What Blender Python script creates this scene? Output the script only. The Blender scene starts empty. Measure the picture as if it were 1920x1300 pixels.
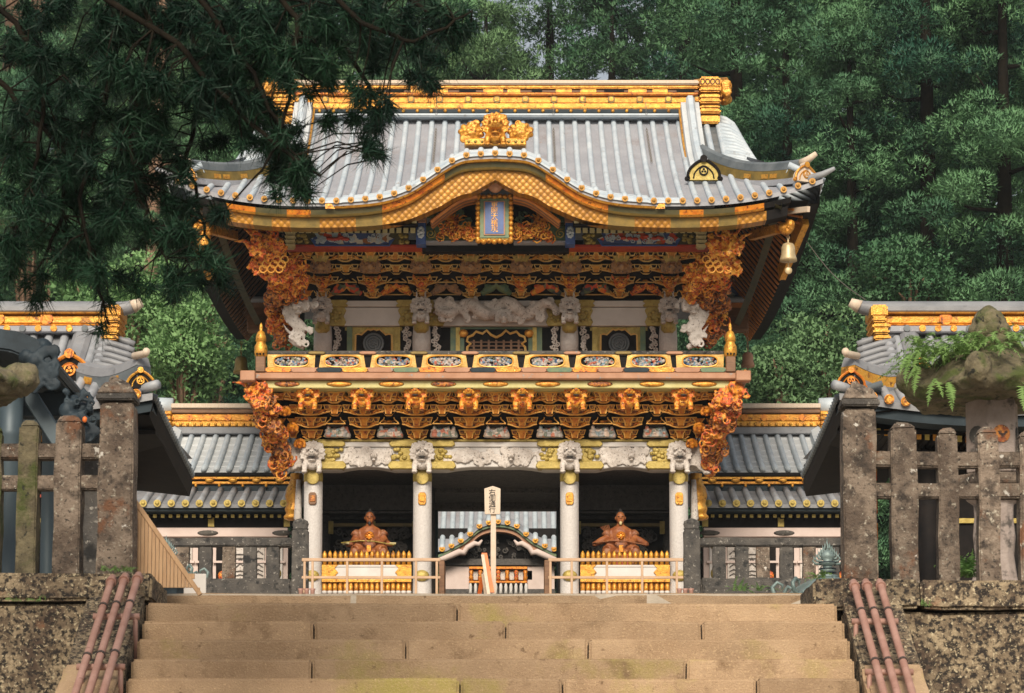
import bpy, bmesh, math, random
import numpy as np
from mathutils import Vector, Matrix, noise as mnoise

random.seed(7); RNG = np.random.default_rng(11)
C = bpy.context.scene.collection
scene = bpy.context.scene
rad = math.radians

# ------------------------------------------------------------------ camera, sky, sun, exposure
F = 5000.0                      # focal length in photograph pixels (1920 wide)
TILT = rad(6.34); RISE = 0.099  # upward tilt and rising front (the photograph's verticals are nearly straight)
cam = bpy.data.cameras.new('camera'); cam_o = bpy.data.objects.new('camera', cam); C.objects.link(cam_o)
cam.sensor_width = 36.0; cam.lens = F / 1920 * 36; cam.shift_y = RISE * F / 1920
cam.clip_start = 0.5; cam.clip_end = 1500
cam_o.location = (0, 0, 0); cam_o.rotation_euler = (rad(90) + TILT, 0, 0)
cam.dof.use_dof = True; cam.dof.focus_distance = 50; cam.dof.aperture_fstop = 11
scene.camera = cam_o
world = bpy.data.worlds.new('World'); scene.world = world; world.use_nodes = True
wn = world.node_tree.nodes; wl = world.node_tree.links
for n in list(wn): wn.remove(n)
sky = wn.new('ShaderNodeTexSky'); sky.sky_type = 'NISHITA'; sky.sun_disc = False
SUN_EL, SUN_AZ = rad(34), rad(184)       # azimuth clockwise from +Y: behind the camera, a little to the left
sky.sun_elevation = SUN_EL; sky.sun_rotation = SUN_AZ; sky.air_density = 1.0; sky.dust_density = 4.0; sky.ozone_density = 1.0
cl = wn.new('ShaderNodeMix'); cl.data_type = 'RGBA'; cl.inputs[0].default_value = .6; cl.inputs[7].default_value = (6.6, 6.8, 6.9, 1)   # thin even cloud
wl.new(sky.outputs[0], cl.inputs[6])
bg = wn.new('ShaderNodeBackground'); bg.inputs['Strength'].default_value = 0.066
wo = wn.new('ShaderNodeOutputWorld'); wl.new(cl.outputs[2], bg.inputs[0]); wl.new(bg.outputs[0], wo.inputs[0])
sl = bpy.data.lights.new('sun', 'SUN'); sl.energy = 3.4; sl.angle = rad(24); sl.color = (1, 0.89, 0.73)
so = bpy.data.objects.new('sun', sl); C.objects.link(so)
sdir = Vector((math.sin(SUN_AZ) * math.cos(SUN_EL), math.cos(SUN_AZ) * math.cos(SUN_EL), math.sin(SUN_EL)))
so.rotation_euler = sdir.to_track_quat('Z', 'Y').to_euler()
vs = scene.view_settings; vs.view_transform = 'Standard'; vs.look = 'None'; vs.gamma = 1; vs.use_curve_mapping = False
vs.exposure = 0.5

def P(px, py, Y):
    """Point at depth Y on the photograph's ray through pixel (px, py)."""
    a = (px - 960) / F; b = (650 - py) / F + RISE
    dy = math.cos(TILT) - b * math.sin(TILT); dz = math.sin(TILT) + b * math.cos(TILT)
    s = Y / dy
    return Vector((a * s, Y, dz * s))
def X(px, py, Y): return P(px, py, Y).x
def Z(py, Y): return P(960, py, Y).z
def M_PX(py, Y): return P(961, py, Y).x          # metres per pixel there

# ------------------------------------------------------------------ materials
def lin(r, g, b):
    f = lambda c: c / 12.92 if c <= .04045 else ((c + .055) / 1.055) ** 2.4
    return (f(r / 255), f(g / 255), f(b / 255))
def mat(name, c, c2=None, ns=3.0, vary=0, rough=.6, metal=0.0, bump=0.0, bs=30.0, spots=(), lo=.35, hi=.65, detail=6, stretch=None, spec=None):
    m = bpy.data.materials.new(name); m.use_nodes = True
    n = m.node_tree.nodes; l = m.node_tree.links; b = n['Principled BSDF']
    b.inputs['Roughness'].default_value = rough; b.inputs['Metallic'].default_value = metal
    if spec is not None: b.inputs['Specular IOR Level'].default_value = spec
    g = n.new('ShaderNodeNewGeometry'); pos = g.outputs['Position']
    if stretch:
        vm = n.new('ShaderNodeVectorMath'); vm.operation = 'MULTIPLY'; vm.inputs[1].default_value = stretch
        l.new(pos, vm.inputs[0]); pos = vm.outputs[0]
    def tex(scale, kind='noise', det=detail):
        if kind == 'noise':
            t = n.new('ShaderNodeTexNoise'); t.inputs['Scale'].default_value = scale; t.inputs['Detail'].default_value = det
            t.inputs['Roughness'].default_value = .62; l.new(pos, t.inputs['Vector']); return t.outputs['Fac']
        t = n.new('ShaderNodeTexVoronoi'); t.inputs['Scale'].default_value = scale; l.new(pos, t.inputs['Vector']); return t.outputs['Distance']
    col = None
    if c2 is not None:
        r = n.new('ShaderNodeValToRGB'); e = r.color_ramp.elements
        e[0].position = lo; e[1].position = hi; e[0].color = (*c, 1); e[1].color = (*c2, 1)
        l.new(tex(ns), r.inputs[0]); col = r.outputs[0]
    for s in spots:
        scale, a, bb, sc = s[:4]; kind = s[4] if len(s) > 4 else 'noise'
        mr = n.new('ShaderNodeMapRange'); mr.inputs[1].default_value = a; mr.inputs[2].default_value = bb
        l.new(tex(scale, kind), mr.inputs[0])
        mx = n.new('ShaderNodeMix'); mx.data_type = 'RGBA'; l.new(mr.outputs[0], mx.inputs[0])
        if col is None: mx.inputs[6].default_value = (*c, 1)
        else: l.new(col, mx.inputs[6])
        mx.inputs[7].default_value = (*sc, 1); col = mx.outputs[2]
    if vary:                                   # every block a little lighter or darker than its neighbours
        oi = n.new('ShaderNodeObjectInfo'); hv = n.new('ShaderNodeHueSaturation'); mr = n.new('ShaderNodeMapRange'); mr.inputs[3].default_value = 1 - vary; mr.inputs[4].default_value = 1 + vary * .6
        l.new(oi.outputs['Random'], mr.inputs[0]); l.new(mr.outputs[0], hv.inputs['Value']); l.new(col, hv.inputs['Color']); col = hv.outputs[0]
    if col is None: b.inputs['Base Color'].default_value = (*c, 1)
    else: l.new(col, b.inputs['Base Color'])
    if bump:
        bp = n.new('ShaderNodeBump'); bp.inputs['Strength'].default_value = bump; bp.inputs['Distance'].default_value = .02
        l.new(tex(bs, 'noise', 5), bp.inputs['Height']); l.new(bp.outputs[0], b.inputs['Normal'])
    return m
def palette(name, cols, scale, rough=.55, metal=0.0):
    """patches of paint: Voronoi cells pick a colour"""
    m = bpy.data.materials.new(name); m.use_nodes = True
    n = m.node_tree.nodes; l = m.node_tree.links; b = n['Principled BSDF']
    b.inputs['Roughness'].default_value = rough; b.inputs['Metallic'].default_value = metal
    g = n.new('ShaderNodeNewGeometry')
    nz = n.new('ShaderNodeTexNoise'); nz.inputs['Scale'].default_value = scale * 1.5
    l.new(g.outputs['Position'], nz.inputs['Vector'])
    ad = n.new('ShaderNodeVectorMath'); ad.operation = 'MULTIPLY_ADD'; ad.inputs[1].default_value = (.6 / scale,) * 3
    l.new(nz.outputs['Color'], ad.inputs[0]); l.new(g.outputs['Position'], ad.inputs[2])
    v = n.new('ShaderNodeTexVoronoi'); v.inputs['Scale'].default_value = scale; l.new(ad.outputs[0], v.inputs['Vector'])
    sp = n.new('ShaderNodeSeparateColor'); l.new(v.outputs['Color'], sp.inputs[0])
    r = n.new('ShaderNodeValToRGB'); r.color_ramp.interpolation = 'CONSTANT'; e = r.color_ramp.elements
    k = len(cols); e[0].position = 0; e[0].color = (*cols[0], 1); e[1].position = 1 / k; e[1].color = (*cols[1], 1)
    for i in range(2, k):
        x = e.new(i / k); x.color = (*cols[i], 1)
    l.new(sp.outputs[0], r.inputs[0]); l.new(r.outputs[0], b.inputs['Base Color'])
    return m
def leaf_mat(name, c, c2, ns=.35, trans=.25, rnd=.38):
    m = bpy.data.materials.new(name); m.use_nodes = True
    n = m.node_tree.nodes; l = m.node_tree.links; b = n['Principled BSDF']; out = n['Material Output']
    b.inputs['Roughness'].default_value = .55; b.inputs['Specular IOR Level'].default_value = .25
    g = n.new('ShaderNodeNewGeometry')
    t = n.new('ShaderNodeTexNoise'); t.inputs['Scale'].default_value = ns; t.inputs['Detail'].default_value = 4; l.new(g.outputs['Position'], t.inputs['Vector'])
    oi = n.new('ShaderNodeObjectInfo')
    ma = n.new('ShaderNodeMath'); ma.operation = 'MULTIPLY_ADD'; ma.inputs[1].default_value = rnd; l.new(oi.outputs['Random'], ma.inputs[0]); l.new(t.outputs['Fac'], ma.inputs[2])
    r = n.new('ShaderNodeValToRGB'); e = r.color_ramp.elements; e[0].position = .42; e[1].position = .82; e[0].color = (*c, 1); e[1].color = (*c2, 1)
    l.new(ma.outputs[0], r.inputs[0]); l.new(r.outputs[0], b.inputs['Base Color'])
    tr = n.new('ShaderNodeBsdfTranslucent'); l.new(r.outputs[0], tr.inputs[0])
    mx = n.new('ShaderNodeMixShader'); mx.inputs[0].default_value = trans; l.new(b.outputs[0], mx.inputs[1]); l.new(tr.outputs[0], mx.inputs[2])
    l.new(mx.outputs[0], out.inputs[0])
    return m

class MT: pass
MT.step = mat('tan_sandstone', (.42, .295, .185), (.31, .205, .12), ns=2.6, vary=.2, lo=.3, hi=.7, rough=.88, bump=.7, bs=85, spots=[(1.1, .55, .68, (.33, .27, .085)), (3.2, .56, .72, (.21, .135, .075)), (.7, .55, .7, (.24, .165, .10)), (14, .62, .72, (.16, .10, .055)), (70, .54, .72, (.52, .37, .22))])
MT.joint = mat('dark_joint', (.03, .02, .012), rough=.9)
MT.stone = mat('lichen_stone', (.11, .08, .06), (.25, .195, .15), ns=5, vary=.25, rough=.9, bump=1.0, bs=45, lo=.4, hi=.6, spots=[(7, .50, .66, (.045, .034, .027)), (3.1, .58, .66, (.16, .075, .04)), (34, .56, .66, (.03, .024, .02)), (24, .59, .67, (.40, .36, .29)), (7.5, .655, .68, (.58, .55, .50))])
MT.wallstone = mat('mottled_wall_stone', (.11, .078, .05), (.32, .25, .16), ns=9, rough=.9, bump=1.0, bs=40, lo=.38, hi=.62, vary=.2, spots=[(2.2, .48, .62, (.07, .046, .032)), (26, .47, .57, (.020, .015, .012)), (40, .57, .66, (.50, .42, .28)), (3, .64, .72, (.20, .09, .045))])
MT.mossy = mat('mossy_stone', (.075, .062, .038), (.19, .16, .095), ns=9, rough=.95, bump=1, bs=40, spots=[(4, .48, .62, (.06, .075, .018)), (14, .6, .66, (.02, .02, .014))])
MT.darkstone = mat('dark_weathered_stone', (.045, .042, .04), (.10, .09, .08), ns=4, rough=.9, bump=.8, bs=40, spots=[(18, .6, .66, (.28, .26, .23)), (6, .55, .65, (.018, .018, .018))])
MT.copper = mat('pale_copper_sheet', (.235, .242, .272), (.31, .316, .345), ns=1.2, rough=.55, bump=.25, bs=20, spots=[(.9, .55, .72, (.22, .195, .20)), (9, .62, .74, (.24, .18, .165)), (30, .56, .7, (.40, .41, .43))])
MT.copper_rib = mat('pale_blue_copper_rib', (.36, .42, .475), (.50, .55, .59), ns=2.2, rough=.5, bump=.2, bs=15, spots=[(7, .60, .72, (.26, .27, .28)), (1.1, .60, .7, (.30, .33, .36))])
MT.tile = mat('grey_copper_tile', (.15, .155, .17), (.24, .245, .26), ns=2, rough=.55, bump=.2, bs=20, spots=[(6, .62, .72, (.12, .12, .13))])
MT.tile_rib = mat('grey_copper_tile_rib', (.22, .23, .25), (.34, .355, .38), ns=3, rough=.5, bump=.15, bs=20)
MT.darktile = mat('dark_tile', (.07, .085, .095), (.14, .155, .165), ns=3, rough=.5)
MT.black = mat('black_lacquer', (.006, .0055, .006), (.014, .011, .010), ns=6, rough=.75, spec=.15)
MT.blue_black = mat('blue_black_lacquer', (.010, .020, .028), (.022, .036, .046), ns=4, rough=.6, spec=.25)
MT.gold = mat('gold_leaf', (.66, .31, .038), (.40, .145, .014), ns=8, rough=.36, metal=.45, bump=.45, bs=45, spots=[(13, .55, .68, (.15, .05, .009)), (34, .58, .66, (.78, .48, .12))])
MT.gold_hot = mat('orange_gold', (.72, .29, .022), (.46, .11, .01), ns=9, rough=.42, metal=.3, bump=.3, bs=40, spots=[(18, .56, .66, (.10, .024, .006))])
MT.gold_yel = mat('yellow_gold', (.68, .355, .045), (.46, .185, .018), ns=9, rough=.36, metal=.4, bump=.4, bs=50, spots=[(15, .54, .66, (.16, .055, .010)), (36, .60, .68, (.80, .52, .15))])
MT.panel_gold = mat('pale_panel_gold', (.56, .36, .10), (.42, .235, .055), ns=9, rough=.42, metal=.3, bump=.3, bs=60, spots=[(18, .58, .7, (.30, .15, .03))])
MT.arm = mat('orange_bracket_paint', (.34, .10, .010), (.07, .018, .004), ns=14, lo=.42, hi=.58, rough=.5, bump=.3, bs=60, spots=[(26, .56, .64, (.62, .32, .04))])
MT.gold_pale = mat('pale_green_gold', (.46, .35, .095), (.31, .225, .045), ns=8, rough=.45, metal=.25, bump=.4, bs=60, spots=[(20, .58, .68, (.17, .13, .03))])
MT.edge = mat('gilt_edge', (.80, .44, .09), (.66, .28, .035), ns=4, rough=.4, metal=.25)
MT.edge_pale = mat('pale_gilt_edge', (.74, .50, .17), (.62, .34, .08), ns=4, rough=.4, metal=.2)
MT.white = mat('white_lacquer', (.60, .57, .545), (.52, .49, .465), ns=3, rough=.6, bump=.06, bs=60)
MT.column = mat('patterned_white_column', (.46, .43, .41), (.55, .52, .50), ns=30, rough=.6, bump=.7, bs=34, spots=[(2.2, .58, .72, (.52, .47, .43)), (46, .60, .70, (.45, .41, .38))])
MT.carved = mat('carved_whitewash', (.64, .59, .55), (.44, .39, .35), ns=8, rough=.7, bump=.5, bs=60, spots=[(26, .57, .64, (.19, .16, .14))])
MT.fire = mat('vermilion_carving', (.52, .075, .008), (.70, .28, .025), ns=9, lo=.44, hi=.56, rough=.5, bump=.5, bs=60, spots=[(22, .53, .58, (.09, .014, .006)), (30, .60, .66, (.80, .46, .09)), (5, .62, .68, (.07, .055, .02))])
MT.fire_dark = mat('brown_carving', (.22, .05, .01), (.52, .19, .025), ns=11, lo=.44, hi=.56, rough=.5, bump=.5, bs=60, spots=[(20, .52, .58, (.03, .010, .005)), (28, .62, .68, (.66, .36, .06))])
MT.dragon_gold = mat('gilded_dragon', (.72, .34, .035), (.55, .11, .01), ns=10, lo=.44, hi=.56, rough=.45, metal=.15, bump=.5, bs=60, spots=[(21, .55, .60, (.13, .022, .006)), (30, .58, .64, (.82, .55, .14))])
MT.grey_head = mat('smoky_carving', (.20, .12, .07), (.38, .20, .07), ns=9, rough=.55, bump=.3, bs=50, spots=[(20, .56, .64, (.05, .03, .02))])
MT.scale = mat('gilded_scale_board', (.48, .22, .024), (.32, .14, .016), ns=2.5, rough=.42, metal=.3)
MT.olive = mat('olive_gold_board', (.13, .092, .020), (.24, .155, .03), ns=5, rough=.5, metal=.15, bump=.2, bs=30)
MT.dkolive = mat('dark_green_board', (.055, .055, .022), (.11, .085, .03), ns=3, rough=.5, bump=.2)
MT.brown = mat('brown_timber', (.13, .062, .028), (.21, .105, .05), ns=4, rough=.6, stretch=(1, 1, 6))
MT.rust = mat('rusty_pink_beam', (.42, .22, .13), (.34, .16, .085), ns=4, rough=.6, bump=.15, spots=[(8, .62, .7, (.25, .26, .25))])
MT.orange_raf = mat('orange_rafter', (.50, .18, .028), (.38, .12, .02), ns=5, rough=.5)
MT.cream = mat('cream_end', (.60, .52, .27), (.50, .42, .2), ns=6, rough=.5)
MT.teal = mat('painted_green', (.06, .13, .085), (.14, .18, .07), ns=7, rough=.5)
MT.green_beam = mat('pale_green_beam', (.52, .47, .20), (.42, .36, .12), ns=5, rough=.5, bump=.1)
MT.blue = mat('blue_enamel', (.035, .075, .23), (.05, .10, .28), ns=8, rough=.45)
MT.redline = mat('red_lacquer', (.42, .045, .015), (.32, .03, .012), ns=6, rough=.45)
MT.frieze = palette('painted_cloud_frieze', [(.045, .07, .19), (.05, .08, .2), (.40, .45, .47), (.34, .42, .46), (.50, .06, .02), (.55, .50, .42), (.05, .08, .2), (.3, .12, .04)], 9)
MT.relief = palette('painted_flower_relief', [(.42, .37, .34), (.30, .29, .29), (.16, .24, .30), (.36, .09, .05), (.46, .38, .31), (.06, .12, .22), (.34, .27, .24), (.16, .18, .12), (.10, .08, .07)], 26)
MT.figure = palette('painted_figures', [(.42, .38, .34), (.34, .33, .33), (.45, .16, .10), (.24, .30, .32), (.55, .42, .34), (.20, .22, .18), (.48, .40, .34)], 13)
MT.gay = palette('painted_birds', [(.6, .16, .02), (.62, .30, .03), (.10, .13, .06), (.5, .06, .015), (.18, .14, .06), (.04, .05, .05)], 12)
MT.bronze = mat('verdigris_bronze', (.10, .145, .14), (.20, .26, .255), ns=6, rough=.5, metal=.3, bump=.3, bs=40, spots=[(12, .6, .7, (.05, .075, .075))])
MT.dkbronze = mat('dark_blue_bronze', (.010, .017, .024), (.024, .038, .05), ns=5, rough=.6, metal=.2, spec=.3)
MT.slate = mat('slate_blue_bronze', (.04, .062, .078), (.065, .092, .11), ns=3, rough=.5, metal=.2, stretch=(1, 1, .3))
MT.copper_lit = mat('lit_copper_sheet', (.46, .485, .50), (.54, .56, .575), ns=2, rough=.55, bump=.15, bs=20, spots=[(14, .60, .7, (.34, .34, .35))])  # lightened copper: strong sky light on the corridor roofs put into the colour
MT.tile_end = mat('dull_gold_tile_end', (.46, .24, .04), (.26, .12, .02), ns=16, rough=.5, metal=.3)
MT.lantern = mat('grey_lantern_stone', (.26, .21, .185), (.36, .30, .27), ns=6, rough=.9, bump=.6, bs=40, spots=[(8, .55, .65, (.10, .085, .075))])
MT.pipe = mat('dusty_pink_pipe', (.37, .215, .175), (.28, .145, .11), ns=6, rough=.55, spots=[(15, .62, .72, (.22, .11, .08))])
MT.pipe_tie = mat('dark_wire_tie', (.05, .035, .03), rough=.7)
MT.tanrail = mat('tan_painted_rail', (.50, .335, .215), (.42, .27, .165), ns=5, rough=.6)
MT.bamboo = mat('tan_wood_fence', (.47, .30, .165), (.37, .22, .115), ns=6, rough=.7, stretch=(6, 6, 1))
MT.signwood = mat('pale_sign_wood', (.60, .50, .40), (.52, .41, .31), ns=8, rough=.7, stretch=(6, 6, 1))
MT.ink = mat('black_ink', (.02, .018, .018), rough=.7)
MT.orange = mat('orange_board', (.70, .17, .025), (.6, .12, .02), ns=5, rough=.55)
MT.face = mat('statue_face_wood', (.36, .13, .045), (.28, .09, .03), ns=14, rough=.5)
MT.wood = mat('red_brown_statue_wood', (.20, .055, .018), (.33, .115, .035), ns=8, rough=.5, bump=.3, bs=40, spots=[(14, .58, .68, (.09, .024, .012))])
MT.robe = mat('patterned_statue_robe', (.30, .12, .05), (.20, .06, .025), ns=9, rough=.55, bump=.3, bs=60, spots=[(24, .58, .66, (.50, .30, .16))])
MT.wall = mat('pink_white_plaster', (.62, .51, .47), (.55, .44, .40), ns=3, rough=.8)
MT.greycarve = mat('dark_carved_panel', (.05, .046, .043), (.10, .088, .08), ns=10, rough=.7, bump=.6, bs=30, spots=[(22, .56, .64, (.02, .018, .018))])
MT.ground = mat('gravel_ground', (.36, .31, .25), (.46, .40, .33), ns=8, rough=.95, bump=.5)
MT.hill = mat('forest_floor', (.018, .030, .018), (.035, .045, .022), ns=.6, rough=.95, bump=.5, bs=3)
MT.bark = mat('pale_cedar_bark', (.30, .19, .125), (.20, .12, .08), ns=3, rough=.9, bump=.8, bs=20, stretch=(4, 4, .6))
MT.darkbark = mat('dark_branch_bark', (.008, .007, .006), (.017, .014, .010), ns=8, rough=.95, spec=.05)
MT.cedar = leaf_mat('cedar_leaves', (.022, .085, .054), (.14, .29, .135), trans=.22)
MT.cedar_lit = leaf_mat('lit_cedar_leaves', (.055, .15, .07), (.15, .27, .12))  # paler leaf copy: bright light on some cedars put into the colour
MT.maple = leaf_mat('maple_leaves', (.11, .27, .10), (.24, .42, .17), ns=.8, trans=.35)
MT.needles = leaf_mat('pine_needles', (.005, .024, .015), (.020, .066, .031), ns=1.3, trans=.15)
MT.fern = leaf_mat('fern_fronds', (.08, .20, .06), (.20, .33, .10), ns=6, trans=.3)
MT.chain = mat('iron_chain', (.10, .085, .07), rough=.6)
MT.bell = mat('pale_brass_bell', (.50, .40, .24), (.40, .30, .16), ns=12, rough=.45, metal=.3)
def scale_pattern(m):
    n = m.node_tree.nodes; l = m.node_tree.links; b = n['Principled BSDF']
    g = n.new('ShaderNodeNewGeometry'); sx = n.new('ShaderNodeSeparateXYZ'); cx = n.new('ShaderNodeCombineXYZ')
    l.new(g.outputs['Position'], sx.inputs[0]); l.new(sx.outputs[0], cx.inputs[0]); l.new(sx.outputs[2], cx.inputs[1])
    v = n.new('ShaderNodeTexVoronoi'); v.inputs['Scale'].default_value = 11; v.inputs['Randomness'].default_value = .12; v.voronoi_dimensions = '2D'
    mp = n.new('ShaderNodeMapping'); mp.inputs['Rotation'].default_value = (0, 0, rad(45)); l.new(cx.outputs[0], mp.inputs[0]); l.new(mp.outputs[0], v.inputs['Vector'])
    r = n.new('ShaderNodeMapRange'); r.inputs[1].default_value = .35; r.inputs[2].default_value = .75; l.new(v.outputs['Distance'], r.inputs[0])
    old = b.inputs['Base Color'].links[0].from_socket
    mx = n.new('ShaderNodeMix'); mx.data_type = 'RGBA'; l.new(r.outputs[0], mx.inputs[0]); l.new(old, mx.inputs[6]); mx.inputs[7].default_value = (.14, .06, .01, 1)
    l.new(mx.outputs[2], b.inputs['Base Color'])
    bp = n.new('ShaderNodeBump'); bp.inputs['Strength'].default_value = .45; bp.inputs['Distance'].default_value = .03; bp.invert = True
    l.new(v.outputs['Distance'], bp.inputs['Height']); l.new(bp.outputs[0], b.inputs['Normal'])
scale_pattern(MT.scale)

# ------------------------------------------------------------------ mesh builder and scene tree helpers
class MB:
    def __init__(s): s.v = []; s.f = []; s.m = []
    def add(s, vs, fs, mi=0):
        o = len(s.v); s.v += [tuple(v) for v in vs]; s.f += [tuple(o + i for i in f) for f in fs]; s.m += [mi] * len(fs); return s
    BF = [(0, 3, 2, 1), (4, 5, 6, 7), (0, 1, 5, 4), (1, 2, 6, 5), (2, 3, 7, 6), (3, 0, 4, 7)]
    def box(s, x0, x1, y0, y1, z0, z1, mi=0):
        return s.add([(x0, y0, z0), (x1, y0, z0), (x1, y1, z0), (x0, y1, z0), (x0, y0, z1), (x1, y0, z1), (x1, y1, z1), (x0, y1, z1)], s.BF, mi)
    def frus(s, c, b, t, h, mi=0):
        """box tapering from half sizes b to t, standing on c"""
        x, y, z = c
        return s.add([(x + i * w[0], y + j * w[1], z + k) for w, k in ((b, 0), (t, h)) for i, j in ((-1, -1), (1, -1), (1, 1), (-1, 1))], s.BF, mi)
    def beam(s, a, b, w, h, mi=0):
        a = Vector(a); b = Vector(b); d = (b - a).normalized(); u = Vector((0, 0, 1)) if abs(d.z) < .95 else Vector((0, 1, 0))
        r = d.cross(u).normalized() * w / 2; q = r.cross(d).normalized() * h / 2
        return s.add([p + i * r + j * q for p in (a, b) for i, j in ((-1, -1), (1, -1), (1, 1), (-1, 1))], s.BF, mi)
    def prism(s, poly, y0, y1, mi=0):
        n = len(poly); vs = [(x, y0, z) for x, z in poly] + [(x, y1, z) for x, z in poly]
        return s.add(vs, [tuple(range(n)), tuple(range(2 * n - 1, n - 1, -1))] + [(i, i + n, (i + 1) % n + n, (i + 1) % n) for i in range(n)], mi)
    def tube(s, pts, r, n=6, mi=0, closed=False):
        pts = [Vector(p) for p in pts]; k = len(pts)
        rs = r if isinstance(r, (list, tuple)) else [r] * k
        vs = []; ref = None
        for i, p in enumerate(pts):
            if closed: d = pts[(i + 1) % k] - pts[i - 1]
            else: d = pts[min(i + 1, k - 1)] - pts[max(i - 1, 0)]
            if d.length < 1e-9: d = Vector((0, 0, 1))
            d.normalize()
            if ref is None: ref = Vector((0, 1, 0)) if abs(d.y) < .9 else Vector((1, 0, 0))
            a = d.cross(ref)
            if a.length < 1e-6: a = d.orthogonal()
            a.normalize(); b = a.cross(d).normalized(); ref = b
            for j in range(n):
                t = 2 * math.pi * (j + .5) / n; vs.append(p + (a * math.cos(t) + b * math.sin(t)) * rs[i])
        fs = [(i * n + j, i * n + (j + 1) % n, (i + 1) * n + (j + 1) % n, (i + 1) * n + j) for i in range(k - 1) for j in range(n)]
        if closed: fs += [((k - 1) * n + j, (k - 1) * n + (j + 1) % n, (j + 1) % n, j) for j in range(n)]
        else: fs += [tuple(range(n - 1, -1, -1)), tuple((k - 1) * n + j for j in range(n))]
        return s.add(vs, fs, mi)
    def lathe(s, prof, c, n=16, mi=0, a0=0.0, sx=1, sy=1):
        k = len(prof); vs = [(c[0] + r * sx * math.cos(a0 + 2 * math.pi * j / n), c[1] + r * sy * math.sin(a0 + 2 * math.pi * j / n), c[2] + z) for r, z in prof for j in range(n)]
        fs = [(i * n + j, i * n + (j + 1) % n, (i + 1) * n + (j + 1) % n, (i + 1) * n + j) for i in range(k - 1) for j in range(n)]
        return s.add(vs, fs + [tuple(range(n - 1, -1, -1)), tuple((k - 1) * n + j for j in range(n))], mi)
    def ell(s, c, r, n=10, k=7, mi=0, rot=None):
        if not isinstance(r, (tuple, list)): r = (r, r, r)
        vs = []
        for i in range(k + 1):
            ph = math.pi * i / k
            if i in (0, k): vs.append(Vector((0, 0, r[2] * math.cos(ph))))
            else: vs += [Vector((r[0] * math.sin(ph) * math.cos(2 * math.pi * j / n), r[1] * math.sin(ph) * math.sin(2 * math.pi * j / n), r[2] * math.cos(ph))) for j in range(n)]
        if rot: R = Matrix.Rotation(rot, 3, 'Y'); vs = [R @ v for v in vs]
        vs = [v + Vector(c) for v in vs]; L = len(vs) - 1
        ix = lambda i, j: 1 + (i - 1) * n + j % n
        fs = [(0, ix(1, j), ix(1, j + 1)) for j in range(n)] + [(L, ix(k - 1, j + 1), ix(k - 1, j)) for j in range(n)]
        fs += [(ix(i, j), ix(i + 1, j), ix(i + 1, j + 1), ix(i, j + 1)) for i in range(1, k - 1) for j in range(n)]
        return s.add(vs, fs, mi)
    def disc(s, c, r, d, n=12, mi=0):
        """short cylinder facing -Y"""
        return s.prism([(c[0] + r * math.cos(2 * math.pi * j / n), c[2] + r * math.sin(2 * math.pi * j / n)) for j in range(n)], c[1] - d, c[1], mi)
    def curl(s, c, R, th, turns=1.3, a0=0.0, sgn=1, n=5, k=12, mi=0):
        pts = []; rs = []
        for i in range(k):
            t = i / (k - 1); a = a0 + sgn * turns * 2 * math.pi * t; q = R * (1 - .78 * t)
            pts.append((c[0] + q * math.cos(a), c[1] - .25 * R * t, c[2] + q * math.sin(a))); rs.append(th * (1 - .35 * t))
        return s.tube(pts, rs, n, mi)
    def xf(s, M): s.v = [tuple(M @ Vector(v)) for v in s.v]; return s
    def merge(s, o, M=None, mi=None):
        return s.add([(M @ Vector(v)) if M else v for v in o.v], o.f, 0) if mi is None else s.add([(M @ Vector(v)) if M else v for v in o.v], o.f, mi)
    def build(s, name, mats, parent=None, smooth=False, local=False, bevel=0, origin=None, segs=1, jag=0.0, cut=0):
        bm = bmesh.new(); V = [bm.verts.new(v) for v in s.v]
        for f, m in zip(s.f, s.m):
            try: q = bm.faces.new([V[i] for i in f]); q.material_index = m
            except ValueError: pass
        bmesh.ops.recalc_face_normals(bm, faces=bm.faces)
        if cut: bmesh.ops.subdivide_edges(bm, edges=[e for e in bm.edges if e.calc_length() > cut], cuts=5, use_grid_fill=True)
        if bevel: bmesh.ops.bevel(bm, geom=list(bm.edges) if not cut else [e for e in bm.edges if e.is_manifold and e.calc_face_angle(0) > .5], offset=bevel, segments=segs, affect='EDGES', clamp_overlap=True)
        if jag:
            for v in bm.verts: v.co += mnoise.noise_vector(v.co * 3.1) * jag * 1.3 + mnoise.noise_vector(v.co * 17) * jag * .9
        me = bpy.data.meshes.new(name); bm.to_mesh(me); bm.free()
        return link(name, me, mats, parent, smooth, local, origin)
def root_loc(o):
    p = Vector((0, 0, 0))
    while o is not None: p += o.location; o = o.parent
    return p
def link(name, me, mats, parent=None, smooth=False, local=False, origin=None):
    for m in (mats if isinstance(mats, (list, tuple)) else [mats]): me.materials.append(m)
    if smooth: me.polygons.foreach_set('use_smooth', [True] * len(me.polygons))
    o = bpy.data.objects.new(name, me); C.objects.link(o)
    if parent is not None:
        if not local: me.transform(Matrix.Translation(-root_loc(parent)))
        o.parent = parent
    elif origin is not None:
        me.transform(Matrix.Translation(-Vector(origin))); o.location = origin
    return o
def carve(mb, name, mats, voxel, parent=None, local=False, origin=None, smooth=True):
    """weld overlapping lumps into one carved surface"""
    me = bpy.data.meshes.new('tmp'); me.from_pydata([tuple(v) for v in mb.v], [], mb.f)
    o = bpy.data.objects.new('tmp', me); C.objects.link(o)
    md = o.modifiers.new('r', 'REMESH'); md.mode = 'VOXEL'; md.voxel_size = voxel
    dg = bpy.context.evaluated_depsgraph_get(); m2 = bpy.data.meshes.new_from_object(o.evaluated_get(dg))
    bpy.data.objects.remove(o); bpy.data.meshes.remove(me); m2.name = name
    return link(name, m2, mats, parent, smooth, local, origin)
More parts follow.
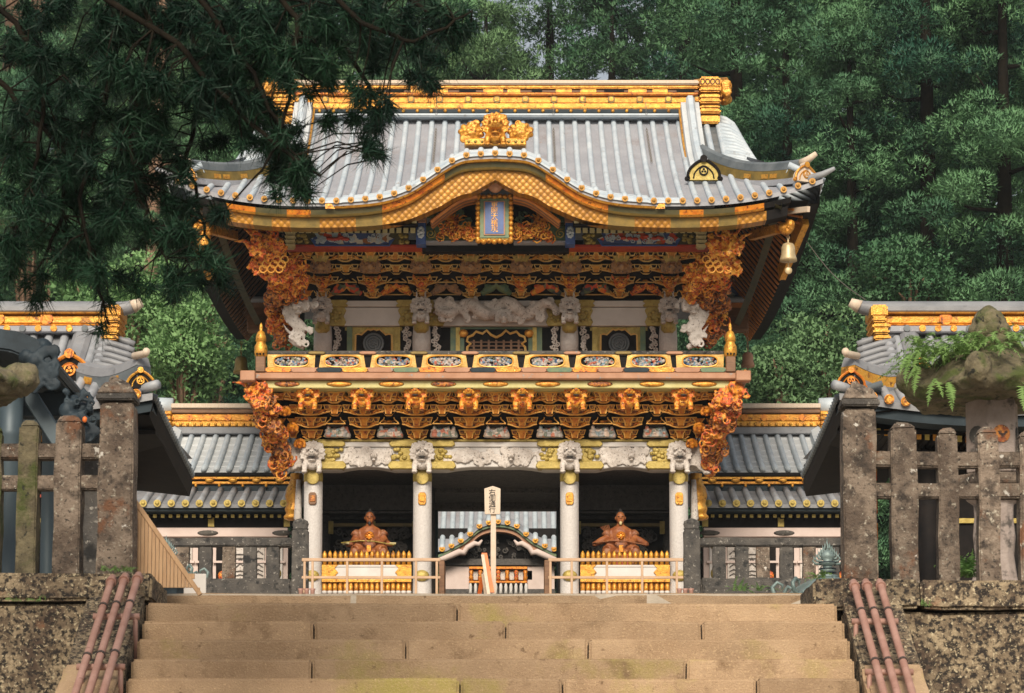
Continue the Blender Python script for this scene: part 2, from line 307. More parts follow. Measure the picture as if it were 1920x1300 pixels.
def thing(name, label, cat, loc, group=None):
    o = bpy.data.objects.new(name, None); C.objects.link(o); o.location = loc; o.empty_display_size = .2
    return tag(o, label, cat, group)
def tag(o, label, cat, group=None):
    o['label'] = label; o['category'] = cat
    if group: o['group'] = group
    return o
def struct(o): o['kind'] = 'structure'; return o
def part(name, parent, loc=(0, 0, 0)):
    o = bpy.data.objects.new(name, None); C.objects.link(o); o.parent = parent; o.location = loc; o.empty_display_size = .1; return o
def dup(o, parent=None, loc=None, sx=1, label=None):
    c = o.copy(); C.objects.link(c)
    if parent is not None: c.parent = parent
    if loc is not None: c.location = loc
    if sx != 1: c.scale.x *= sx
    if label: c['label'] = label
    for ch in [k for k in KIDS(o)]: dup(ch, c)
    return c
def KIDS(o): return [k for k in C.objects if k.parent == o]
def smooth_interp(x, xs, ys):
    """Catmull-Rom through a table"""
    x = min(max(x, xs[0]), xs[-1]); i = 0
    while i < len(xs) - 2 and x > xs[i + 1]: i += 1
    h = xs[i + 1] - xs[i]; t = (x - xs[i]) / h
    g = lambda k: (ys[min(k + 1, len(ys) - 1)] - ys[max(k - 1, 0)]) / (xs[min(k + 1, len(xs) - 1)] - xs[max(k - 1, 0)])
    return (2 * t**3 - 3 * t**2 + 1) * ys[i] + (t**3 - 2 * t**2 + t) * h * g(i) + (-2 * t**3 + 3 * t**2) * ys[i + 1] + (t**3 - t**2) * h * g(i + 1)
def text_mesh(body, size):
    cu = bpy.data.curves.new('txt', 'FONT'); cu.body = body; cu.size = size; cu.align_x = 'CENTER'; cu.align_y = 'CENTER'; cu.extrude = .004; cu.space_line = .82
    o = bpy.data.objects.new('txt', cu); C.objects.link(o)
    dg = bpy.context.evaluated_depsgraph_get(); me = bpy.data.meshes.new_from_object(o.evaluated_get(dg)); bpy.data.objects.remove(o)
    me.transform(Matrix.Rotation(rad(90), 4, 'X')); return me
# ------------------------------------------------------------------ terrain and terraces
Z0 = P(960, 1113, 20.66).z            # top of the stairs = middle terrace
ZG = Z(1116, 46.2)                    # terrace the gate stands on
def hill_z(x, y):
    q = min(1, max(0, (abs(x + .3) - 4.5) / 4.5)); t = max(0.0, y - 66 - 32 * (1 - q)); s = .30 * t + .5 * math.sin(x * .13 + y * .07) * min(1, t / 10) + max(0, abs(x) - 18) * .06 * min(1, t / 15)
    return ZG - .02 + s
b = MB(); b.box(-400, 400, -200, 900, -2.2, -1.6); struct(b.build('ground', MT.ground))
b = MB(); b.box(-70, 70, 20.66, 47.0, -1.59, Z0 - .004); struct(b.build('terrace', MT.ground))
b = MB(); b.box(-70, 70, 46.2, 70, -1.58, ZG); struct(b.build('upper_terrace', MT.ground))
b = MB(); NX, NY = 60, 40
hv = [(-160 + 320 * i / NX, 66 + 150 * j / NY) for j in range(NY + 1) for i in range(NX + 1)]
b.add([(x, y, hill_z(x, y)) for x, y in hv], [(j * (NX + 1) + i, j * (NX + 1) + i + 1, (j + 1) * (NX + 1) + i + 1, (j + 1) * (NX + 1) + i) for j in range(NY) for i in range(NX)])
struct(b.build('hill', MT.hill, smooth=True))

# ------------------------------------------------------------------ stone staircase
R_, T_ = .162, .26; SX0, SX1 = -2.69, 2.42
st = thing('stone_staircase', 'wide tan sandstone staircase of long worn blocks climbing to the gate', 'staircase', (-.135, 19.5, -1.6))
rows = [(20.66, Z0, [662, 1219], -2.92, 2.62), (19.5, P(960, 1130, 19.5).z, [857], -2.70, 2.40)]
jl = [[588, 948, 1315], [760, 1103], [585, 1288], [862, 1055, 1420], [700, 1180], [520, 900, 1300], [760, 1150]]
for i, j in enumerate(jl): rows.append((19.24 - T_ * i, rows[1][1] - R_ * (i + 1), j, SX0, SX1))
for k, (D, z, js, xa, xb) in enumerate(rows):
    xs = [xa] + [X(j, 1130 + 36 * k, D) for j in js] + [xb]
    for i in range(len(xs) - 1):
        b = MB(); x0, x1 = xs[i] + .006, xs[i + 1] - .006; dz = random.uniform(-.004, .004); n = max(3, int((x1 - x0) / .16))
        for q in range(n):                     # one long block with an uneven worn edge
            pass
        b.box(x0, x1, D + random.uniform(-.005, .005), D + (1.25 if k == 0 else .5), z - R_ - .04, z + dz)
        b.build('stone_step', MT.step, st, cut=.3, bevel=.018, segs=3, jag=.006)
    MBj = MB(); MBj.box(xa + .02, xb - .02, D + .06, D + (1.2 if k == 0 else .45), z - R_ - .05, z - .05); MBj.build('joint_bed', MT.joint, st)

# ------------------------------------------------------------------ retaining walls with capstones, cheeks and pipe rails
def wall(sgn, label, cap_px, seam, top, bot):
    Y = 19.56; xe = P(cap_px, top, Y).x; zt = P(0, top, Y).z; zb = P(0, bot, Y).z
    far = sgn * 9
    w = thing('stone_wall', label, 'stone wall', (xe, Y, -1.6))
    cuts = [xe] + [P(s, top, Y).x for s in seam] + [far]
    for i in range(len(cuts) - 1):
        a, c = sorted((cuts[i], cuts[i + 1])); b = MB()
        b.box(a + .004, c - .004, Y + random.uniform(-.01, .01), Y + .95, zb, zt + random.uniform(-.006, .004)); b.build('capstone', MT.wallstone, w, cut=.3, bevel=.022, segs=2, jag=.012)
    x0 = SX0 - .02 if sgn < 0 else SX1 + .02
    cuts = [x0, x0 + sgn * 2.3, far]; zz = [zb - .005, zb - 1.35, -1.6]
    for r in range(2):
        cs = cuts if r == 0 else [x0, x0 + sgn * 1.2, x0 + sgn * 3.4, far]
        for i in range(len(cs) - 1):
            a, c = sorted((cs[i], cs[i + 1])); b = MB()
            b.box(a + .005, c - .005, Y + .06 + random.uniform(-.01, .01), Y + .9, zz[r + 1], zz[r] - .006); b.build('wall_stone', MT.wallstone, w, cut=.35, bevel=.02, segs=2, jag=.014)
    # sloping cheek stones beside the steps
    xa, xb = sorted((x0, x0 + sgn * .42)); yt = Y - .02; zt2 = rows[1][1] + .06
    ys = [0, .95, 1.95, 3.3, 5.2]
    for i in range(4):
        y0, y1 = yt - ys[i] - .005, yt - ys[i + 1] + .005; s = R_ / T_
        b = MB(); z0, z1 = zt2 - s * ys[i], zt2 - s * ys[i + 1]
        vs = [(x, y, z) for x in (xa, xb) for y, z in ((y0, z0), (y1, z1), (y1, z1 - 1.0), (y0, z0 - 1.0))]
        b.add(vs, [(0, 1, 2, 3), (7, 6, 5, 4), (0, 4, 5, 1), (1, 5, 6, 2), (2, 6, 7, 3), (3, 7, 4, 0)])
        b.build('cheek_stone', MT.wallstone if i % 2 == 0 else MT.step, w, cut=.3, bevel=.02, segs=2, jag=.010)
    return w
wall(-1, 'mossy retaining wall on the side of the slanting picket fence', 285, [-260], 1075, 1126)
wall(1, 'mottled dark retaining wall below the fern-topped lantern', 1525, [1725, 1985], 1085, 1141)

def pipes(label, tops, sgn):
    Y = 19.38; p0 = P(tops[0][0], tops[0][1], Y)
    r = thing('pipe_handrail', label, 'handrail', (p0.x, Y, rows[1][1] - .2), 'pipe handrails beside the steps')
    s = R_ / T_; xs = []
    for px, py in tops:
        p = P(px, py, Y); xs.append(p.x)
        d = Vector((0, -1, -s)).normalized(); L = 4.6; pts = [p + Vector((0, .10, .0)), p + Vector((0, .02, .012)), p + d * .05] + [p + d * (L * i / 6) for i in range(1, 7)]
        b = MB(); b.tube(pts, .028, 10); o = b.build('pipe', MT.pipe, r, smooth=True)
        for q in (.0, .42, 1.22, 2.35):
            c = p + d * (q + .05); b = MB(); b.tube([c - d * .012, c + d * .012], .034 if q else .040, 10); b.build('pipe_tie', MT.pipe_tie if q else MT.pipe, r, smooth=False)
    for q in (.42, 1.22, 2.35):
        d = Vector((0, -1, -s)).normalized(); b = MB(); c = P(tops[0][0], tops[0][1], Y) + d * (q + .1) + Vector((0, .045, -.045)); xa, xb = min(xs) - .07, max(xs) + .07
        b.tube([(xa, c.y, c.z), (xb, c.y, c.z)], .024, 8); b.build('crossbar', MT.pipe, r, smooth=True)
        for x in (xa + .03, xb - .03):
            b = MB(); b.tube([(x, c.y, c.z), (x, c.y + .05, c.z - .33)], .018, 8); b.build('support', MT.pipe, r, smooth=True)
pipes('dusty pink pipe handrail on the cheek under the slanting picket fence', [(210, 1086), (234, 1083), (259, 1081)], -1)
pipes('dusty pink pipe handrail on the cheek near the bronze flame finial', [(1601, 1095), (1624, 1094), (1650, 1094)], 1)

# ------------------------------------------------------------------ stone fences on the walls
def stone_post(mb, x, y, w, z0, z1, tip, wt=None):
    wt = wt or w; mb.frus((x, y, z0), (w / 2, w / 2), (wt / 2, wt / 2), z1 - z0)
    mb.frus((x, y, z1 - .002), (wt / 2, wt / 2), (wt * .30, wt * .30), tip)
def fence(label, posts, end, rails, base, x_far):
    Y = 19.98; zb = P(0, base, Y - .2).z - .03
    e = P(end[0], base, Y)
    f = thing('stone_fence', label, 'stone fence', (e.x, Y, zb))
    def mk(name, px, wpx, top, tip, mt=MT.stone):
        m = M_PX(top, Y); b = MB(); stone_post(b, P(px, (top + base) / 2, Y).x, Y, wpx * m, zb, P(0, top, Y).z - tip, tip, wpx * m * .96)
        return b.build(name, mt, f, cut=.22, bevel=.012, segs=2, jag=.009)
    for px, w, top, mt in posts: mk('post', px, w, top, .055, mt)
    px, w, top, captop = end
    mk('end_post', px, w, top, .02)
    m = M_PX(top, Y); x = P(px, top, Y).x; zt = P(0, top, Y).z
    b = MB(); b.box(x - w * m * .56, x + w * m * .56, Y - w * m * .56, Y + w * m * .56, zt + .004, zt + .055); b.build('post_cap', MT.darkstone, f, bevel=.01, segs=2, jag=.004, cut=.1)
    b = MB(); b.frus((x, Y, zt + .057), (w * m * .53, w * m * .53), (w * m * .4, w * m * .4), .07)
    for dx in (-.07, 0, .07): b.ell((x + dx, Y - .08, zt + .11), .042)
    b.ell((x, Y, zt + .13), (.085, .085, .06)); b.ell((x - .03, Y - .03, zt + .17), (.04, .04, .04))
    carve(b, 'finial', MT.stone, .014, f)
    for (t, bt) in rails:
        zt, zb2 = P(0, t, Y).z, P(0, bt, Y).z; b = MB(); a, c = sorted((P(px, t, Y).x, x_far)); b.box(a, c, Y - .055, Y + .055, zb2, zt); b.build('rail', MT.stone, f, cut=.25, bevel=.012, segs=2, jag=.010)
    return f
fence('lichen-covered stone post fence with mossy post in front of slate columns', [(130, 50, 781, MT.stone), (54, 39, 789, MT.mossy), (-14, 36, 800, MT.mossy), (-90, 40, 800, MT.stone)], (221, 66, 757, 716), [(834, 863), (893, 921)], 1072, -7)
fence('spotted stone post fence in front of the fern-topped lantern', [(1694, 49, 792, MT.stone), (1776, 38, 803, MT.stone), (1852, 40, 803, MT.stone), (1930, 42, 808, MT.stone), (2010, 42, 808, MT.stone)], (1610, 63, 767, 728), [(850, 878), (908, 936)], 1086, 7)

# slanting picket fence
Y = 20.2; r = thing('picket_fence', 'tan wooden picket fence with slanting top rail beside the stair head', 'fence', P(310, 1113, Y), None)
a, c = P(252, 938, Y), P(376, 1116, Y)
b = MB(); b.beam(a, c, .04, .035); b.build('top_rail', MT.bamboo, r, bevel=.004)
for i in range(18):
    t = (i + .4) / 18; p = a.lerp(c, t); b = MB(); w = .0125; b.box(p.x - w, p.x + w, Y - .012, Y + .012, Z0 - .01, p.z - .012); b.build('picket', MT.bamboo, r)
b = MB(); b.box(a.x + .02, c.x - .05, Y + .013, Y + .035, Z0 + .06, Z0 + .10); b.build('bottom_rail', MT.bamboo, r)
Y = 21.2; a = P(345, 1076, Y); c = P(386, 1116, Y); b = MB(); b.box(a.x, c.x, Y, Y + .02, Z0, a.z)
tag(b.build('white_board', MT.white, bevel=.003, origin=(a.x, Y, Z0)), 'small plain white board standing behind the slanting picket fence', 'board')

# ------------------------------------------------------------------ stone lanterns
def lantern(px, Y, label, z_cap, z_base, hexr, turn, jewel=None):
    c = P(px, 700, Y); x = c.x; t = thing('stone_lantern', label, 'stone lantern', (x, Y, Z0))
    zb = Z0; zc0, zc1 = P(0, z_cap[1], Y).z, P(0, z_cap[0], Y).z
    b = MB(); b.lathe([(.36, 0), (.36, .12), (.27, .2), (.19, .3), (.165, .5), (.18, .66), (.165, .82), (.17, z_base - zb - .10), (.24, z_base - zb - .05)], (x, Y, zb), 12); b.build('shaft', MT.lantern if jewel else MT.stone, t, bevel=.006)
    b = MB(); b.lathe([(.25, 0), (.38, .10), (.38, .18), (.25, .20)], (x, Y, z_base - .05), 6, a0=turn); b.build('platform', MT.stone, t, bevel=.01, jag=.006)
    zf = z_base + .16
    b = MB(); b.lathe([(.235, 0), (.235, zc0 - zf)], (x, Y, zf), 6, a0=turn); fb = b.build('fire_box', MT.lantern if jewel else MT.stone, t, bevel=.012, jag=.004)
    for k in range(6):
        a = turn + math.pi / 3 * (k + .5); d = Vector((math.cos(a), math.sin(a), 0)); n = Vector((-d.y, d.x, 0)); p = Vector((x, Y, (zf + zc0) / 2)) + d * .207
        b = MB(); b.tube([p - d * .01, p + d * .006], .075, 12); b.build('crest', MT.fire_dark if k % 2 == 0 else MT.darkstone, t)
    b = MB(); prof = []
    for i in range(9):
        q = i / 8; prof.append((hexr * (1 - q) ** 1.3 + .10, zc0 + .06 + (zc1 - zc0) * q ** .8))
    b.lathe([(hexr * .93 + .05, zc0 - .02)] + [(r, z) for r, z in prof], (x, Y, 0), 6, a0=turn)
    for k in range(6):
        a = turn + math.pi / 3 * k; b.ell((x + (hexr + .03) * math.cos(a), Y + (hexr + .03) * math.sin(a), zc0 + .14), (.10, .10, .13)); b.ell((x + (hexr - .06) * math.cos(a), Y + (hexr - .06) * math.sin(a), zc0 + .18), (.10, .10, .09))
    o = carve(b, 'cap', MT.mossy, .022, t); dt = [(v.co + (mnoise.noise_vector(v.co * 6) * .03 + mnoise.noise_vector(v.co * 19) * .014)) for v in o.data.vertices]
    o.data.vertices.foreach_set('co', [q for v in dt for q in v])
    if jewel:
        b = MB(); zt, zj = P(0, jewel[0], Y).z, P(0, jewel[1], Y).z; h = zt - zj
        b.lathe([(.08, -.05), (.14, h * .05), (.17, h * .25), (.12, h * .42), (.15, h * .5), (.13, h * .72), (.07, h * .9), (.0, h)], (x, Y, zj), 10)
        for k in range(8): a = k * .785; b.ell((x + .13 * math.cos(a), Y + .13 * math.sin(a), zj + h * .22), (.06, .06, .07))
        o = carve(b, 'jewel', MT.mossy, .016, t)
        dt = [(v.co + mnoise.noise_vector(v.co * 11) * .025) for v in o.data.vertices]; o.data.vertices.foreach_set('co', [q for v in dt for q in v])
    return x
lx = lantern(1858, 22.2, 'big stone lantern with fern-covered cap and mossy jewel on top', (632, 752), P(0, 925, 22.2).z, .72, .2, (572, 638))
lantern(-95, 21.6, 'mossy stone lantern whose rounded roof scroll enters at the picture edge', (655, 738), P(0, 925, 22.2).z, .62, .0)

# ferns on the lantern cap
def fern_mesh(name, fronds, parent=None, origin=None):
    V, Fc = [], []
    for (p, d, L) in fronds:
        p = Vector(p); d = Vector(d).normalized(); side = d.cross(Vector((0, 0, 1))).normalized(); n = 13; q = p.copy(); dirv = d.copy()
        for i in range(n):
            t = i / n; dirv = (dirv + Vector((0, 0, -.13))).normalized(); q2 = q + dirv * L / n
            w = L * .26 * math.sin(math.pi * min(1, (t * .85 + .18))) * (1 - t * .5)
            for s in (-1, 1):
                k = len(V); tip = q + side * s * w + dirv * L * .07 + Vector((0, 0, random.uniform(-.02, .01)))
                V += [q[:], q2[:], tip[:]]; Fc.append((k, k + 1, k + 2))
            k = len(V); V += [q[:], (q + side * .003)[:], q2[:]]; Fc.append((k, k + 1, k + 2)); q = q2
    me = bpy.data.meshes.new(name); me.from_pydata(V, [], Fc)
    return link(name, me, MT.fern, parent, origin=origin)
fr = []
Y = 22.2; zc = P(0, 694, Y).z
for i in range(420):
    a = random.uniform(0, 2 * math.pi); rr = random.uniform(.1, .74) ** .8; p = (lx + rr * math.cos(a), Y + rr * math.sin(a) * .95, zc + .33 * (1 - rr / .74) + random.uniform(-.02, .09))
    if random.random() < .5: p = (lx - random.uniform(.05, .72), Y - random.uniform(-.2, .6), zc + random.uniform(.0, .2))
    a += random.uniform(-.8, .8); fr.append((p, (math.cos(a), math.sin(a) * .8, random.uniform(.0, .9)), random.uniform(.12, .25)))
for px, py in ((1752, 745), (1778, 752), (1722, 722), (1915, 750), (1705, 700), (1722, 690)):
    p = P(px, py - 35, Y - .62); fr.append((p, (random.uniform(-.4, .3), -.2, -.5), .26)); fr.append((p, (random.uniform(-.6, .5), -.3, -.2), .22))
o = fern_mesh('fern', fr, origin=(lx, Y, zc)); tag(o, 'bright green ferns growing all over the stone lantern cap', 'fern'); o['kind'] = 'thing'
def small_plant(px, py, Y, n, L, label, mtl=None, spread=.25):
    p = P(px, py, Y); fr = [((p.x + random.uniform(-.1, .1) * spread * 4, Y + random.uniform(-.05, .05), p.z), (random.uniform(-1, 1), random.uniform(-.7, .2), random.uniform(.3, 1.6)), L * random.uniform(.6, 1.1)) for i in range(n)]
    tag(fern_mesh('fern', fr, origin=p), label, 'fern')
small_plant(1812, 1082, 20.3, 14, .30, 'small fern sprouting between two stone fence posts', spread=.2)
small_plant(215, 1070, 19.72, 26, .07, 'low green weeds at the foot of the lichen-spotted end post', spread=.3)
small_plant(1735, 1134, 19.53, 12, .05, 'tiny green tuft growing on the face of the capstone', spread=.10)
small_plant(45, 1126, 19.5, 16, .06, 'small green tufts along the mossy capstone joint', spread=.5)
small_plant(1420, 1108, 46.3, 24, .26, 'green weeds on the terrace edge below the dark stone fence', spread=1.1)
small_plant(1535, 1085, 21.0, 10, .16, 'leafy shoot behind the bronze flame finial', spread=.2)

# bronze lanterns with flame jewel
def bronze_lantern(px, top, bot, Y, label):
    x = P(px, top, Y).x; zt, zb = P(0, top, Y).z, P(0, bot, Y).z; h = zt - zb; t = thing('bronze_lantern', label, 'bronze lantern', (x, Y, Z0))
    b = MB(); b.lathe([(h * .9, 0), (h * .9, .2), (h * .35, .35), (h * .22, .6), (h * .30, .75), (h * .22, 1.0), (h * .25, zb - Z0 - h * 1.6), (h * .6, zb - Z0 - h * 1.45)], (x, Y, Z0), 14); b.build('stem', MT.bronze, t, smooth=True)
    b = MB(); b.lathe([(h * .6, -1.4 * h), (h * .6, -h * .44)], (x, Y, zb), 8); b.build('lamp_house', MT.dkbronze, t, bevel=.01)
    b = MB(); b.lathe([(h * 1.08, -h * .48), (h * 1.05, -h * .43), (h * .74, -h * .2), (h * .45, -h * .05), (h * .30, 0)], (x, Y, zb), 8); b.build('roof', MT.bronze, t)
    for k in range(8):
        a = math.pi / 4 * k; d = Vector((math.cos(a), math.sin(a), 0)); c = Vector((x, Y, zb - h * .46)) + d * h * 1.05; u = h / .36
        b = MB(); b.tube([c + (d * p + Vector((0, 0, q))) * u for p, q in ((0, 0), (.05, -.025), (.11, .02), (.125, .08), (.08, .125), (.03, .10), (.035, .065))], [r * u for r in (.022, .024, .022, .02, .017, .014, .010)], 6); b.build('roof_scroll', MT.bronze, t, smooth=True)
    b = MB(); w = h * .17
    b.lathe([(w * 1.5, 0), (w * 1.5, .06 * h), (w * .9, .09 * h), (w * .85, .15 * h), (w * 1.2, .20 * h), (w * .7, .25 * h), (w * .75, .31 * h), (w * 1.25, .35 * h), (w * 1.2, .40 * h), (w * .6, .43 * h), (w * .95, .50 * h), (w * 1.05, .57 * h), (w * .7, .66 * h), (w * .2, .72 * h), (0, .74 * h)], (x, Y, zb), 16); b.build('jewel', MT.bronze, t, smooth=True)
    for k in (.12, .22, .38): b = MB(); b.lathe([(w * 1.3, k * h), (w * 1.3, (k + .022) * h)], (x, Y, zb), 16); b.build('jewel_ring', MT.dkbronze, t)
    b = MB()
    for s_ in (-1, 1):
        for k in range(6):
            q = k / 5; z0 = zb + h * (.34 + .34 * q); xo = w * (1.5 - 1.2 * q); r = h * .034
            b.tube([(x + s_ * xo * .6, Y, z0), (x + s_ * (xo + .05 * h), Y, z0 + .02 * h), (x + s_ * (xo + .11 * h * (1.1 - q)), Y, z0 + .09 * h), (x + s_ * (xo + .06 * h * (1.1 - q)), Y, z0 + .15 * h), (x + s_ * (xo + .10 * h * (1.1 - q)), Y, z0 + .22 * h)], [r, r, r * .8, r * .6, r * .1], 5)
    b.tube([(x, Y, zb + .66 * h), (x + .015 * h, Y, zb + .8 * h), (x - .012 * h, Y, zb + .9 * h), (x, Y, zb + h)], [h * .05, h * .035, h * .022, h * .005], 6); b.build('flame', MT.bronze, t, smooth=True)
bronze_lantern(1551, 1010, 1084, 38, 'verdigris bronze lantern with flaming jewel beside the spotted end post')
bronze_lantern(312, 1004, 1060, 39, 'bronze lantern top glimpsed behind the slanting picket fence')

# bronze lantern house behind the mossy fence
Y = 23.4; t = thing('bronze_pavilion', 'dark bronze lantern pavilion on slate blue columns with curved roof', 'pavilion', (P(20, 800, Y).x, Y, Z0))
for px, w in ((18, 46), (92, 30), (-110, 46)):
    x = P(px, 900, Y).x; m = M_PX(900, Y); r = w / 2 * m; yy = Y if w > 40 else Y + 1.3; x = P(px, 900, yy).x
    zt = P(0, 735, yy).z; h = zt - Z0
    b = MB(); b.lathe([(r * 1.25, 0), (r * 1.1, .08), (r, .1), (r, .34), (r * 1.06, .36), (r * 1.06, .39), (r, .41), (r, h * .80), (r * 1.06, h * .81), (r * 1.06, h * .83), (r, h * .84), (r, h)], (x, yy, Z0), 20); b.build('column', MT.slate, t, smooth=True)
b = MB(); b.beam(P(52, 735, Y + .1), P(112, 830, Y + .1), .09, .14); b.build('brace', MT.slate, t, bevel=.01)
b = MB(); n = 14
pts = [(-400, 632), (-200, 628), (0, 628), (45, 634), (80, 648), (100, 668), (112, 690)]
low = [(108, 706), (85, 700), (60, 684), (30, 672), (0, 668), (-400, 668)]
b.prism([(P(x, y, Y).x, P(x, y, Y).z) for x, y in pts + low], Y - .3, Y + 2.0); b.build('roof', MT.dkbronze, t, bevel=.02, segs=2)
b = MB()
for i in range(30):
    px = random.uniform(50, 102); py = random.uniform(650, 730); p = P(px, py, Y - .36); b.curl((p.x, Y - .3, p.z), random.uniform(.03, .07), .018, a0=random.uniform(0, 6), sgn=random.choice((-1, 1)))
for px, py, rr in ((76, 690, .09), (90, 712, .07), (60, 680, .08), (135, 780, .08), (150, 800, .10), (165, 830, .09)): p = P(px, py, Y); b.ell((p.x, Y - .25, p.z), rr)
for i in range(22):
    p = P(random.uniform(125, 190), random.uniform(745, 860), Y); b.curl((p.x, Y - .3, p.z), random.uniform(.03, .07), .016, a0=random.uniform(0, 6))
for i in range(26): p = P(random.uniform(52, 100), random.uniform(655, 728), Y); b.ell((p.x, Y - .22, p.z), random.uniform(.04, .075)); p = P(random.uniform(128, 188), random.uniform(750, 860), Y); b.ell((p.x, Y - .22, p.z), random.uniform(.035, .06))
carve(b, 'dragon_carving', MT.dkbronze, .014, t)
b = MB(); p = P(173, 803, Y); b.ell((p.x, Y - .42, p.z), (.022, .02, .028)); b.build('carving_eye', MT.orange, t, smooth=True)
b = MB(); b.box(P(-120, 800, Y).x, P(120, 800, Y).x, Y + .9, Y + 1.1, Z(745, Y), Z(700, Y)); b.build('lintel', MT.dkbronze, t)
b = MB(); b.box(P(112, 900, Y).x, P(195, 900, Y).x, Y + .15, Y + .5, Z0, Z(850, Y)); b.build('plinth', MT.darkstone, t, bevel=.02, cut=.3, jag=.03)
# ------------------------------------------------------------------ tiled roofs
DISC_CACHE = {}
def tile_roof(parent, zf, x0, x1, y0f, y1f, nx, ny, rib_xs, r, m_pan, m_rib, m_end, th=.07, crest=False, steps=12, name='roof', rib_lift=.35):
    """pan surface following zf(x, Y) plus one round batten per row, each with its end disc"""
    top, bot = [], []
    for i in range(nx + 1):
        x = x0 + (x1 - x0) * i / nx; a, c = y0f(x), y1f(x)
        for j in range(ny + 1):
            y = a + (c - a) * j / ny; z = zf(x, y); top.append((x, y, z)); bot.append((x, y + .001, z - th))
    n = len(top); W = ny + 1; fs = []
    for i in range(nx):
        for j in range(ny):
            q = (i * W + j, i * W + j + 1, (i + 1) * W + j + 1, (i + 1) * W + j); fs.append(q); fs.append(tuple(n + k for k in reversed(q)))
        fs.append((i * W, (i + 1) * W, n + (i + 1) * W, n + i * W))
    for i in (0, nx):
        for j in range(ny): fs.append((i * W + j, i * W + j + 1, n + i * W + j + 1, n + i * W + j))
    b = MB(); b.add(top + bot, fs); ro = b.build(name, m_pan, parent, smooth=False)
    for x in rib_xs:
        a, c = y0f(x), y1f(x)
        if c - a < .08: continue
        pts = [Vector((x, a - .03 + (c - a + .03) * k / steps, zf(x, max(a, a - .03 + (c - a + .03) * k / steps)) + r * rib_lift)) for k in range(steps + 1)]
        b = MB(); b.tube(pts, r, 8); b.build('roof_rib', m_rib, ro, smooth=True)
        if m_end:
            b = MB(); p = pts[0]; b.disc((p.x, p.y + .01, p.z - r * .1), r * 1.05, .03, 12)
            if crest:
                b.tube([(p.x + r * .8 * math.cos(t), p.y - .024, p.z - r * .1 + r * .8 * math.sin(t)) for t in [k * .7854 for k in range(8)]], r * .17, 5, 1, closed=True)
                for k in range(3): t = k * 2.094 + 1.57; b.disc((p.x + r * .36 * math.cos(t), p.y - .018, p.z - r * .1 + r * .36 * math.sin(t)), r * .3, .012, 8, 1)
                b.build('tile_end', [MT.gold_hot if not crest == 2 else m_end, MT.gold_yel], ro)
            else:
                b.ell((p.x, p.y - .025, p.z - r * .1), (r * .6, .025, r * .6), 8, 4); b.build('tile_end', m_end, ro)
    return ro
def sweep(b, pts, sec, mi=0):
    """sweep a closed section (right, up) along pts, staying upright"""
    k = len(sec); vs = []; n = len(pts)
    for i, p in enumerate(pts):
        p = Vector(p); d = (Vector(pts[min(i + 1, n - 1)]) - Vector(pts[max(i - 1, 0)])); r = Vector((d.y, -d.x, 0)).normalized(); u = r.cross(d).normalized()
        if u.z < 0: u = -u
        vs += [p + r * a + u * c for a, c in sec]
    fs = [(i * k + j, i * k + (j + 1) % k, (i + 1) * k + (j + 1) % k, (i + 1) * k + j) for i in range(n - 1) for j in range(k)]
    b.add(vs, fs + [tuple(range(k - 1, -1, -1)), tuple((n - 1) * k + j for j in range(k))], mi)
def oni(parent, c, s, m_body, m_disc, yaw=0.0, name='ridge_end_ornament'):
    """bell-shaped ridge-end tile with crest disc, c = bottom centre, s = height"""
    b = MB(); out = []
    for i in range(17):
        t = i / 16 * math.pi; w = .40 + .22 * abs(math.cos(t)) ** 3; out.append((w * s * 1.05 * math.cos(t), s * (.12 + .70 * math.sin(t) ** .8)))
    poly = [(.66 * s, 0), (.70 * s, .1 * s)] + out + [(-.70 * s, .1 * s), (-.66 * s, 0)]
    b.prism(poly, -.10 * s, .12 * s, 0)
    rim = [(x, -.12 * s, z) for x, z in poly]; b.tube(rim, .065 * s, 6, 1)
    inner = [(x * .62, -.12 * s, z * .70) for x, z in poly[1:-1]]; b.tube(inner, .03 * s, 5, 1)
    b.disc((0, -.10 * s, .36 * s), .19 * s, .05 * s, 14, 1); b.disc((0, -.15 * s, .36 * s), .13 * s, .02 * s, 14, 0)
    for k in range(3): t = k * 2.094 + 1.57; b.disc((.065 * s * math.cos(t), -.165 * s, .36 * s + .065 * s * math.sin(t)), .05 * s, .015 * s, 8, 1)
    b.tube([(0, -.2 * s, .86 * s), (0, .25 * s, .90 * s)], .14 * s, 10, 0); b.disc((0, -.2 * s, .86 * s), .15 * s, .03 * s, 12, 1)
    for sx in (-1, 1): b.curl((sx * .68 * s, -.08 * s, .06 * s), .12 * s, .05 * s, a0=1.57, sgn=sx, mi=1)
    b.xf(Matrix.Translation(c) @ Matrix.Rotation(yaw, 4, 'Z')); return b.build(name, [m_body, m_disc], parent)

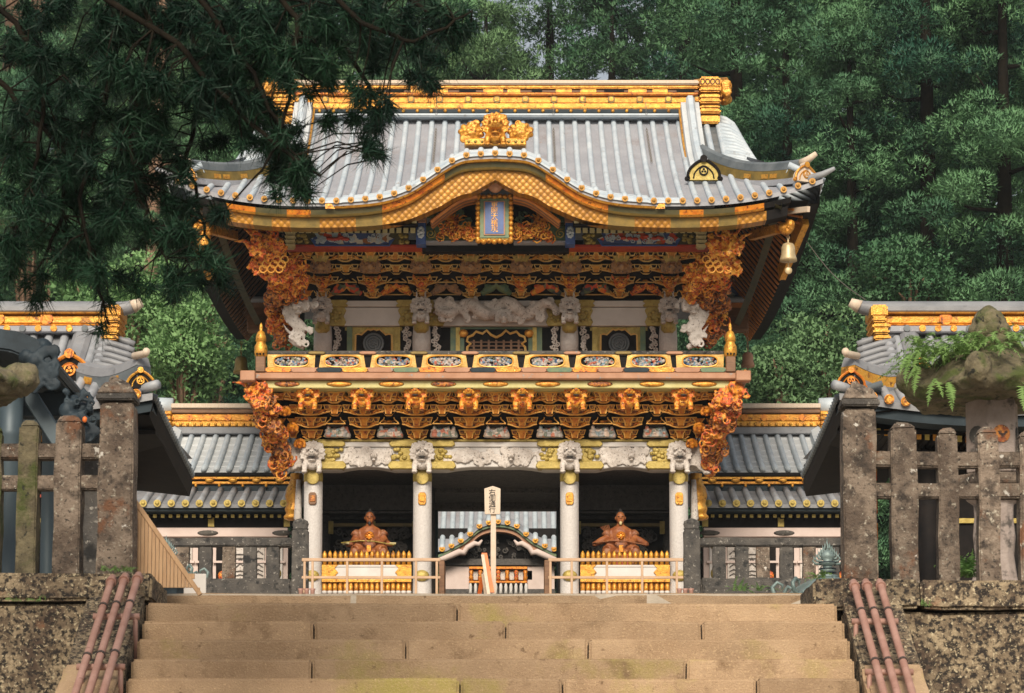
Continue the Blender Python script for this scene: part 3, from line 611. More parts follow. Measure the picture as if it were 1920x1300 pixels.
# ------------------------------------------------------------------ pavilions beside the stairs
def pavilion(sgn, label):
    XC = P(930, 700, 26.5).x; mir = lambda px: 930 + sgn * (px - 930)
    Ye, Yr, Yb = 26.5, 28.2, 29.9
    xc = P(mir(1574), 745, Ye).x; zc = P(0, 737, Ye).z; ze = zc - .16; zr = P(0, 622, Yr - .1).z
    t_ = thing('shrine_pavilion', label, 'pavilion', (xc + sgn * 3.2, Yr, Z0))
    xi = xc + sgn * 6.4                                         # far end, outside the picture
    xg = P(mir(1650), 620, Yr).x; xv = P(mir(1700), 620, Yr).x
    def zfront(x, y):
        t = min(1, max(0, (y - Ye) / (Yr - Ye))); u = max(0, 1 - abs(x - xc) / 1.6)
        return ze + .16 * u ** 2 * (1 - t) ** 2 + (zr - ze) * (.72 * t + .28 * t * t)
    yhip = lambda x: Ye + .03 + min(1, abs(x - xc) / abs(xv - xc)) * .9
    y1 = lambda x: Yr if (x - xv) * sgn > 0 else yhip(x)
    a, c = sorted((xc, xi)); sp = .168
    tile_roof(t_, zfront, a, c, lambda x: Ye, y1, 64, 8, [xc + sgn * (.16 + sp * i) for i in range(26)], .048, MT.tile, MT.tile_rib, MT.gold_hot, crest=True)
    # back slope, side slope and gable filling
    b = MB(); b.add([(xc, Yb + .0, zc - .1), (xi, Yb, ze), (xi, Yr, zr), (xg, Yr, zr), (xg, Yb - .9, ze + .8)], [(0, 1, 2, 3, 4)]); b.build('back_slope', MT.tile, t_); b = MB(); b.add([(xc, Yb - .02, zc - .18), (xi, Yb - .02, ze - .08), (xi, Yr, zr - .08), (xg, Yr - .02, zr - .08), (xg, Yb - .92, ze + .72)], [(0, 1, 2, 3, 4)]); b.build('back_soffit', MT.black, t_)
    ys = [Ye + (Yb - Ye) * i / 14 for i in range(15)]; zs = lambda y: zc - .03 - .30 * ((y - Ye) / (Yb - Ye)) ** .8
    b = MB(); vs = []
    for y in ys: vs += [(xc, y, zs(y)), (xv, min(max(y, Ye + .9), Yb - .9), zfront(xv, Ye + .9)), (xc, y, zs(y) - .09), (xc + sgn * .03, y, zs(y) - .20), (xc + sgn * .9, y, zs(y) - .10)]
    fs = []
    for i in range(14):
        for k in ((0, 1), (0, 2), (2, 3), (3, 4)): fs.append((5 * i + k[0], 5 * i + k[1], 5 * i + 5 + k[1], 5 * i + 5 + k[0]))
    b.add(vs, fs); b.build('side_slope', MT.black, t_)
    for i in range(30):
        y = Ye + .12 + (Yb - Ye - .2) * i / 29; b = MB(); b.tube([(xc - sgn * .03, y, zs(y) + .02), (xc + sgn * .45, y, zs(y) + .17)], .035, 7); b.build('side_roof_rib', MT.darktile, t_, smooth=True)
    # verge: rolled edge with stacked rib ends
    for i in range(7):
        y = Yr - .1 - i * .115; z = zfront(xv, y); xe = xg - sgn * (.02 + .012 * i)
        b = MB(); b.tube([(xe + sgn * .16, y - .02, z + .05), (xe, y - .02, z + .02), (xe - sgn * .16, y - .02, z - .03), (xe - sgn * .24, y - .02, z - .06)], .036, 8); b.build('verge_rib', MT.tile, t_, smooth=True)
    b = MB(); b.add([(xv, Yr, zr), (xg - sgn * .2, Yr, zr - .05), (xg - sgn * .26, Yr - .8, zfront(xv, Yr - .8) - .06), (xv, Yr - .8, zfront(xv, Yr - .8))], [(0, 1, 2, 3)]); b.build('verge_slope', MT.tile, t_)
    for px in (1661, 1678):
        x = P(mir(px), 640, Yr).x; b = MB(); b.tube([(x, y, zfront(x, y) + .02) for y in [Yr - .05 - .09 * k for k in range(9)]], .05, 8); b.build('roof_rib', MT.tile_rib, t_, smooth=True)
    b = MB(); sec = [(-.10, -.02), (.10, -.02), (.10, .05), (.055, .09), (-.055, .09), (-.10, .05)]
    sweep(b, [(xv, y, zfront(xv, y) + .03) for y in [Yr - .05 - .13 * k for k in range(7)]], sec); b.build('verge_ridge', MT.tile, t_)
    oni(t_, (xv, Yr - .93, zfront(xv, Yr - .92) - .03), .25 if sgn > 0 else .34, MT.black, MT.gold_hot)
    # hip ridge with gilded side
    h0 = Vector((xv - sgn * .02, Yr - .8, zfront(xv, Yr - .8) + .04)); h1 = P(mir(1590), 690, Ye + .1); pts = []
    for i in range(9):
        q = i / 8; p = h0.lerp(h1, q); p.z += -.11 * math.sin(math.pi * q); pts.append(p)
    b = MB(); sweep(b, pts, [(-.09, .02), (.09, .02), (.07, .11), (0, .15), (-.07, .11)]); b.build('hip_ridge', MT.tile, t_)
    b = MB(); sweep(b, pts, [(-.085, -.09), (.085, -.09), (.085, .018), (-.085, .018)]); b.build('hip_ridge_band', MT.gold_yel if sgn > 0 else MT.darktile, t_)
    if sgn < 0:
        for q in (2, 5): b = MB(); sweep(b, [pts[q], pts[q].lerp(pts[q + 1], .9)], [(-.09, -.07), (.09, -.07), (.09, .0), (-.09, .0)]); b.build('gilt_fitting', MT.gold_yel, t_)
    b = MB(); sweep(b, pts, [(-.1, -.17), (.1, -.17), (.1, -.092), (-.1, -.092)]); b.build('hip_ridge_base', MT.tile, t_)
    oni(t_, (h1.x + sgn * .02, h1.y - .06, P(0, 727, Ye).z), .21, MT.black, MT.gold_hot if sgn > 0 else MT.gold_yel)
    b = MB(); b.tube([(h1.x + sgn * .1, h1.y - .05, h1.z + .11), (h1.x - sgn * .03, h1.y - .12, h1.z + .12), (h1.x - sgn * .05, h1.y - .2, h1.z + .13)], .038, 9); b.build('hip_tip', MT.signwood, t_, smooth=True)
    b = MB(); b.tube([(xc + sgn * .15, Ye + .1, zc + .05), (xc - sgn * .06, Ye - .06, zc + .075)], .05, 9); b.build('corner_tile', MT.tile_rib, t_, smooth=True)
    # main ridge
    z = lambda py: P(0, py, Yr - .18).z
    xr = P(mir(1636), 600, Yr).x
    for (py0, py1, d, mt, nm) in ((572, 584, .17, MT.tile, 'ridge_cap'), (585.5, 589, .20, MT.gold, 'ridge_line'), (590, 606, .15, MT.gold_yel, 'ridge_board'), (606.5, 611, .17, MT.gold_hot, 'ridge_trim'), (611.5, 624, .20, MT.copper, 'ridge_base')):
        b = MB(); p, q = sorted((xr, xi)); b.box(p, q, Yr - d, Yr + d, z(py1), z(py0)); b.build(nm, mt, t_, bevel=.012)
    b = MB(); b.tube([(xi, Yr, z(573)), (xr, Yr, z(573)), (P(mir(1618), 600, Yr).x, Yr, z(570)), (P(mir(1596), 600, Yr).x, Yr, z(561))], [.085, .085, .075, .05], 10); b.build('ridge_roll', MT.tile, t_, smooth=True)
    x0 = P(mir(1612), 600, Yr).x; b = MB(); b.tube([(x0, Yr - .01, z(569)), (P(mir(1594), 600, Yr).x, Yr - .01, z(560))], [.075, .045], 10); b.build('ridge_tip', MT.signwood, t_, smooth=True)
    for k in range(5):
        b = MB(); p, q = sorted((P(mir(1628 + k), 600, Yr).x, P(mir(1659 - (k % 2) * 3 + (k > 1) * 5), 600, Yr).x)); b.box(p, q, Yr - .26 - .02 * (k % 2), Yr + .26, z(586 + k * 11 + 10), z(586 + k * 11 - (12 if k == 0 else 0))); b.build('ridge_end_block', MT.gold_yel, t_, bevel=.018, segs=2)
    for k in range(9):
        x = P(mir(1695 + 29 * k), 617, Yr).x; b = MB(); b.disc((x, Yr - .20, z(617)), .036, .02); b.build('ridge_stud', MT.gold if k % 4 else MT.darktile, t_)
    for k in range(3):
        x = P(mir(1768 + 90 * k), 597, Yr).x; b = MB(); b.disc((x, Yr - .15, z(597)), .07, .025); b.build('ridge_crest', MT.gold_hot, t_)
    # eave boards, rafter ends, walls and posts
    b = MB(); p, q = sorted((xc, xi)); vs = []; n = 20
    for i in range(n + 1):
        x = xc + (xi - xc) * i / n; zz = zfront(x, Ye) - .075; vs += [(x, Ye + .05, zz), (x, Ye + .05, zz - .10), (x, Ye + .35, zz - .10), (x, Ye + .35, zz)]
    b.add(vs, [(4 * i + k, 4 * i + (k + 1) % 4, 4 * i + 4 + (k + 1) % 4, 4 * i + 4 + k) for i in range(n) for k in range(4)] + [(0, 1, 2, 3)]); b.build('eave_board', MT.blue_black, t_)
    for i in range(46):
        x = xc + sgn * (.28 + .083 * i); zz = zfront(x, Ye) - .20; b = MB(); b.box(x - .024, x + .024, Ye + .42, Ye + 2.1, zz - .075, zz - .01, 0); b.f = b.f; b.m[2] = 1; b.build('rafter', [MT.black, MT.gold if i % 2 else MT.gold_pale], t_)
    b = MB(); p, q = sorted((xc + sgn * .02, xi)); b.box(p, q, Ye + .40, Yb - .2, ze - .19, ze - .15); b.build('soffit', MT.black, t_)
    xw = xc + sgn * .95; b = MB(); p, q = sorted((xw, xi - sgn * .95)); b.box(p, q, Ye + .9, Yb - .7, Z0, ze - .19); b.build('wall', MT.black, t_)
    for px in (1, 4.2):
        x = xc + sgn * px; b = MB(); b.lathe([(.11, 0), (.11, ze - .3 - Z0)], (x, Ye + .8, Z0), 14); b.build('column', MT.slate if sgn < 0 else MT.black, t_, smooth=True)
    b = MB(); p, q = sorted((xc + sgn * .60, xc + sgn * .70)); b.box(p, q, Ye + 2.4, Ye + 3.2, ze - 1.0, ze - .2); b.build('painted_bracket', MT.gay, t_)
    for k, (pz, wz) in enumerate(((.42, .05), (.55, .03), (.8, .05))):
        b = MB(); p, q = sorted((xw, xw + sgn * 3)); b.box(p, q, Ye + .87, Ye + .885, ze - .19 - pz - wz, ze - .19 - pz)
        b.build('gilt_band', MT.gold_pale if k != 1 else MT.redline, t_)
    return t_
pavilion(1, 'shrine pavilion with gilded ridge behind the fern-topped stone lantern')
pavilion(-1, 'shrine pavilion with grey tiles partly hidden by hanging pine needles')

# ------------------------------------------------------------------ corridors flanking the gate
def corridor(sgn, label):
    mir = lambda px: 930 + sgn * (px - 930)
    inn, out = 1322, 1552
    Yr, Ye = 57.0, 54.6
    t = thing('corridor_building', label, 'corridor', (P(mir(1440), 1000, 54).x, 54, ZG))
    x_in, x_out = P(mir(inn), 850, Ye).x, P(mir(1549), 850, Ye).x; z0, z1 = Z(884, Ye), Z(812, Yr)
    zf = lambda x, y: z0 + (z1 - z0) * (.85 * (y - Ye) / (Yr - Ye) + .15 * ((y - Ye) / (Yr - Ye)) ** 2)
    a, c = sorted((x_in - sgn * 1.2, x_out)); sp = 23.3 * M_PX(850, 55.5)
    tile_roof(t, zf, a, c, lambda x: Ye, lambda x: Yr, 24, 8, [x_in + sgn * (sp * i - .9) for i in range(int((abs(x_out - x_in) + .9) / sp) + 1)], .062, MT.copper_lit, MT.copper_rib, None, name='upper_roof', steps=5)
    b = MB(); a2, c2 = a, c; b.add([(a2, Yr, z1), (c2, Yr, z1), (c2, Yr + 2.6, z0), (a2, Yr + 2.6, z0)], [(0, 1, 2, 3)]); b.build('back_slope', MT.copper, t)
    for k in range(1, 7):                                  # overlapping sheet courses
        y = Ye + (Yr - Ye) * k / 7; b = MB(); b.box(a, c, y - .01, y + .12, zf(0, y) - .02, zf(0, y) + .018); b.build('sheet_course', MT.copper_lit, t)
    xr = P(mir(1536), 780, Yr).x; a, c = sorted((x_in - sgn * 1.2, xr)); z = lambda py: Z(py, Yr - .3)
    for (p0, p1, d, mt, nm) in ((757, 766, .34, MT.signwood, 'ridge_cap'), (767, 775, .30, MT.brown, 'ridge_moulding'), (776, 789, .27, MT.gold, 'ridge_board'), (789.5, 800, .30, MT.gold_yel, 'ridge_trim'), (801, 814, .32, MT.tile, 'ridge_base')):
        b = MB(); b.box(a, c, Yr - d, Yr + d, z(p1), z(p0)); b.build(nm, mt, t, bevel=.015)
    for k in range(6):
        b = MB(); b.disc((P(mir(1394 + 36 * k), 783, Yr).x, Yr - .27, z(783)), .075, .03); b.build('ridge_crest', MT.gold_hot, t)
    for k in range(13):
        b = MB(); b.ell((P(mir(1375 + 13 * k), 796, Yr).x, Yr - .31, z(796)), .035); b.build('ridge_stud', MT.gold_yel, t, smooth=True)
    b = MB(); p, q = sorted((P(mir(1534), 780, Yr).x, P(mir(1556), 780, Yr).x))
    for k in range(4): b.box(p, q + .0, Yr - .42 - .03 * (k % 2), Yr + .4, z(772 + 9 * k + 8), z(772 + 9 * k))
    b.build('ridge_end_block', MT.gold_yel, t, bevel=.02)
    b = MB(); b.tube([(xr, Yr, z(759)), (P(mir(1560), 760, Yr).x, Yr, z(758)), (P(mir(1590), 760, Yr).x, Yr, z(752))], [.2, .2, .12], 10); b.build('ridge_tip', MT.copper_rib, t, smooth=True)
    sec = [(-.17, 0), (.17, 0), (.15, .16), (0, .24), (-.15, .16)]; xv = P(mir(1541), 850, 56).x; b = MB(); sweep(b, [(xv, Yr - .2 - i * .3, zf(0, Yr - .2 - i * .3)) for i in range(8)], sec); b.build('verge_ridge', MT.copper_rib, t)
    # gilded gutter beam and the lower roof in front
    a, c = sorted((P(mir(1312), 900, 53.6).x, P(mir(1612), 900, 53.6).x))
    for (p0, p1, y, mt, nm) in ((886, 893, 53.55, MT.black, 'gutter'), (894, 899, 53.5, MT.gold_yel, 'gilt_line'), (899.5, 902, 53.54, MT.black, 'gutter_gap'), (902.5, 908, 53.5, MT.gold, 'gilt_line'), (908.5, 922, 53.56, MT.blue_black, 'beam')):
        b = MB(); b.box(a, c, y, y + .5, Z(p1, y), Z(p0, y)); b.build(nm, mt, t, bevel=.012)
    for k in range(6):
        x = P(mir(1335 + 44 * k), 900, 53.5).x; b = MB(); b.ell((x, 53.47, Z(901, 53.5)), (.09, .03, .05)); b.build('gilt_boss', MT.gold_yel, t, smooth=True)
        b = MB(); b.ell((x + .2, 53.47, Z(911, 53.5)), (.03, .03, .04)); b.build('gilt_drop', MT.gold, t, smooth=True)
    Y0, Y1 = 52.2, 53.5; zl, zh = Z(946, Y0), Z(921, Y1); zf2 = lambda x, y: zl + (zh - zl) * (y - Y0) / (Y1 - Y0); sp = 26.3 * M_PX(940, Y0)
    tile_roof(t, zf2, a, c, lambda x: Y0, lambda x: Y1, 2, 2, [P(mir(1328), 940, Y0).x + sgn * sp * i for i in range(11)], .07, MT.tile, MT.tile_rib, MT.gold_pale, name='lower_roof', steps=3)
    b = MB(); b.box(a, c, Y0 + .06, Y0 + .5, Z(958, Y0), Z(950, Y0)); b.build('eave_board', MT.blue_black, t, bevel=.01)
    for k in range(20):
        x = P(mir(1322 + 14.6 * k), 966, Y0 + .2).x; b = MB(); b.box(x - .035, x + .035, Y0 + .25, 53.6, Z(970, Y0 + .2), Z(964, Y0 + .2)); b.m[2] = 1; b.build('rafter', [MT.black, MT.gold_pale], t)
    b = MB(); b.box(a, c, Y0 + .5, Y0 + .6, Z(989, Y0 + .5), Z(958, Y0 + .5)); b.build('eave_wall', MT.black, t)
    yw = Y0 + .46
    for k in range(3):
        x = P(mir(1322 + 142 * k), 980, yw).x; b = MB(); b.box(x - .06, x + .06, yw - .03, yw + .02, Z(988, yw), Z(971, yw)); b.build('gilt_fitting', MT.gold_pale, t)
        x = P(mir(1330 + 140 * k), 1000, yw).x; b = MB(); b.ell((x, yw - .04, Z(1000, yw)), (.21, .03, .055)); b.build('oval_fitting', MT.darkstone, t, smooth=True)
    b = MB(); b.box(a, c, yw - .03, yw + .3, Z(1007, yw), Z(990, yw)); b.build('tie_beam', MT.wall, t, bevel=.01)
    b = MB(); b.box(a, c, yw + .05, yw + .5, ZG - .3, Z(1007.5, yw)); b.build('wall', MT.wall, t)
    for k in range(9):                                   # carved panels, doors and gilded bits on the wall behind the fence
        x0, x1 = sorted((P(mir(1330 + 34 * k), 1050, yw).x, P(mir(1330 + 34 * k + 23), 1050, yw).x))
        m = [MT.white, MT.carved, MT.carved, MT.black, MT.black, MT.carved, MT.carved, MT.black, MT.white][k]
        b = MB(); b.box(x0, x1, yw, yw + .08, Z(1088, yw), Z(1012, yw)); pn = b.build('wall_panel', m, t, bevel=.008)
        b = MB(); b.box(x0 - .05, x1 + .05, yw - .03, yw + .03, Z(1056, yw), Z(1052, yw)); b.build('wall_rail', MT.wall, t)
        if m is MT.carved:
            b = MB(); random.seed(k)
            for q in range(6): b.tube([(x0 + .04, yw - .01, Z(1040 + q * 8, yw)), ((x0 + x1) / 2, yw - .02, Z(1036 + q * 8 + random.uniform(-4, 4), yw)), (x1 - .03, yw - .01, Z(1040 + q * 8, yw))], .012, 4)
            b.build('relief', MT.greycarve, pn)
        elif m is MT.black:
            b = MB(); b.ell(((x0 + x1) / 2, yw - .01, Z(1080, yw)), (.08, .03, .10)); b.ell(((x0 + x1) / 2, yw - .01, Z(1020, yw)), (.06, .03, .08)); b.build('lacquer_boss', MT.fire, pn, smooth=True)
        else:
            b = MB(); b.ell(((x0 + x1) / 2, yw - .01, Z(1022, yw)), (.10, .03, .12)); b.ell(((x0 + x1) / 2, yw - .01, Z(1076, yw)), (.10, .03, .12)); b.build('gilt_boss', MT.gold_pale, pn, smooth=True)
    return t
corridor(1, 'corridor wing with pale ribbed roof between the gate and the fern-topped lantern')
corridor(-1, 'corridor wing with pale ribbed roof between the gate and the slanting picket fence')
def terrace_fence(sgn, label):
    mir = lambda px: 930 + sgn * (px - 930); Y = 48.2; t = thing('terrace_fence', label, 'stone fence', (P(mir(1430), 1100, Y).x, Y, ZG))
    a, c = sorted((P(mir(1312), 1020, Y).x, P(mir(1610), 1020, Y).x))
    b = MB(); b.box(a, c, Y - .12, Y + .12, Z(1026, Y), Z(1010, Y)); b.build('top_rail', MT.darkstone, t, cut=.3, bevel=.02, segs=2, jag=.012)
    b = MB(); b.box(a, c, Y - .25, Y + .3, ZG - .02, Z(1087, Y)); b.build('plinth', MT.darkstone, t, cut=.3, bevel=.03, segs=2, jag=.02)
    for px in (1348, 1391, 1430, 1474, 1517, 1560, 1600):
        x = P(mir(px), 1050, Y).x; b = MB(); b.box(x - .12, x + .12, Y - .09, Y + .09, Z(1087, Y), Z(1026, Y)); b.build('post', MT.stone if px in (1430, 1517) else MT.darkstone, t, cut=.2, bevel=.012, segs=2, jag=.008)
    x = P(mir(1297), 1050, Y - .6).x; b = MB(); y = Y - .6; b.box(x - .145, x + .145, y - .14, y + .14, ZG - .02, Z(995, y)); b.build('end_post', MT.darkstone, t, cut=.2, bevel=.015, segs=2, jag=.008)
    b = MB(); h = Z(972, y) - Z(995, y); b.lathe([(.13, 0), (.15, .12 * h), (.13, .2 * h), (.15, .5 * h), (.13, .75 * h), (.06, .92 * h), (0, h)], (x, y, Z(995, y) + .002), 14); b.build('finial', MT.darkstone, t, smooth=True)
    for k in range(3):
        px = mir(1274) + (sgn * 11 * k); p = P(px, 1118, 46.6); b = MB(); b.tube([(p.x, 46.6, ZG - .1), (p.x, 46.6, ZG + .12), (p.x, 46.6, ZG + .16)], [.04, .04, .055], 10); tag(b.build('short_pipe_post', MT.pipe, smooth=True, origin=(p.x, 46.6, ZG)), ('nearest', 'middle', 'outermost')[k] + f" of three short pink pipe stubs by the round-topped post {'behind the picket fence' if sgn < 0 else 'beside the wide-sleeved statue'}", 'pipe post', 'pipe stubs at the terrace edge')
terrace_fence(1, 'dark stone fence with round finial on the terrace, weeds below it')
terrace_fence(-1, 'dark stone fence with round finial on the terrace behind slanting picket fence')

# ------------------------------------------------------------------ inner gate seen through the passage
Yi = 84.0; ti = thing('inner_gate', 'inner gate with pale undulating roof seen through the passage', 'gate', (P(935, 1000, Yi).x, Yi, ZG))
xci = P(934, 1000, Yi).x; mi_ = M_PX(1000, Yi)
tab = [(0, 979), (18, 981), (36, 988), (50, 1000), (62, 1010), (80, 1020), (100, 1031), (125, 1040), (160, 1043)]
ez = lambda x: Z(smooth_interp(abs(x - xci) / mi_, [q[0] for q in tab], [q[1] for q in tab]), Yi)
zr = Z(958, Yi + 3)
zfi = lambda x, y: max(ez(x) + .30 * (1 - math.exp(-(y - Yi) / .3)) , ez(xci + 150 * mi_) + .2 + (zr - ez(xci + 150 * mi_)) * (y - Yi) / 3)
tile_roof(ti, zfi, xci - 150 * mi_, xci + 150 * mi_, lambda x: Yi, lambda x: Yi + 3, 60, 10, [xci + mi_ * 17.5 * i for i in range(-8, 9)], .09, MT.copper, MT.copper_rib, MT.gold_yel, steps=12)
b = MB(); b.box(xci - 3, xci + 3, Yi + 2.7, Yi + 3.3, zr, Z(948, Yi + 3)); b.build('ridge', MT.gold, ti, bevel=.03)
b = MB(); b.box(xci - 3, xci + 3, Yi + 2.65, Yi + 3.3, zr - .2, zr - .01); b.build('ridge_base', MT.copper_rib, ti, bevel=.03)
def edge_band(parent, name, mt, d0, d1, y0, y1, n=50, W=140):
    b = MB(); vs = []
    for i in range(n + 1):
        x = xci + mi_ * W * (2 * i / n - 1); z = ez(x); vs += [(x, y0, z - d0 * mi_), (x, y0, z - d1 * mi_), (x, y1, z - d1 * mi_), (x, y1, z - d0 * mi_)]
    b.add(vs, [(4 * i + k, 4 * i + (k + 1) % 4, 4 * i + 4 + (k + 1) % 4, 4 * i + 4 + k) for i in range(n) for k in range(4)]); return b.build(name, mt, parent)
edge_band(ti, 'gable_edge', MT.teal, 4, 9, Yi + .05, Yi + .6); edge_band(ti, 'gable_board', MT.rust, 9.2, 17, Yi + .15, Yi + .6)
b = MB()
for s in (-1, 1): b.tube([(xci + s * mi_ * x, Yi + .1, Z(y, Yi)) for x, y in ((120, 1054), (95, 1044), (72, 1034), (64, 1036), (58, 1026), (44, 1018), (36, 1020), (30, 1012))], [.08, .10, .11, .10, .09, .09, .08, .03], 6)
b.build('gable_scrollwork', MT.wall, ti, smooth=True)
b = MB(); b.box(xci - 115 * mi_, xci + 115 * mi_, Yi + .7, Yi + .9, Z(1052, Yi), Z(985, Yi)); b.build('tympanum', MT.black, ti)
b = MB()
for i in range(70):
    px = random.uniform(-105, 105); py = random.uniform(1000 + abs(px) * .35, 1042); b.curl((xci + px * mi_, Yi + .62, Z(py, Yi)), random.uniform(.05, .11), .03, a0=random.uniform(0, 6), sgn=random.choice((-1, 1)), k=9)
b.build('dragon_carving', MT.greycarve, ti, smooth=True)
b = MB(); b.box(xci - 120 * mi_, xci + 120 * mi_, Yi + .5, Yi + .9, Z(1056, Yi), Z(1044, Yi)); b.build('beam', MT.greycarve, ti)
for s in (-1, 1):
    a, c = sorted((xci + s * 55 * mi_, xci + s * 106 * mi_)); b = MB(); b.box(a, c, Yi + .6, Yi + .9, ZG - .2, Z(1057, Yi)); b.build('wall', MT.wall, ti)
    b = MB(); b.box(a - .02, c + .02, Yi + .52, Yi + .59, Z(1112, Yi), Z(1101, Yi)); b.build('base_panel', MT.greycarve, ti)
b = MB(); b.box(xci - 56 * mi_, xci + 56 * mi_, Yi + .7, Yi + .9, ZG - .2, Z(1057, Yi)); b.build('door_wall', MT.greycarve, ti)
for py, h in ((1059, 5), (1086, 4)): b = MB(); b.box(xci - 55 * mi_, xci + 55 * mi_, Yi + .45, Yi + .6, Z(py + h, Yi), Z(py, Yi)); b.build('gilt_rail', MT.gold_hot, ti, bevel=.01)
for k in range(7):
    x = xci + (-51 + 17 * k) * mi_; b = MB(); b.lathe([(.05, 0), (.08, .1), (.05, .2), (.08, .3), (.05, .35)], (x, Yi + .52, Z(1086, Yi)), 8); b.build('baluster', MT.fire if k % 2 else MT.gold_hot, ti, smooth=True)
    b = MB(); b.box(x + .03, x + .22, Yi + .6, Yi + .66, Z(1083, Yi), Z(1066, Yi)); b.build('carved_panel', MT.carved, ti)
for k in range(12):
    x = xci + (-52 + 9.5 * k) * mi_; b = MB(); b.lathe([(.07, 0), (.045, .10), (.06, .22), (.03, .34)], (x, Yi + .5, Z(1110, Yi)), 8); b.build('white_baluster', MT.white, ti, smooth=True)
# ------------------------------------------------------------------ the great gate
g = lambda d, py, Y: P(930 + d, py, Y)
XC = g(0, 800, 50).x
def gx(d, py, Y): return XC + d * M_PX(py, Y)
gate = thing('shrine_gate', 'ornate two-storey shrine gate with gilded brackets and undulating grey roof', 'gate', (XC, 52.2, ZG))
COLS = (-343, -138, 138, 343)

# roof -----------------------------------------------------------------
Ye, Yr = 47.0, 52.3
me_ = M_PX(378, Ye); ze0 = Z(379, Ye); zrt = Z(217, Yr - .25)
KT = ((0, 55, 75, 98, 120, 140, 160, 185, 210, 245, 290, 330), (287, 291, 298, 312, 327, 341, 353, 363, 370, 375, 378, 379))
def kdelta(x): return (379 - smooth_interp(abs(x - XC) / me_, KT[0], KT[1])) * me_
def eave_z(x): u = abs(x - XC); return ze0 + .46 * max(0, (u - 3.3) / 2.7) ** 2.3 + kdelta(x)
def zgate(x, y):
    t = min(1, max(0, (y - Ye) / (Yr - Ye))); u = abs(x - XC)
    main = ze0 + .46 * max(0, (u - 3.3) / 2.7) ** 2.3 * (1 - t) ** 2 + (zrt - ze0) * (.74 * t + .26 * t * t)
    k = kdelta(x)
    return max(main, ze0 + k + .24 * (1 - math.exp(-(y - Ye) / .28)) + .03 * (y - Ye)) if k > .01 else main
UV, UC = gx(368, 250, 51) - XC, 5.92
def y_top(x):
    u = abs(x - XC)
    if u <= UV + .05: return Yr
    return Ye + .05 + max(0, (UC - u) / (UC - UV)) * 3.0
y_low = lambda x: Ye - (.22 if abs(x - XC) < 320 * me_ else 0.0)
rsp = 24.35 * M_PX(217, 52)
roof = tile_roof(gate, zgate, XC - UC, XC + UC, lambda x: Ye, y_top, 150, 22, [XC + rsp * k for k in range(-22, 23)], .056, MT.copper, MT.copper_rib, MT.tile_end, steps=22, th=.08)
# stepped tile edge along the undulating eave: one short pan face between every two battens
for k in range(-13, 13):
    x0, x1 = XC + rsp * k + .03, XC + rsp * (k + 1) - .03; b = MB(); m = 5
    for q in range(3):
        y0 = Ye - .035 + .12 * q; vs = []
        for i in range(m + 1):
            x = x0 + (x1 - x0) * i / m; z = zgate(x, Ye + .12 * q) + .006; vs += [(x, y0, z - .035), (x, y0, z + .012), (x, y0 + .13, zgate(x, Ye + .12 * (q + 1)) + .016)]
        b.add(vs, [(3 * i + c, 3 * i + c + 1, 3 * i + 4 + c, 3 * i + 3 + c) for i in range(m) for c in range(2)])
    b.build('eave_tile', MT.copper_rib, gate)
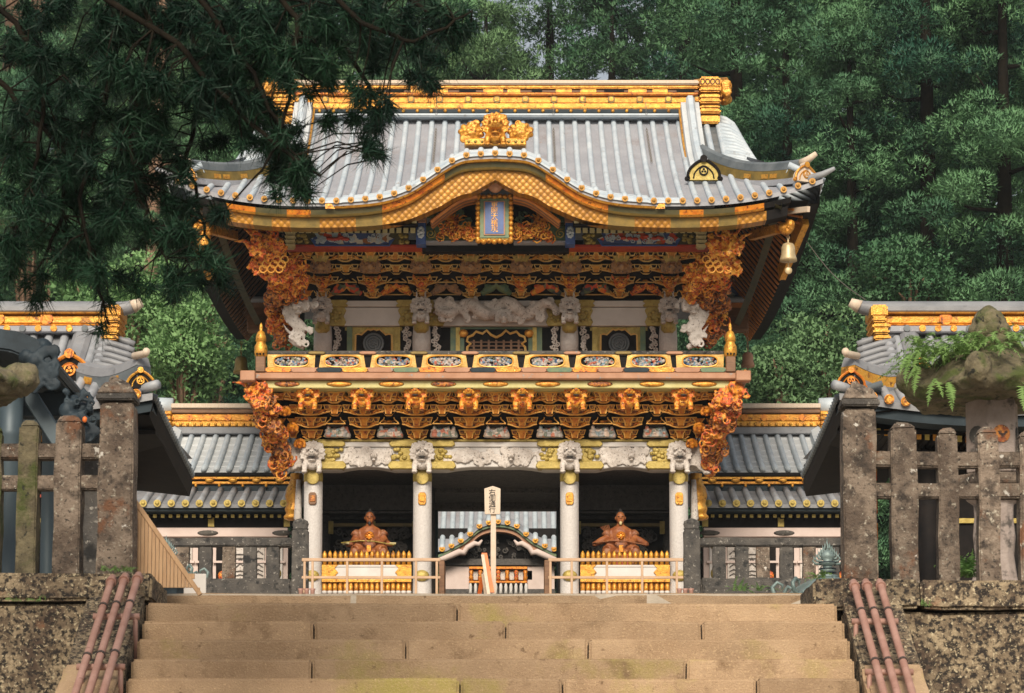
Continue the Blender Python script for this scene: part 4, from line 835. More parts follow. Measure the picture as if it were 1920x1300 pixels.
# gable side, hip and verge
for s in (-1, 1):
    xv = XC + s * UV; xe = XC + s * (gx(437, 250, 51) - XC)
    pts = [(xv, y, zgate(xv, y) + .03 + .34 * max(0, 1 - i / 7) ** 1.3) for i, y in enumerate([Yr - .42 - i * (Yr - .32 - 48.75) / 12 for i in range(12)])]
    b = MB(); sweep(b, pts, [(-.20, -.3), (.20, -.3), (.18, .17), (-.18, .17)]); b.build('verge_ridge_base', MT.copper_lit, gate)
    b = MB(); sweep(b, pts, [(-.08, .15), (-.085, .26), (-.045, .32), (.045, .32), (.085, .26), (.08, .15)]); b.build('verge_ridge', MT.copper_rib, gate)
    b = MB(); sweep(b, [(p[0] - s * .20, p[1], p[2]) for p in pts], [(-.02, -.06), (.02, -.06), (.02, .03), (-.02, .03)]); b.build('verge_gilt_edge', MT.gold_yel, gate)
    oni(gate, (xv + s * .02, 48.5, zgate(xv, 48.7) - .02), .46, MT.gold_pale, MT.black)
    for q in range(4):                                # roof strip outside the verge
        pass
    zz = lambda y: zgate(xv, y)
    b = MB(); ys = [Yr - .3 * i for i in range(9)]; vs = []
    for i, y in enumerate(ys): vs += [(xv, y, zz(y)), (xe - s * .20, y, zz(y)), (xe + s * .05, y, zz(y) - .10), (xe + s * .22, y, zz(y) - .36)]
    b.add(vs, [(4 * i + k, 4 * i + k + 1, 4 * i + 5 + k, 4 * i + 4 + k) for i in range(8) for k in range(3)]); b.build('verge_slope', MT.darktile, gate)
    for dx in (.36, .60):
        b = MB(); x = XC + s * (UV + dx - .02); b.tube([(x, y, zz(y) + .02) for y in ys], .062, 8); b.build('roof_rib', MT.copper_rib, gate, smooth=True)
    for i in range(14):
        y = Yr - .05 - i * .185; z = zz(y); o_ = .026 * i * (1 if i < 14 else 1); b = MB()
        b.tube([(xe - s * .15, y, z + .06), (xe + s * (.02 + o_ * .5), y, z + .02), (xe + s * (.16 + o_), y, z - .08), (xe + s * (.26 + o_), y, z - .24)], .058, 8); b.build('verge_rib', MT.copper_rib, gate, smooth=True)
    # hip ridge
    h0 = Vector((XC + s * (UV + .05), 49.95, zz(49.9) + .20)); h1 = Vector((XC + s * 5.55, Ye + .25, eave_z(XC + 5.55) + .34)); pts = []
    for i in range(13):
        q = i / 12; p = h0.lerp(h1, q); p.z += -.20 * math.sin(math.pi * q ** .9); pts.append(p)
    tip = [h1 + Vector((s * .12, -.1, .06)), h1 + Vector((s * .26, -.2, .15))]
    b = MB(); sweep(b, pts, [(-.10, .04), (.10, .04), (.08, .17), (0, .22), (-.08, .17)]); b.build('hip_ridge', MT.darktile, gate)
    b = MB(); sweep(b, pts, [(-.095, -.13), (.095, -.13), (.095, .038), (-.095, .038)]); b.build('hip_ridge_band', MT.olive, gate)
    for q in (6, 8, 9):
        b = MB(); sweep(b, [pts[q], pts[q].lerp(pts[q + 1], .75)], [(-.10, -.10), (.105, -.10), (.105, -.02), (-.10, -.02)]); b.build('gilt_fitting', MT.gold_yel, gate)
    b = MB(); sweep(b, pts, [(-.12, -.24), (.12, -.24), (.12, -.132), (-.12, -.132)]); b.build('hip_ridge_base', MT.copper, gate)
    oni(gate, (h1.x + s * .06, h1.y - .12, h1.z - .24), .36, MT.signwood, MT.gold, yaw=s * .5)
    b = MB(); b.tube([h1 + Vector((0, 0, .15))] + [t_ + Vector((0, 0, .12)) for t_ in tip], [.07, .065, .045], 10); b.build('hip_tip', MT.signwood, gate, smooth=True)
    c = Vector((XC + s * UC, Ye, eave_z(XC + UC))); b = MB(); b.tube([c + Vector((-s * .45, .3, .02)), c + Vector((0, 0, .08)), c + Vector((s * .2, -.12, .16))], [.07, .06, .035], 9); b.build('corner_tile', MT.tile_rib, gate, smooth=True)
    # side slope with its own battens, eave edge dipping in the middle
    Yk = 58.6; ym = (Ye + Yk) / 2; zs = lambda y: eave_z(XC + UC) - .28 + .28 * abs((y - ym) / (Yk - ym)) ** 2.2
    ys = [Ye + (Yk - Ye) * i / 16 for i in range(17)]; vs = []; xi = xe + s * .25
    for y in ys:
        vs += [(XC + s * UC, y, zs(y)), (xi, min(max(y, 50.0), Yk - 3), zs(ym) + 1.55), (XC + s * UC, y, zs(y) - .10), (XC + s * (UC - .05), y, zs(y) - .12), (XC + s * (UC - .07), y, zs(y) - .46), (XC + s * (UC - .3), y, zs(y) - .46)]
    fs = [(6 * i + a, 6 * i + c_, 6 * i + 6 + c_, 6 * i + 6 + a) for i in range(16) for a, c_ in ((0, 1), (0, 2), (2, 3))]
    b = MB(); b.add(vs, fs); b.build('side_slope', MT.copper, gate)
    b = MB(); b.add(vs, [(6 * i + a, 6 * i + c_, 6 * i + 6 + c_, 6 * i + 6 + a) for i in range(16) for a, c_ in ((3, 4), (4, 5))]); b.build('side_fascia', MT.black, gate)
    for i in range(40):
        y = Ye + .2 + (Yk - Ye - .4) * i / 39; b = MB(); b.tube([(XC + s * (UC + .05), y, zs(y) + .03), (XC + s * (UC - .6), y, zs(y) + .34)], .06, 7); b.build('side_roof_rib', MT.copper_rib, gate, smooth=True)
    # underside of the side eave
    zw = 13.55; XW = XC + s * 4.35
    b = MB(); b.add([(XC + s * (UC - .25), y, zs(y) - .40) for y in ys] + [(XW, min(max(y, 48.0), 57.5), min(zw + .35, zgate(XW, min(max(y, 48.0), 57.5)) - .22)) for y in ys], [(i, i + 1, 18 + i, 17 + i) for i in range(16)]); b.build('side_soffit', MT.black, gate)
    for i in range(34):
        y = Ye + .25 + (Yk - Ye - .5) * i / 33; yi = min(max(y, 48.4), 57.2); b = MB()
        b.beam((XC + s * (UC - .32), y, zs(y) - .50), (XW + s * .05, yi, min(zw + .20, zgate(XW, yi) - .36)), .05, .035); b.build('rafter', MT.orange_raf if s > 0 else MT.brown, gate)  # lit right and dark left underside put into the rafter colour
    b = MB(); a, c_ = sorted((XW - s * .1, XW - s * .02)); b.box(a, c_, 49.2, 57.5, 12.2, 13.2); b.build('side_board', MT.black, gate)
    b = MB(); b.add([(XC + s * (UC - .75), y, zs(y) - .40) for y in ys] + [(XC + s * (UC - .75), y, zs(y) - .52) for y in ys] + [(XC + s * (UC - .87), y, zs(y) - .46) for y in ys], [(k + i, k + i + 1, k + 18 + i, k + 17 + i) for i in range(16) for k in (0, 17)]); b.build('eave_purlin', MT.dkolive, gate)
    # low back corner: hanging beam, painted panel and gilded end seen under the side eave
    for (d0, d1, p0, p1, Y, mt, nm) in ((404, 520, 484, 512, 55.5, MT.black, 'side_beam'), (410, 500, 524, 556, 55.4, MT.frieze, 'side_painted_panel'), (402, 515, 556, 562, 55.3, MT.copper, 'side_moulding'), (500, 532, 512, 556, 55.2, MT.gold_yel, 'side_gilt_end'), (398, 470, 562, 620, 56.0, MT.brown, 'side_back_board')):
        a, c_ = sorted((gx(s * d0, p0, Y), gx(s * d1, p0, Y))); b = MB(); b.box(a, c_, Y, Y + .3, Z(p1, Y), Z(p0, Y)); b.build(nm, mt if not (s < 0 and mt in (MT.frieze, MT.gold_yel)) else MT.blue_black, gate, bevel=.02)  # left panel and end blackened: that side's shade put into the colour
    for i in range(9):
        x = gx(s * (412 + 11 * i), 518, 55.2); b = MB(); b.box(x - .035, x + .035, 55.15, 55.5, Z(525, 55.2), Z(511, 55.2)); b.build('side_rafter_end', MT.cream if s > 0 else MT.gold_pale, gate)  # left ends duller, shade of that side in the colour
    for i in range(15):
        a0 = gx(s * (415 + i * 5.5), 566, 56); b = MB(); b.beam((a0, 55.6, Z(566, 55.6)), (gx(s * (480 - i * 2), 600, 57.5) , 57.5, Z(604 + i * .8, 57.5)), .05, .06); b.build('rafter', MT.orange_raf if s > 0 else MT.brown, gate)  # orange right, brown left: light and shade painted as two colours
# back slope
b = MB(); b.add([(XC - UC, 58.6, eave_z(XC - UC)), (XC + UC, 58.6, eave_z(XC + UC)), (XC + 4.4, Yr, zrt), (XC - 4.4, Yr, zrt)], [(0, 1, 2, 3)]); b.build('back_slope', MT.copper, gate)

# ridge ----------------------------------------------------------------
z = lambda py: Z(py, Yr - .38); xr = gx(376, 180, Yr) - XC
for (p0, p1, d, mt, nm) in ((151, 159, .42, MT.signwood, 'ridge_cap'), (159.5, 166, .38, MT.gold, 'ridge_moulding'), (166.5, 173, .33, MT.brown, 'ridge_moulding'), (173.5, 178, .38, MT.gold_hot, 'ridge_line'), (178.5, 192, .30, MT.gold, 'ridge_board'), (192.5, 203, .34, MT.gold_yel, 'ridge_trim'), (203.5, 213, .36, MT.blue_black, 'ridge_base'), (213.5, 219, .42, MT.copper_rib, 'ridge_sill')):
    b = MB(); b.box(XC - xr, XC + xr, Yr - d, Yr + d, z(p1), z(p0)); b.build(nm, mt, gate, bevel=.02, segs=2)
b = MB(); b.tube([(XC - xr - .1, Yr - .25, z(155)), (XC + xr + .1, Yr - .25, z(155))], .05, 12); b.build('ridge_roll', MT.gold, gate, smooth=True)
for k in range(-7, 8):
    b = MB(); x = gx(53.3 * k, 186, Yr); b.disc((x, Yr - .30, z(185)), .075, .03); b.disc((x, Yr - .33, z(185)), .045, .015, 12, 1); b.build('ridge_crest', [MT.olive, MT.gold], gate)
for k in range(-14, 15):
    b = MB(); b.ell((gx(26 * k + 8, 208, Yr), Yr - .37, z(208)), .035); b.build('ridge_stud', MT.gold_yel, gate, smooth=True)
for k in range(16):
    x = gx(-340 + 45 * k, 170, Yr); b = MB(); b.box(x, x + random.uniform(.2, .4), Yr - .35, Yr - .3, z(172.5), z(167)); b.build('ridge_inlay', MT.gold_yel if k % 3 else MT.black, gate)
for s in (-1, 1):
    a, c_ = sorted((gx(s * 377, 180, Yr), gx(s * 414, 180, Yr))); hs = [(150, 170), (171, 179), (180, 190), (191, 199), (200, 208), (209, 217), (218, 234)]
    for i, (p0, p1) in enumerate(hs):
        e = .05 if i in (1, 3, 5) else 0; b = MB(); b.box(a - e * .4, c_ + e * .4, Yr - .62 - e + .02 * i, Yr + .5, z(p1), z(p0)); b.build('ridge_end_block', MT.gold if i % 2 else MT.gold_yel, gate, bevel=.03, segs=2)
    for k in range(4):
        b = MB(); x = a + (c_ - a) * (k + .5) / 4; b.tube([(x + .04 * math.cos(t), Yr - .63, z(160) + .055 * math.sin(t)) for t in [q * .785 for q in range(8)]], .012, 5, closed=True); b.build('ridge_end_ring', MT.brown, gate)
    b = MB(); b.tube([(gx(s * 370, 150, Yr), Yr, z(153)), (gx(s * 405, 150, Yr), Yr, z(151)), (gx(s * 420, 150, Yr), Yr, z(147)), (gx(s * 434, 150, Yr), Yr, z(141))], [.16, .16, .13, .08], 10); b.build('ridge_tip', MT.gold, gate, smooth=True)
    b = MB(); p = Vector((gx(s * 425, 170, Yr), Yr - .1, z(170)))
    for i in range(11): a = i * .57; b.curl((p.x + s * .02, p.y - .1 + random.uniform(-.2, .2), p.z + .13 * math.cos(a)), .10, .04, a0=a, sgn=s)
    for i in range(6): b.ell((p.x + random.uniform(-.08, .08), p.y, p.z + random.uniform(-.25, .2)), .10)
    carve(b, 'ridge_end_mask', MT.gold, .022, gate)
# gold lion and peonies over the undulating gable
b = MB(); Y = 47.7
b.box(gx(-58, 270, Y), gx(58, 270, Y), Y - .12, Y + .2, Z(276, Y), Z(262, Y)); ob = b.build('gable_crest_base', MT.gold_yel, gate, bevel=.02)
for k in range(-4, 5): b = MB(); b.ell((gx(12.5 * k, 269, Y), Y - .13, Z(269, Y)), .028); b.build('gilt_stud', MT.gold_pale, gate, smooth=True)
for s in (-1, 1):
    b = MB(); c = g(s * 46, 249, Y)
    b.ell((c.x, Y, c.z), (.17, .10, .13))
    for R, n in ((.19, 9), (.12, 7), (.06, 5)):
        for i in range(n): a = 6.283 * i / n + R * 9; b.ell((c.x + R * math.cos(a), Y - .10 + R * .3, c.z + R * .72 * math.sin(a)), (.065, .05, .055))
    for i in range(7): b.curl((c.x + s * random.uniform(-.12, .15), Y - .08, c.z + random.uniform(-.2, .15)), .07, .022, a0=i)
    carve(b, 'peony_carving', MT.gold, .013, gate)
def lion_head(s=1.0, horns=False, legs=True, mane=True, jaw=.5, ears=True):
    """guardian-beast head facing -Y, about .4 m wide at s = 1, centred on the face"""
    b = MB(); b.ell((0, .06, .05), (.155, .17, .15)); b.ell((0, -.11, -.005), (.10, .12, .07)); b.ell((0, -.22, .03), (.05, .035, .032))
    b.ell((0, -.09, -.10 - .05 * jaw), (.085, .10, .028))
    for k in (-1, 1):
        b.ell((k * .07, -.10, .105), (.065, .045, .026), rot=k * .35); b.ell((k * .062, -.125, .068), .026); b.ell((k * .085, -.13, -.01), (.04, .05, .035)); b.ell((k * .04, -.215, .0), .02)
        if ears: b.tube([(k * .13, .02, .12), (k * .18, .01, .19), (k * .19, .0, .23)], [.045, .035, .01], 6)
        if horns: b.tube([(k * .06, .03, .17), (k * .10, .02, .27), (k * .09, .0, .36), (k * .13, -.02, .42)], [.03, .026, .02, .006], 6); b.tube([(k * .11, -.15, .0), (k * .2, -.16, .05), (k * .24, -.14, .14)], [.016, .012, .004], 5)
        if legs:
            b.tube([(k * .11, .0, -.14), (k * .14, -.10, -.23), (k * .14, -.13, -.33)], [.07, .06, .045], 8); b.ell((k * .14, -.17, -.35), (.06, .08, .045))
            for q in (-1, 0, 1): b.ell((k * .14 + q * .03, -.235, -.36), (.02, .03, .025))
    if legs: b.ell((0, .02, -.17), (.15, .12, .13))
    if mane:
        for i in range(13):
            a = -0.5 + 4.14 * i / 12; r = .185; b.curl((r * math.cos(a), .0 + .02 * (i % 2), .03 + r * math.sin(a)), .058, .028, turns=1.1, a0=a, sgn=1 if i < 6 else -1, k=8)
            b.ell((.16 * math.cos(a), .06, .03 + .16 * math.sin(a)), .06)
    return b.xf(Matrix.Scale(s, 4))
b = lion_head(1.05); b.xf(Matrix.Translation((gx(0, 245, Y), Y - .12, Z(243, Y)))); carve(b, 'lion_mask', MT.gold, .013, gate)
# chains hanging down the roof
for d in (-112, 105, 277):
    y0, y1 = Yr - .4, Yr - 2.6; x = gx(d, 210, Yr); n = 30; b = MB()
    for i in range(n):
        y = y0 + (y1 - y0) * i / n; zc = max(zgate(x, y) + .09, z(196) - .09 * i if i < 4 else -99); w = .032
        b.tube([(x + (.022 if i % 2 else .006) * math.cos(t), y - .02, zc + .028 * math.sin(t)) for t in [q * 1.0472 for q in range(6)]], .006, 4, closed=True)
    b.build('roof_chain', MT.chain, gate)['kind'] = 'stuff'

# eave boards under the tiles --------------------------------------------------
def band(name, mt, d0, d1, z0, z1, y0, y1, flat=0.0, n=None):
    """board following the eave curve between offsets d0..d1 px from the centre, z0..z1 below the tiles"""
    b = MB(); n = n or max(3, int(abs(d1 - d0) / 9)); vs = []
    for i in range(n + 1):
        x = XC + (d0 + (d1 - d0) * i / n) * me_; e = eave_z(x); q = z1(x) if callable(z1) else z1; p = z0(x) if callable(z0) else z0
        vs += [(x, y0, e - p), (x, y0 + .03, e - q), (x, y1, e - q), (x, y1, e - p)]
    b.add(vs, [(4 * i + k, 4 * i + (k + 1) % 4, 4 * i + 4 + (k + 1) % 4, 4 * i + 4 + k) for i in range(n) for k in range(4)] + [(0, 1, 2, 3), (4 * n, 4 * n + 3, 4 * n + 2, 4 * n + 1)])
    return b.build(name, mt, gate)
band('eave_rim', MT.gold_yel, -300, 300, .09, .125, Ye - .03, Ye + .5)
for s in (-1, 1):
    segs = [(0, 95, MT.dkolive), (95, 212, MT.gold_hot), (212, 298, MT.dkolive), (298, 346, MT.dkolive), (346, 391, MT.gold_hot), (391, 450, MT.dkolive), (450, 505, MT.gold_hot), (505, 556, MT.black)]
    for a, c_, mt in segs:
        band('fascia_board', mt, s * a, s * c_, .13, .225, Ye + .06, Ye + .5)
        if mt is not MT.black: band('fascia_moulding', MT.olive if mt is MT.dkolive else MT.gold, s * a, s * c_, .227, .26, Ye + .03, Ye + .5)
    segs = [(0, 212, MT.scale), (212, 262, MT.olive), (262, 330, MT.scale), (330, 385, MT.olive), (385, 420, MT.scale), (420, 455, MT.olive), (455, 510, MT.scale), (510, 550, MT.black)]
    for a, c_, mt in segs: band('scale_board', mt, s * a, s * c_, .265, lambda x: .43 + .22 * min(1, kdelta(x) * 1.6 * (1 if abs(x - XC) > .6 else abs(x - XC) / .6)), Ye + .14, Ye + .5)
    b = MB(); p0, p1 = XC + s * 250 * me_, XC + s * 300 * me_
    b.add([(XC + s * 308 * me_, Ye - .02, ze0 - .02), (XC + s * 318 * me_, Ye - .02, ze0 - .02), (XC + s * 318 * me_, Ye - .02, ze0 - .13), (XC + s * 300 * me_, Ye - .02, ze0 - .13)], [(0, 1, 2, 3)]); b.build('eave_step', MT.gold, gate)
# soffit and two rows of rafter ends
for s in (-1, 1):
    n = 20; vs = []
    for i in range(n + 1):
        d = 148 + (535 - 148) * i / n; x = XC + s * d * me_; e = eave_z(x) - kdelta(x); vs += [(x, Ye + .2, e - .38), (x, Ye + .9, e - .16), (x, 49.4, e + .50)]
    b = MB(); b.add(vs, [(3 * i + k, 3 * i + k + 1, 3 * i + 4 + k, 3 * i + 3 + k) for i in range(n) for k in (0, 1)]); b.build('front_soffit', MT.black, gate)
    for i in range(29):
        d = 152 + 13.05 * i
        for row, (yy, py, w) in enumerate(((Ye + .42, 414, .042), (Ye + 1.15, 432.5, .045))):
            x = gx(s * (d + (3 if row else 0)), 415 + 18 * row, yy); lift = (eave_z(x) - kdelta(x) - ze0) if d > 330 else 0; w2 = w; zc = Z(py, yy) + lift * .8
            b = MB(); b.box(x - w2, x + w2, yy, yy + 1.2, zc - .05, zc + .05); b.v = [(p[0], p[1], p[2] + (.38 if p[1] > yy + .5 else 0)) for p in b.v]; b.m[2] = 1; b.build('rafter', [MT.black, MT.cream if d < 430 else MT.olive], gate)
        x = gx(s * d, 425, Ye + .9); e = eave_z(x) - kdelta(x) if d > 330 else ze0
    vs = []
    for i in range(n + 1):
        d = 148 + (530 - 148) * i / n; x = XC + s * d * me_; e = (eave_z(x) - kdelta(x)) if d > 330 else ze0; y = Ye + .75; q = Z(423.5, y) - ze0; vs += [(x, y, e + q + .035), (x, y, e + q - .035), (x, y + .5, e + q + .15)]
    b = MB(); b.add(vs, [(3 * i + k, 3 * i + k + 1, 3 * i + 4 + k, 3 * i + 3 + k) for i in range(n) for k in (0, 1)]); b.build('rafter_batten', MT.black, gate)
    # painted frieze with gilded ends, red line below
    Y = 48.75
    a, c_ = sorted((gx(s * 165, 447, Y), gx(s * 395, 447, Y))); b = MB(); b.box(a, c_, Y + .06, Y + .4, Z(459, Y), Z(432, Y)); b.build('frieze_beam', MT.dkolive, gate)
    a, c_ = sorted((gx(s * 192, 447, Y), gx(s * 346, 447, Y))); w = (c_ - a); zt, zb = Z(437, Y), Z(457, Y); h = zt - zb
    b = MB(); b.prism([(a, zb + h * .5), (a + .10, zb + h * .72), (a + .06, zt), (c_ - .06, zt), (c_ - .10, zb + h * .72), (c_, zb + h * .5), (c_ - .1, zb), (a + .1, zb)], Y + .02, Y + .1); b.build('cloud_frieze', MT.frieze, gate)
    b = MB(); b.prism([(a - .02, zb + h * .5), (a + .09, zb + h * .26), (a + .08, zb - .02), (c_ - .08, zb - .02), (c_ - .09, zb + h * .26), (c_ + .02, zb + h * .5), (c_ - .07, zb - .045), (a + .07, zb - .045)], Y, Y + .08); b.build('frieze_border', MT.blue, gate)
    random.seed(5 + s); b = MB()
    for i in range(26): b.curl((a + w * random.uniform(.1, .9), Y + .01, zb + h * random.uniform(.2, .8)), random.uniform(.03, .06), .013, a0=random.uniform(0, 6), k=8)
    b.build('frieze_cloud', MT.copper_rib, gate)
    b = MB(); 
    for i in range(7): b.ell((a + w * (.22 + .035 * i if s < 0 else .12 + random.random() * .7), Y, zb + h * random.uniform(.4, .7)), (.06, .03, .035))
    b.build('frieze_bird', MT.redline, gate, smooth=True)
    for d in (176, 362):
        b = MB(); x = gx(s * d, 447, Y); 
        for i in range(9): b.ell((x + random.uniform(-.10, .10), Y + .05, Z(447, Y) + random.uniform(-.08, .08)), (.05, .03, .04))
        b.build('gilt_peony', MT.gold_pale, gate, smooth=True)
    b = MB(); x = gx(s * 385, 440, Y)
    for k in range(4): b.frus((x, Y, Z(436 + 8 * k, Y) - .07), (.06, .08), (.10, .12), .06)
    b.build('corner_strut', MT.cream, gate)
    # strut with blue flower beside the gable
    Yk = 48.2; x = gx(s * 140, 430, Yk); b = MB(); b.box(x - .09, x + .09, Yk, Yk + .3, Z(458, Yk), Z(400, Yk)); b.build('flower_strut', MT.blue, gate, bevel=.01)
    b = MB(); b.box(x - .10, x + .10, Yk - .02, Yk + .2, Z(418, Yk), Z(402, Yk)); b.build('strut_head', MT.rust, gate, bevel=.01)
    b = MB()
    for i in range(9): a_ = i * .7; b.ell((x + .045 * math.cos(a_), Yk - .01, Z(436, Yk) + .085 * math.sin(a_)), (.03, .02, .035))
    b.ell((x, Yk - .02, Z(436, Yk)), .035); b.build('strut_flower', MT.copper_rib, gate, smooth=True)
Y = 48.8
b = MB(); b.box(gx(-400, 460, Y), gx(400, 460, Y), Y - .02, Y + .4, Z(463, Y), Z(459.5, Y)); b.build('red_tie_beam', MT.redline, gate)

# undulating gable: curved rafters, tympanum carvings, crest, name plaque ------------
Y = 47.9; b = MB(); pts = []
for i in range(41):
    x = XC + (-142 + 284 * i / 40) * me_; pts.append((x, eave_z(x) - .42))
b.prism(pts + [(pts[-1][0], Z(457, Y)), (pts[0][0], Z(457, Y))], 48.5, 48.7); b.build('tympanum', MT.black, gate)
for k in range(5):                                        # bent ribs under the gable roof
    y = Ye + .5 + k * .14
    for s in (-1, 1):
        b = MB(); pp = []
        for i in range(15):
            x = XC + s * (34 + 88 * i / 14) * me_; pp.append((x, y, eave_z(x) - .63 + .012 * k - .10 * (i / 14)))
        b.tube(pp, .036, 5); b.build('curved_rafter', MT.brown if k % 2 else MT.orange_raf, gate)
b = MB(); Yt = Ye + .45                                    # bat-winged pendant at the apex
for s in (-1, 1):
    b.tube([(XC, Yt, Z(335, Yt)), (gx(s * 14, 335, Yt), Yt, Z(338, Yt)), (gx(s * 28, 345, Yt), Yt, Z(348, Yt)), (gx(s * 36, 350, Yt), Yt, Z(345, Yt)), (gx(s * 40, 350, Yt), Yt, Z(338, Yt))], [.16, .15, .11, .07, .03], 8); b.curl((gx(s * 24, 352, Yt), Yt - .04, Z(353, Yt)), .07, .03, a0=1.57, sgn=s)
b.ell((XC, Yt, Z(350, Yt)), (.13, .1, .12)); carve(b, 'gable_pendant', MT.rust, .014, gate)
b = MB(); b.disc((XC, Yt - .15, Z(336, Yt)), .12, .03, 18); b.disc((XC, Yt - .18, Z(336, Yt)), .09, .015, 18, 1); 
for k in range(3): t = k * 2.094 + 1.57; b.disc((XC + .045 * math.cos(t), Yt - .19, Z(336, Yt) + .045 * math.sin(t)), .035, .012, 8, 0)
b.build('gable_crest', [MT.olive, MT.gold], gate)
random.seed(21)
for s in (-1, 1):
    b = MB(); c = g(s * 88, 405, 48.4)
    for i in range(40): a = random.uniform(0, 6.28); r = random.uniform(0, 1); b.curl((c.x + r * .46 * math.cos(a), 48.42, c.z + r * .20 * math.sin(a) - .08), random.uniform(.05, .10), .026, a0=a, sgn=random.choice((-1, 1)), k=9)
    b.build('cloud_carving', MT.teal, gate, smooth=True)
    b = MB()                                              # crane with spread wings
    for q in range(9): a = .3 + q * .28; b.tube([(c.x - s * .05, 48.34, c.z - .12), (c.x + .3 * math.cos(a), 48.3, c.z - .16 + .22 * math.sin(a))], [.035, .012], 5)
    b.ell((c.x - s * .05, 48.33, c.z - .15), (.14, .06, .05)); b.tube([(c.x - s * .12, 48.32, c.z - .12), (c.x - s * .26, 48.3, c.z - .02), (c.x - s * .34, 48.29, c.z - .04)], [.03, .02, .01], 6); b.build('crane_carving', MT.fire, gate, smooth=True)
    # gilded dragon on the tie beam beside the plaque
    b = MB(); Yb = 48.25; pts = [(gx(s * x, y, Yb), Yb, Z(y, Yb)) for x, y in ((40, 432), (56, 440), (70, 434), (82, 440), (92, 436), (100, 438))]; b.tube(pts, [.09, .11, .09, .08, .06, .03], 9)
    for i in range(46): b.curl((gx(s * random.uniform(36, 104), 440, Yb), Yb - random.uniform(.06, .2), Z(random.uniform(425, 450), Yb)), random.uniform(.05, .10), .017, a0=i, sgn=random.choice((-1, 1)), k=9)
    b.build('gilded_dragon', MT.dragon_gold, gate, smooth=True)
    a, c_ = sorted((gx(s * 34, 440, 48.4), gx(s * 136, 440, 48.4))); b = MB(); b.box(a, c_, 48.35, 48.6, Z(453, 48.4), Z(424, 48.4)); b.build('gable_tie_beam', MT.teal, gate, bevel=.02)
    b = MB(); b.curl((gx(s * 122, 438, 48.3), 48.33, Z(438, 48.3)), .10, .018, turns=1.6, a0=1, sgn=s); b.build('beam_scroll', MT.gold_pale, gate, smooth=True)
    b = MB(); b.box(a, c_, 48.3, 48.6, Z(458, 48.4), Z(454, 48.4)); b.build('beam_foot', MT.copper, gate)

# name plaque: hangs from the gable, a thing of its own
Y = 47.75; c = P(927, 410, Y); m = M_PX(410, Y); pl = thing('name_plaque', 'blue name plaque with gilded scalloped frame hanging under the gable', 'plaque', (c.x, Y, P(927, 455, Y).z))
def rbox(b, hw, hh, y0, y1, mi=0): b.box(c.x - hw, c.x + hw, Y + y0, Y + y1, c.z - hh, c.z + hh, mi)
b = MB(); rbox(b, 31 * m, 42 * m, .0, .08); b.build('outer_frame', MT.gold_pale, pl, bevel=.02)
b = MB(); rbox(b, 28 * m, 38 * m, -.02, .0); b.build('patterned_border', MT.teal, pl, bevel=.01)
b = MB(); rbox(b, 20 * m, 33 * m, -.04, -.018); b.build('inner_frame', MT.rust, pl, bevel=.008)
b = MB(); rbox(b, 17.5 * m, 30.5 * m, -.05, -.03); b.build('panel', MT.blue, pl)
b = MB()
for s in (-1, 1):
    for k in range(9): b.ell((c.x + s * 31 * m, Y + .0, c.z + (-40 + 10 * k) * m), (.05, .06, .055))
for k in range(7):
    for s in (-1, 1): b.ell((c.x + (-30 + 10 * k) * m, Y, c.z + s * 43 * m - (.015 if k % 2 else 0)), (.055, .06, .05))
b.build('scalloped_edge', MT.gold, pl, smooth=True)
me = text_mesh('東\n照\n大\n権\n現', .135); me.transform(Matrix.Translation((c.x, Y - .052, c.z + .01))); link('plaque_lettering', me, MT.gold_yel, pl)
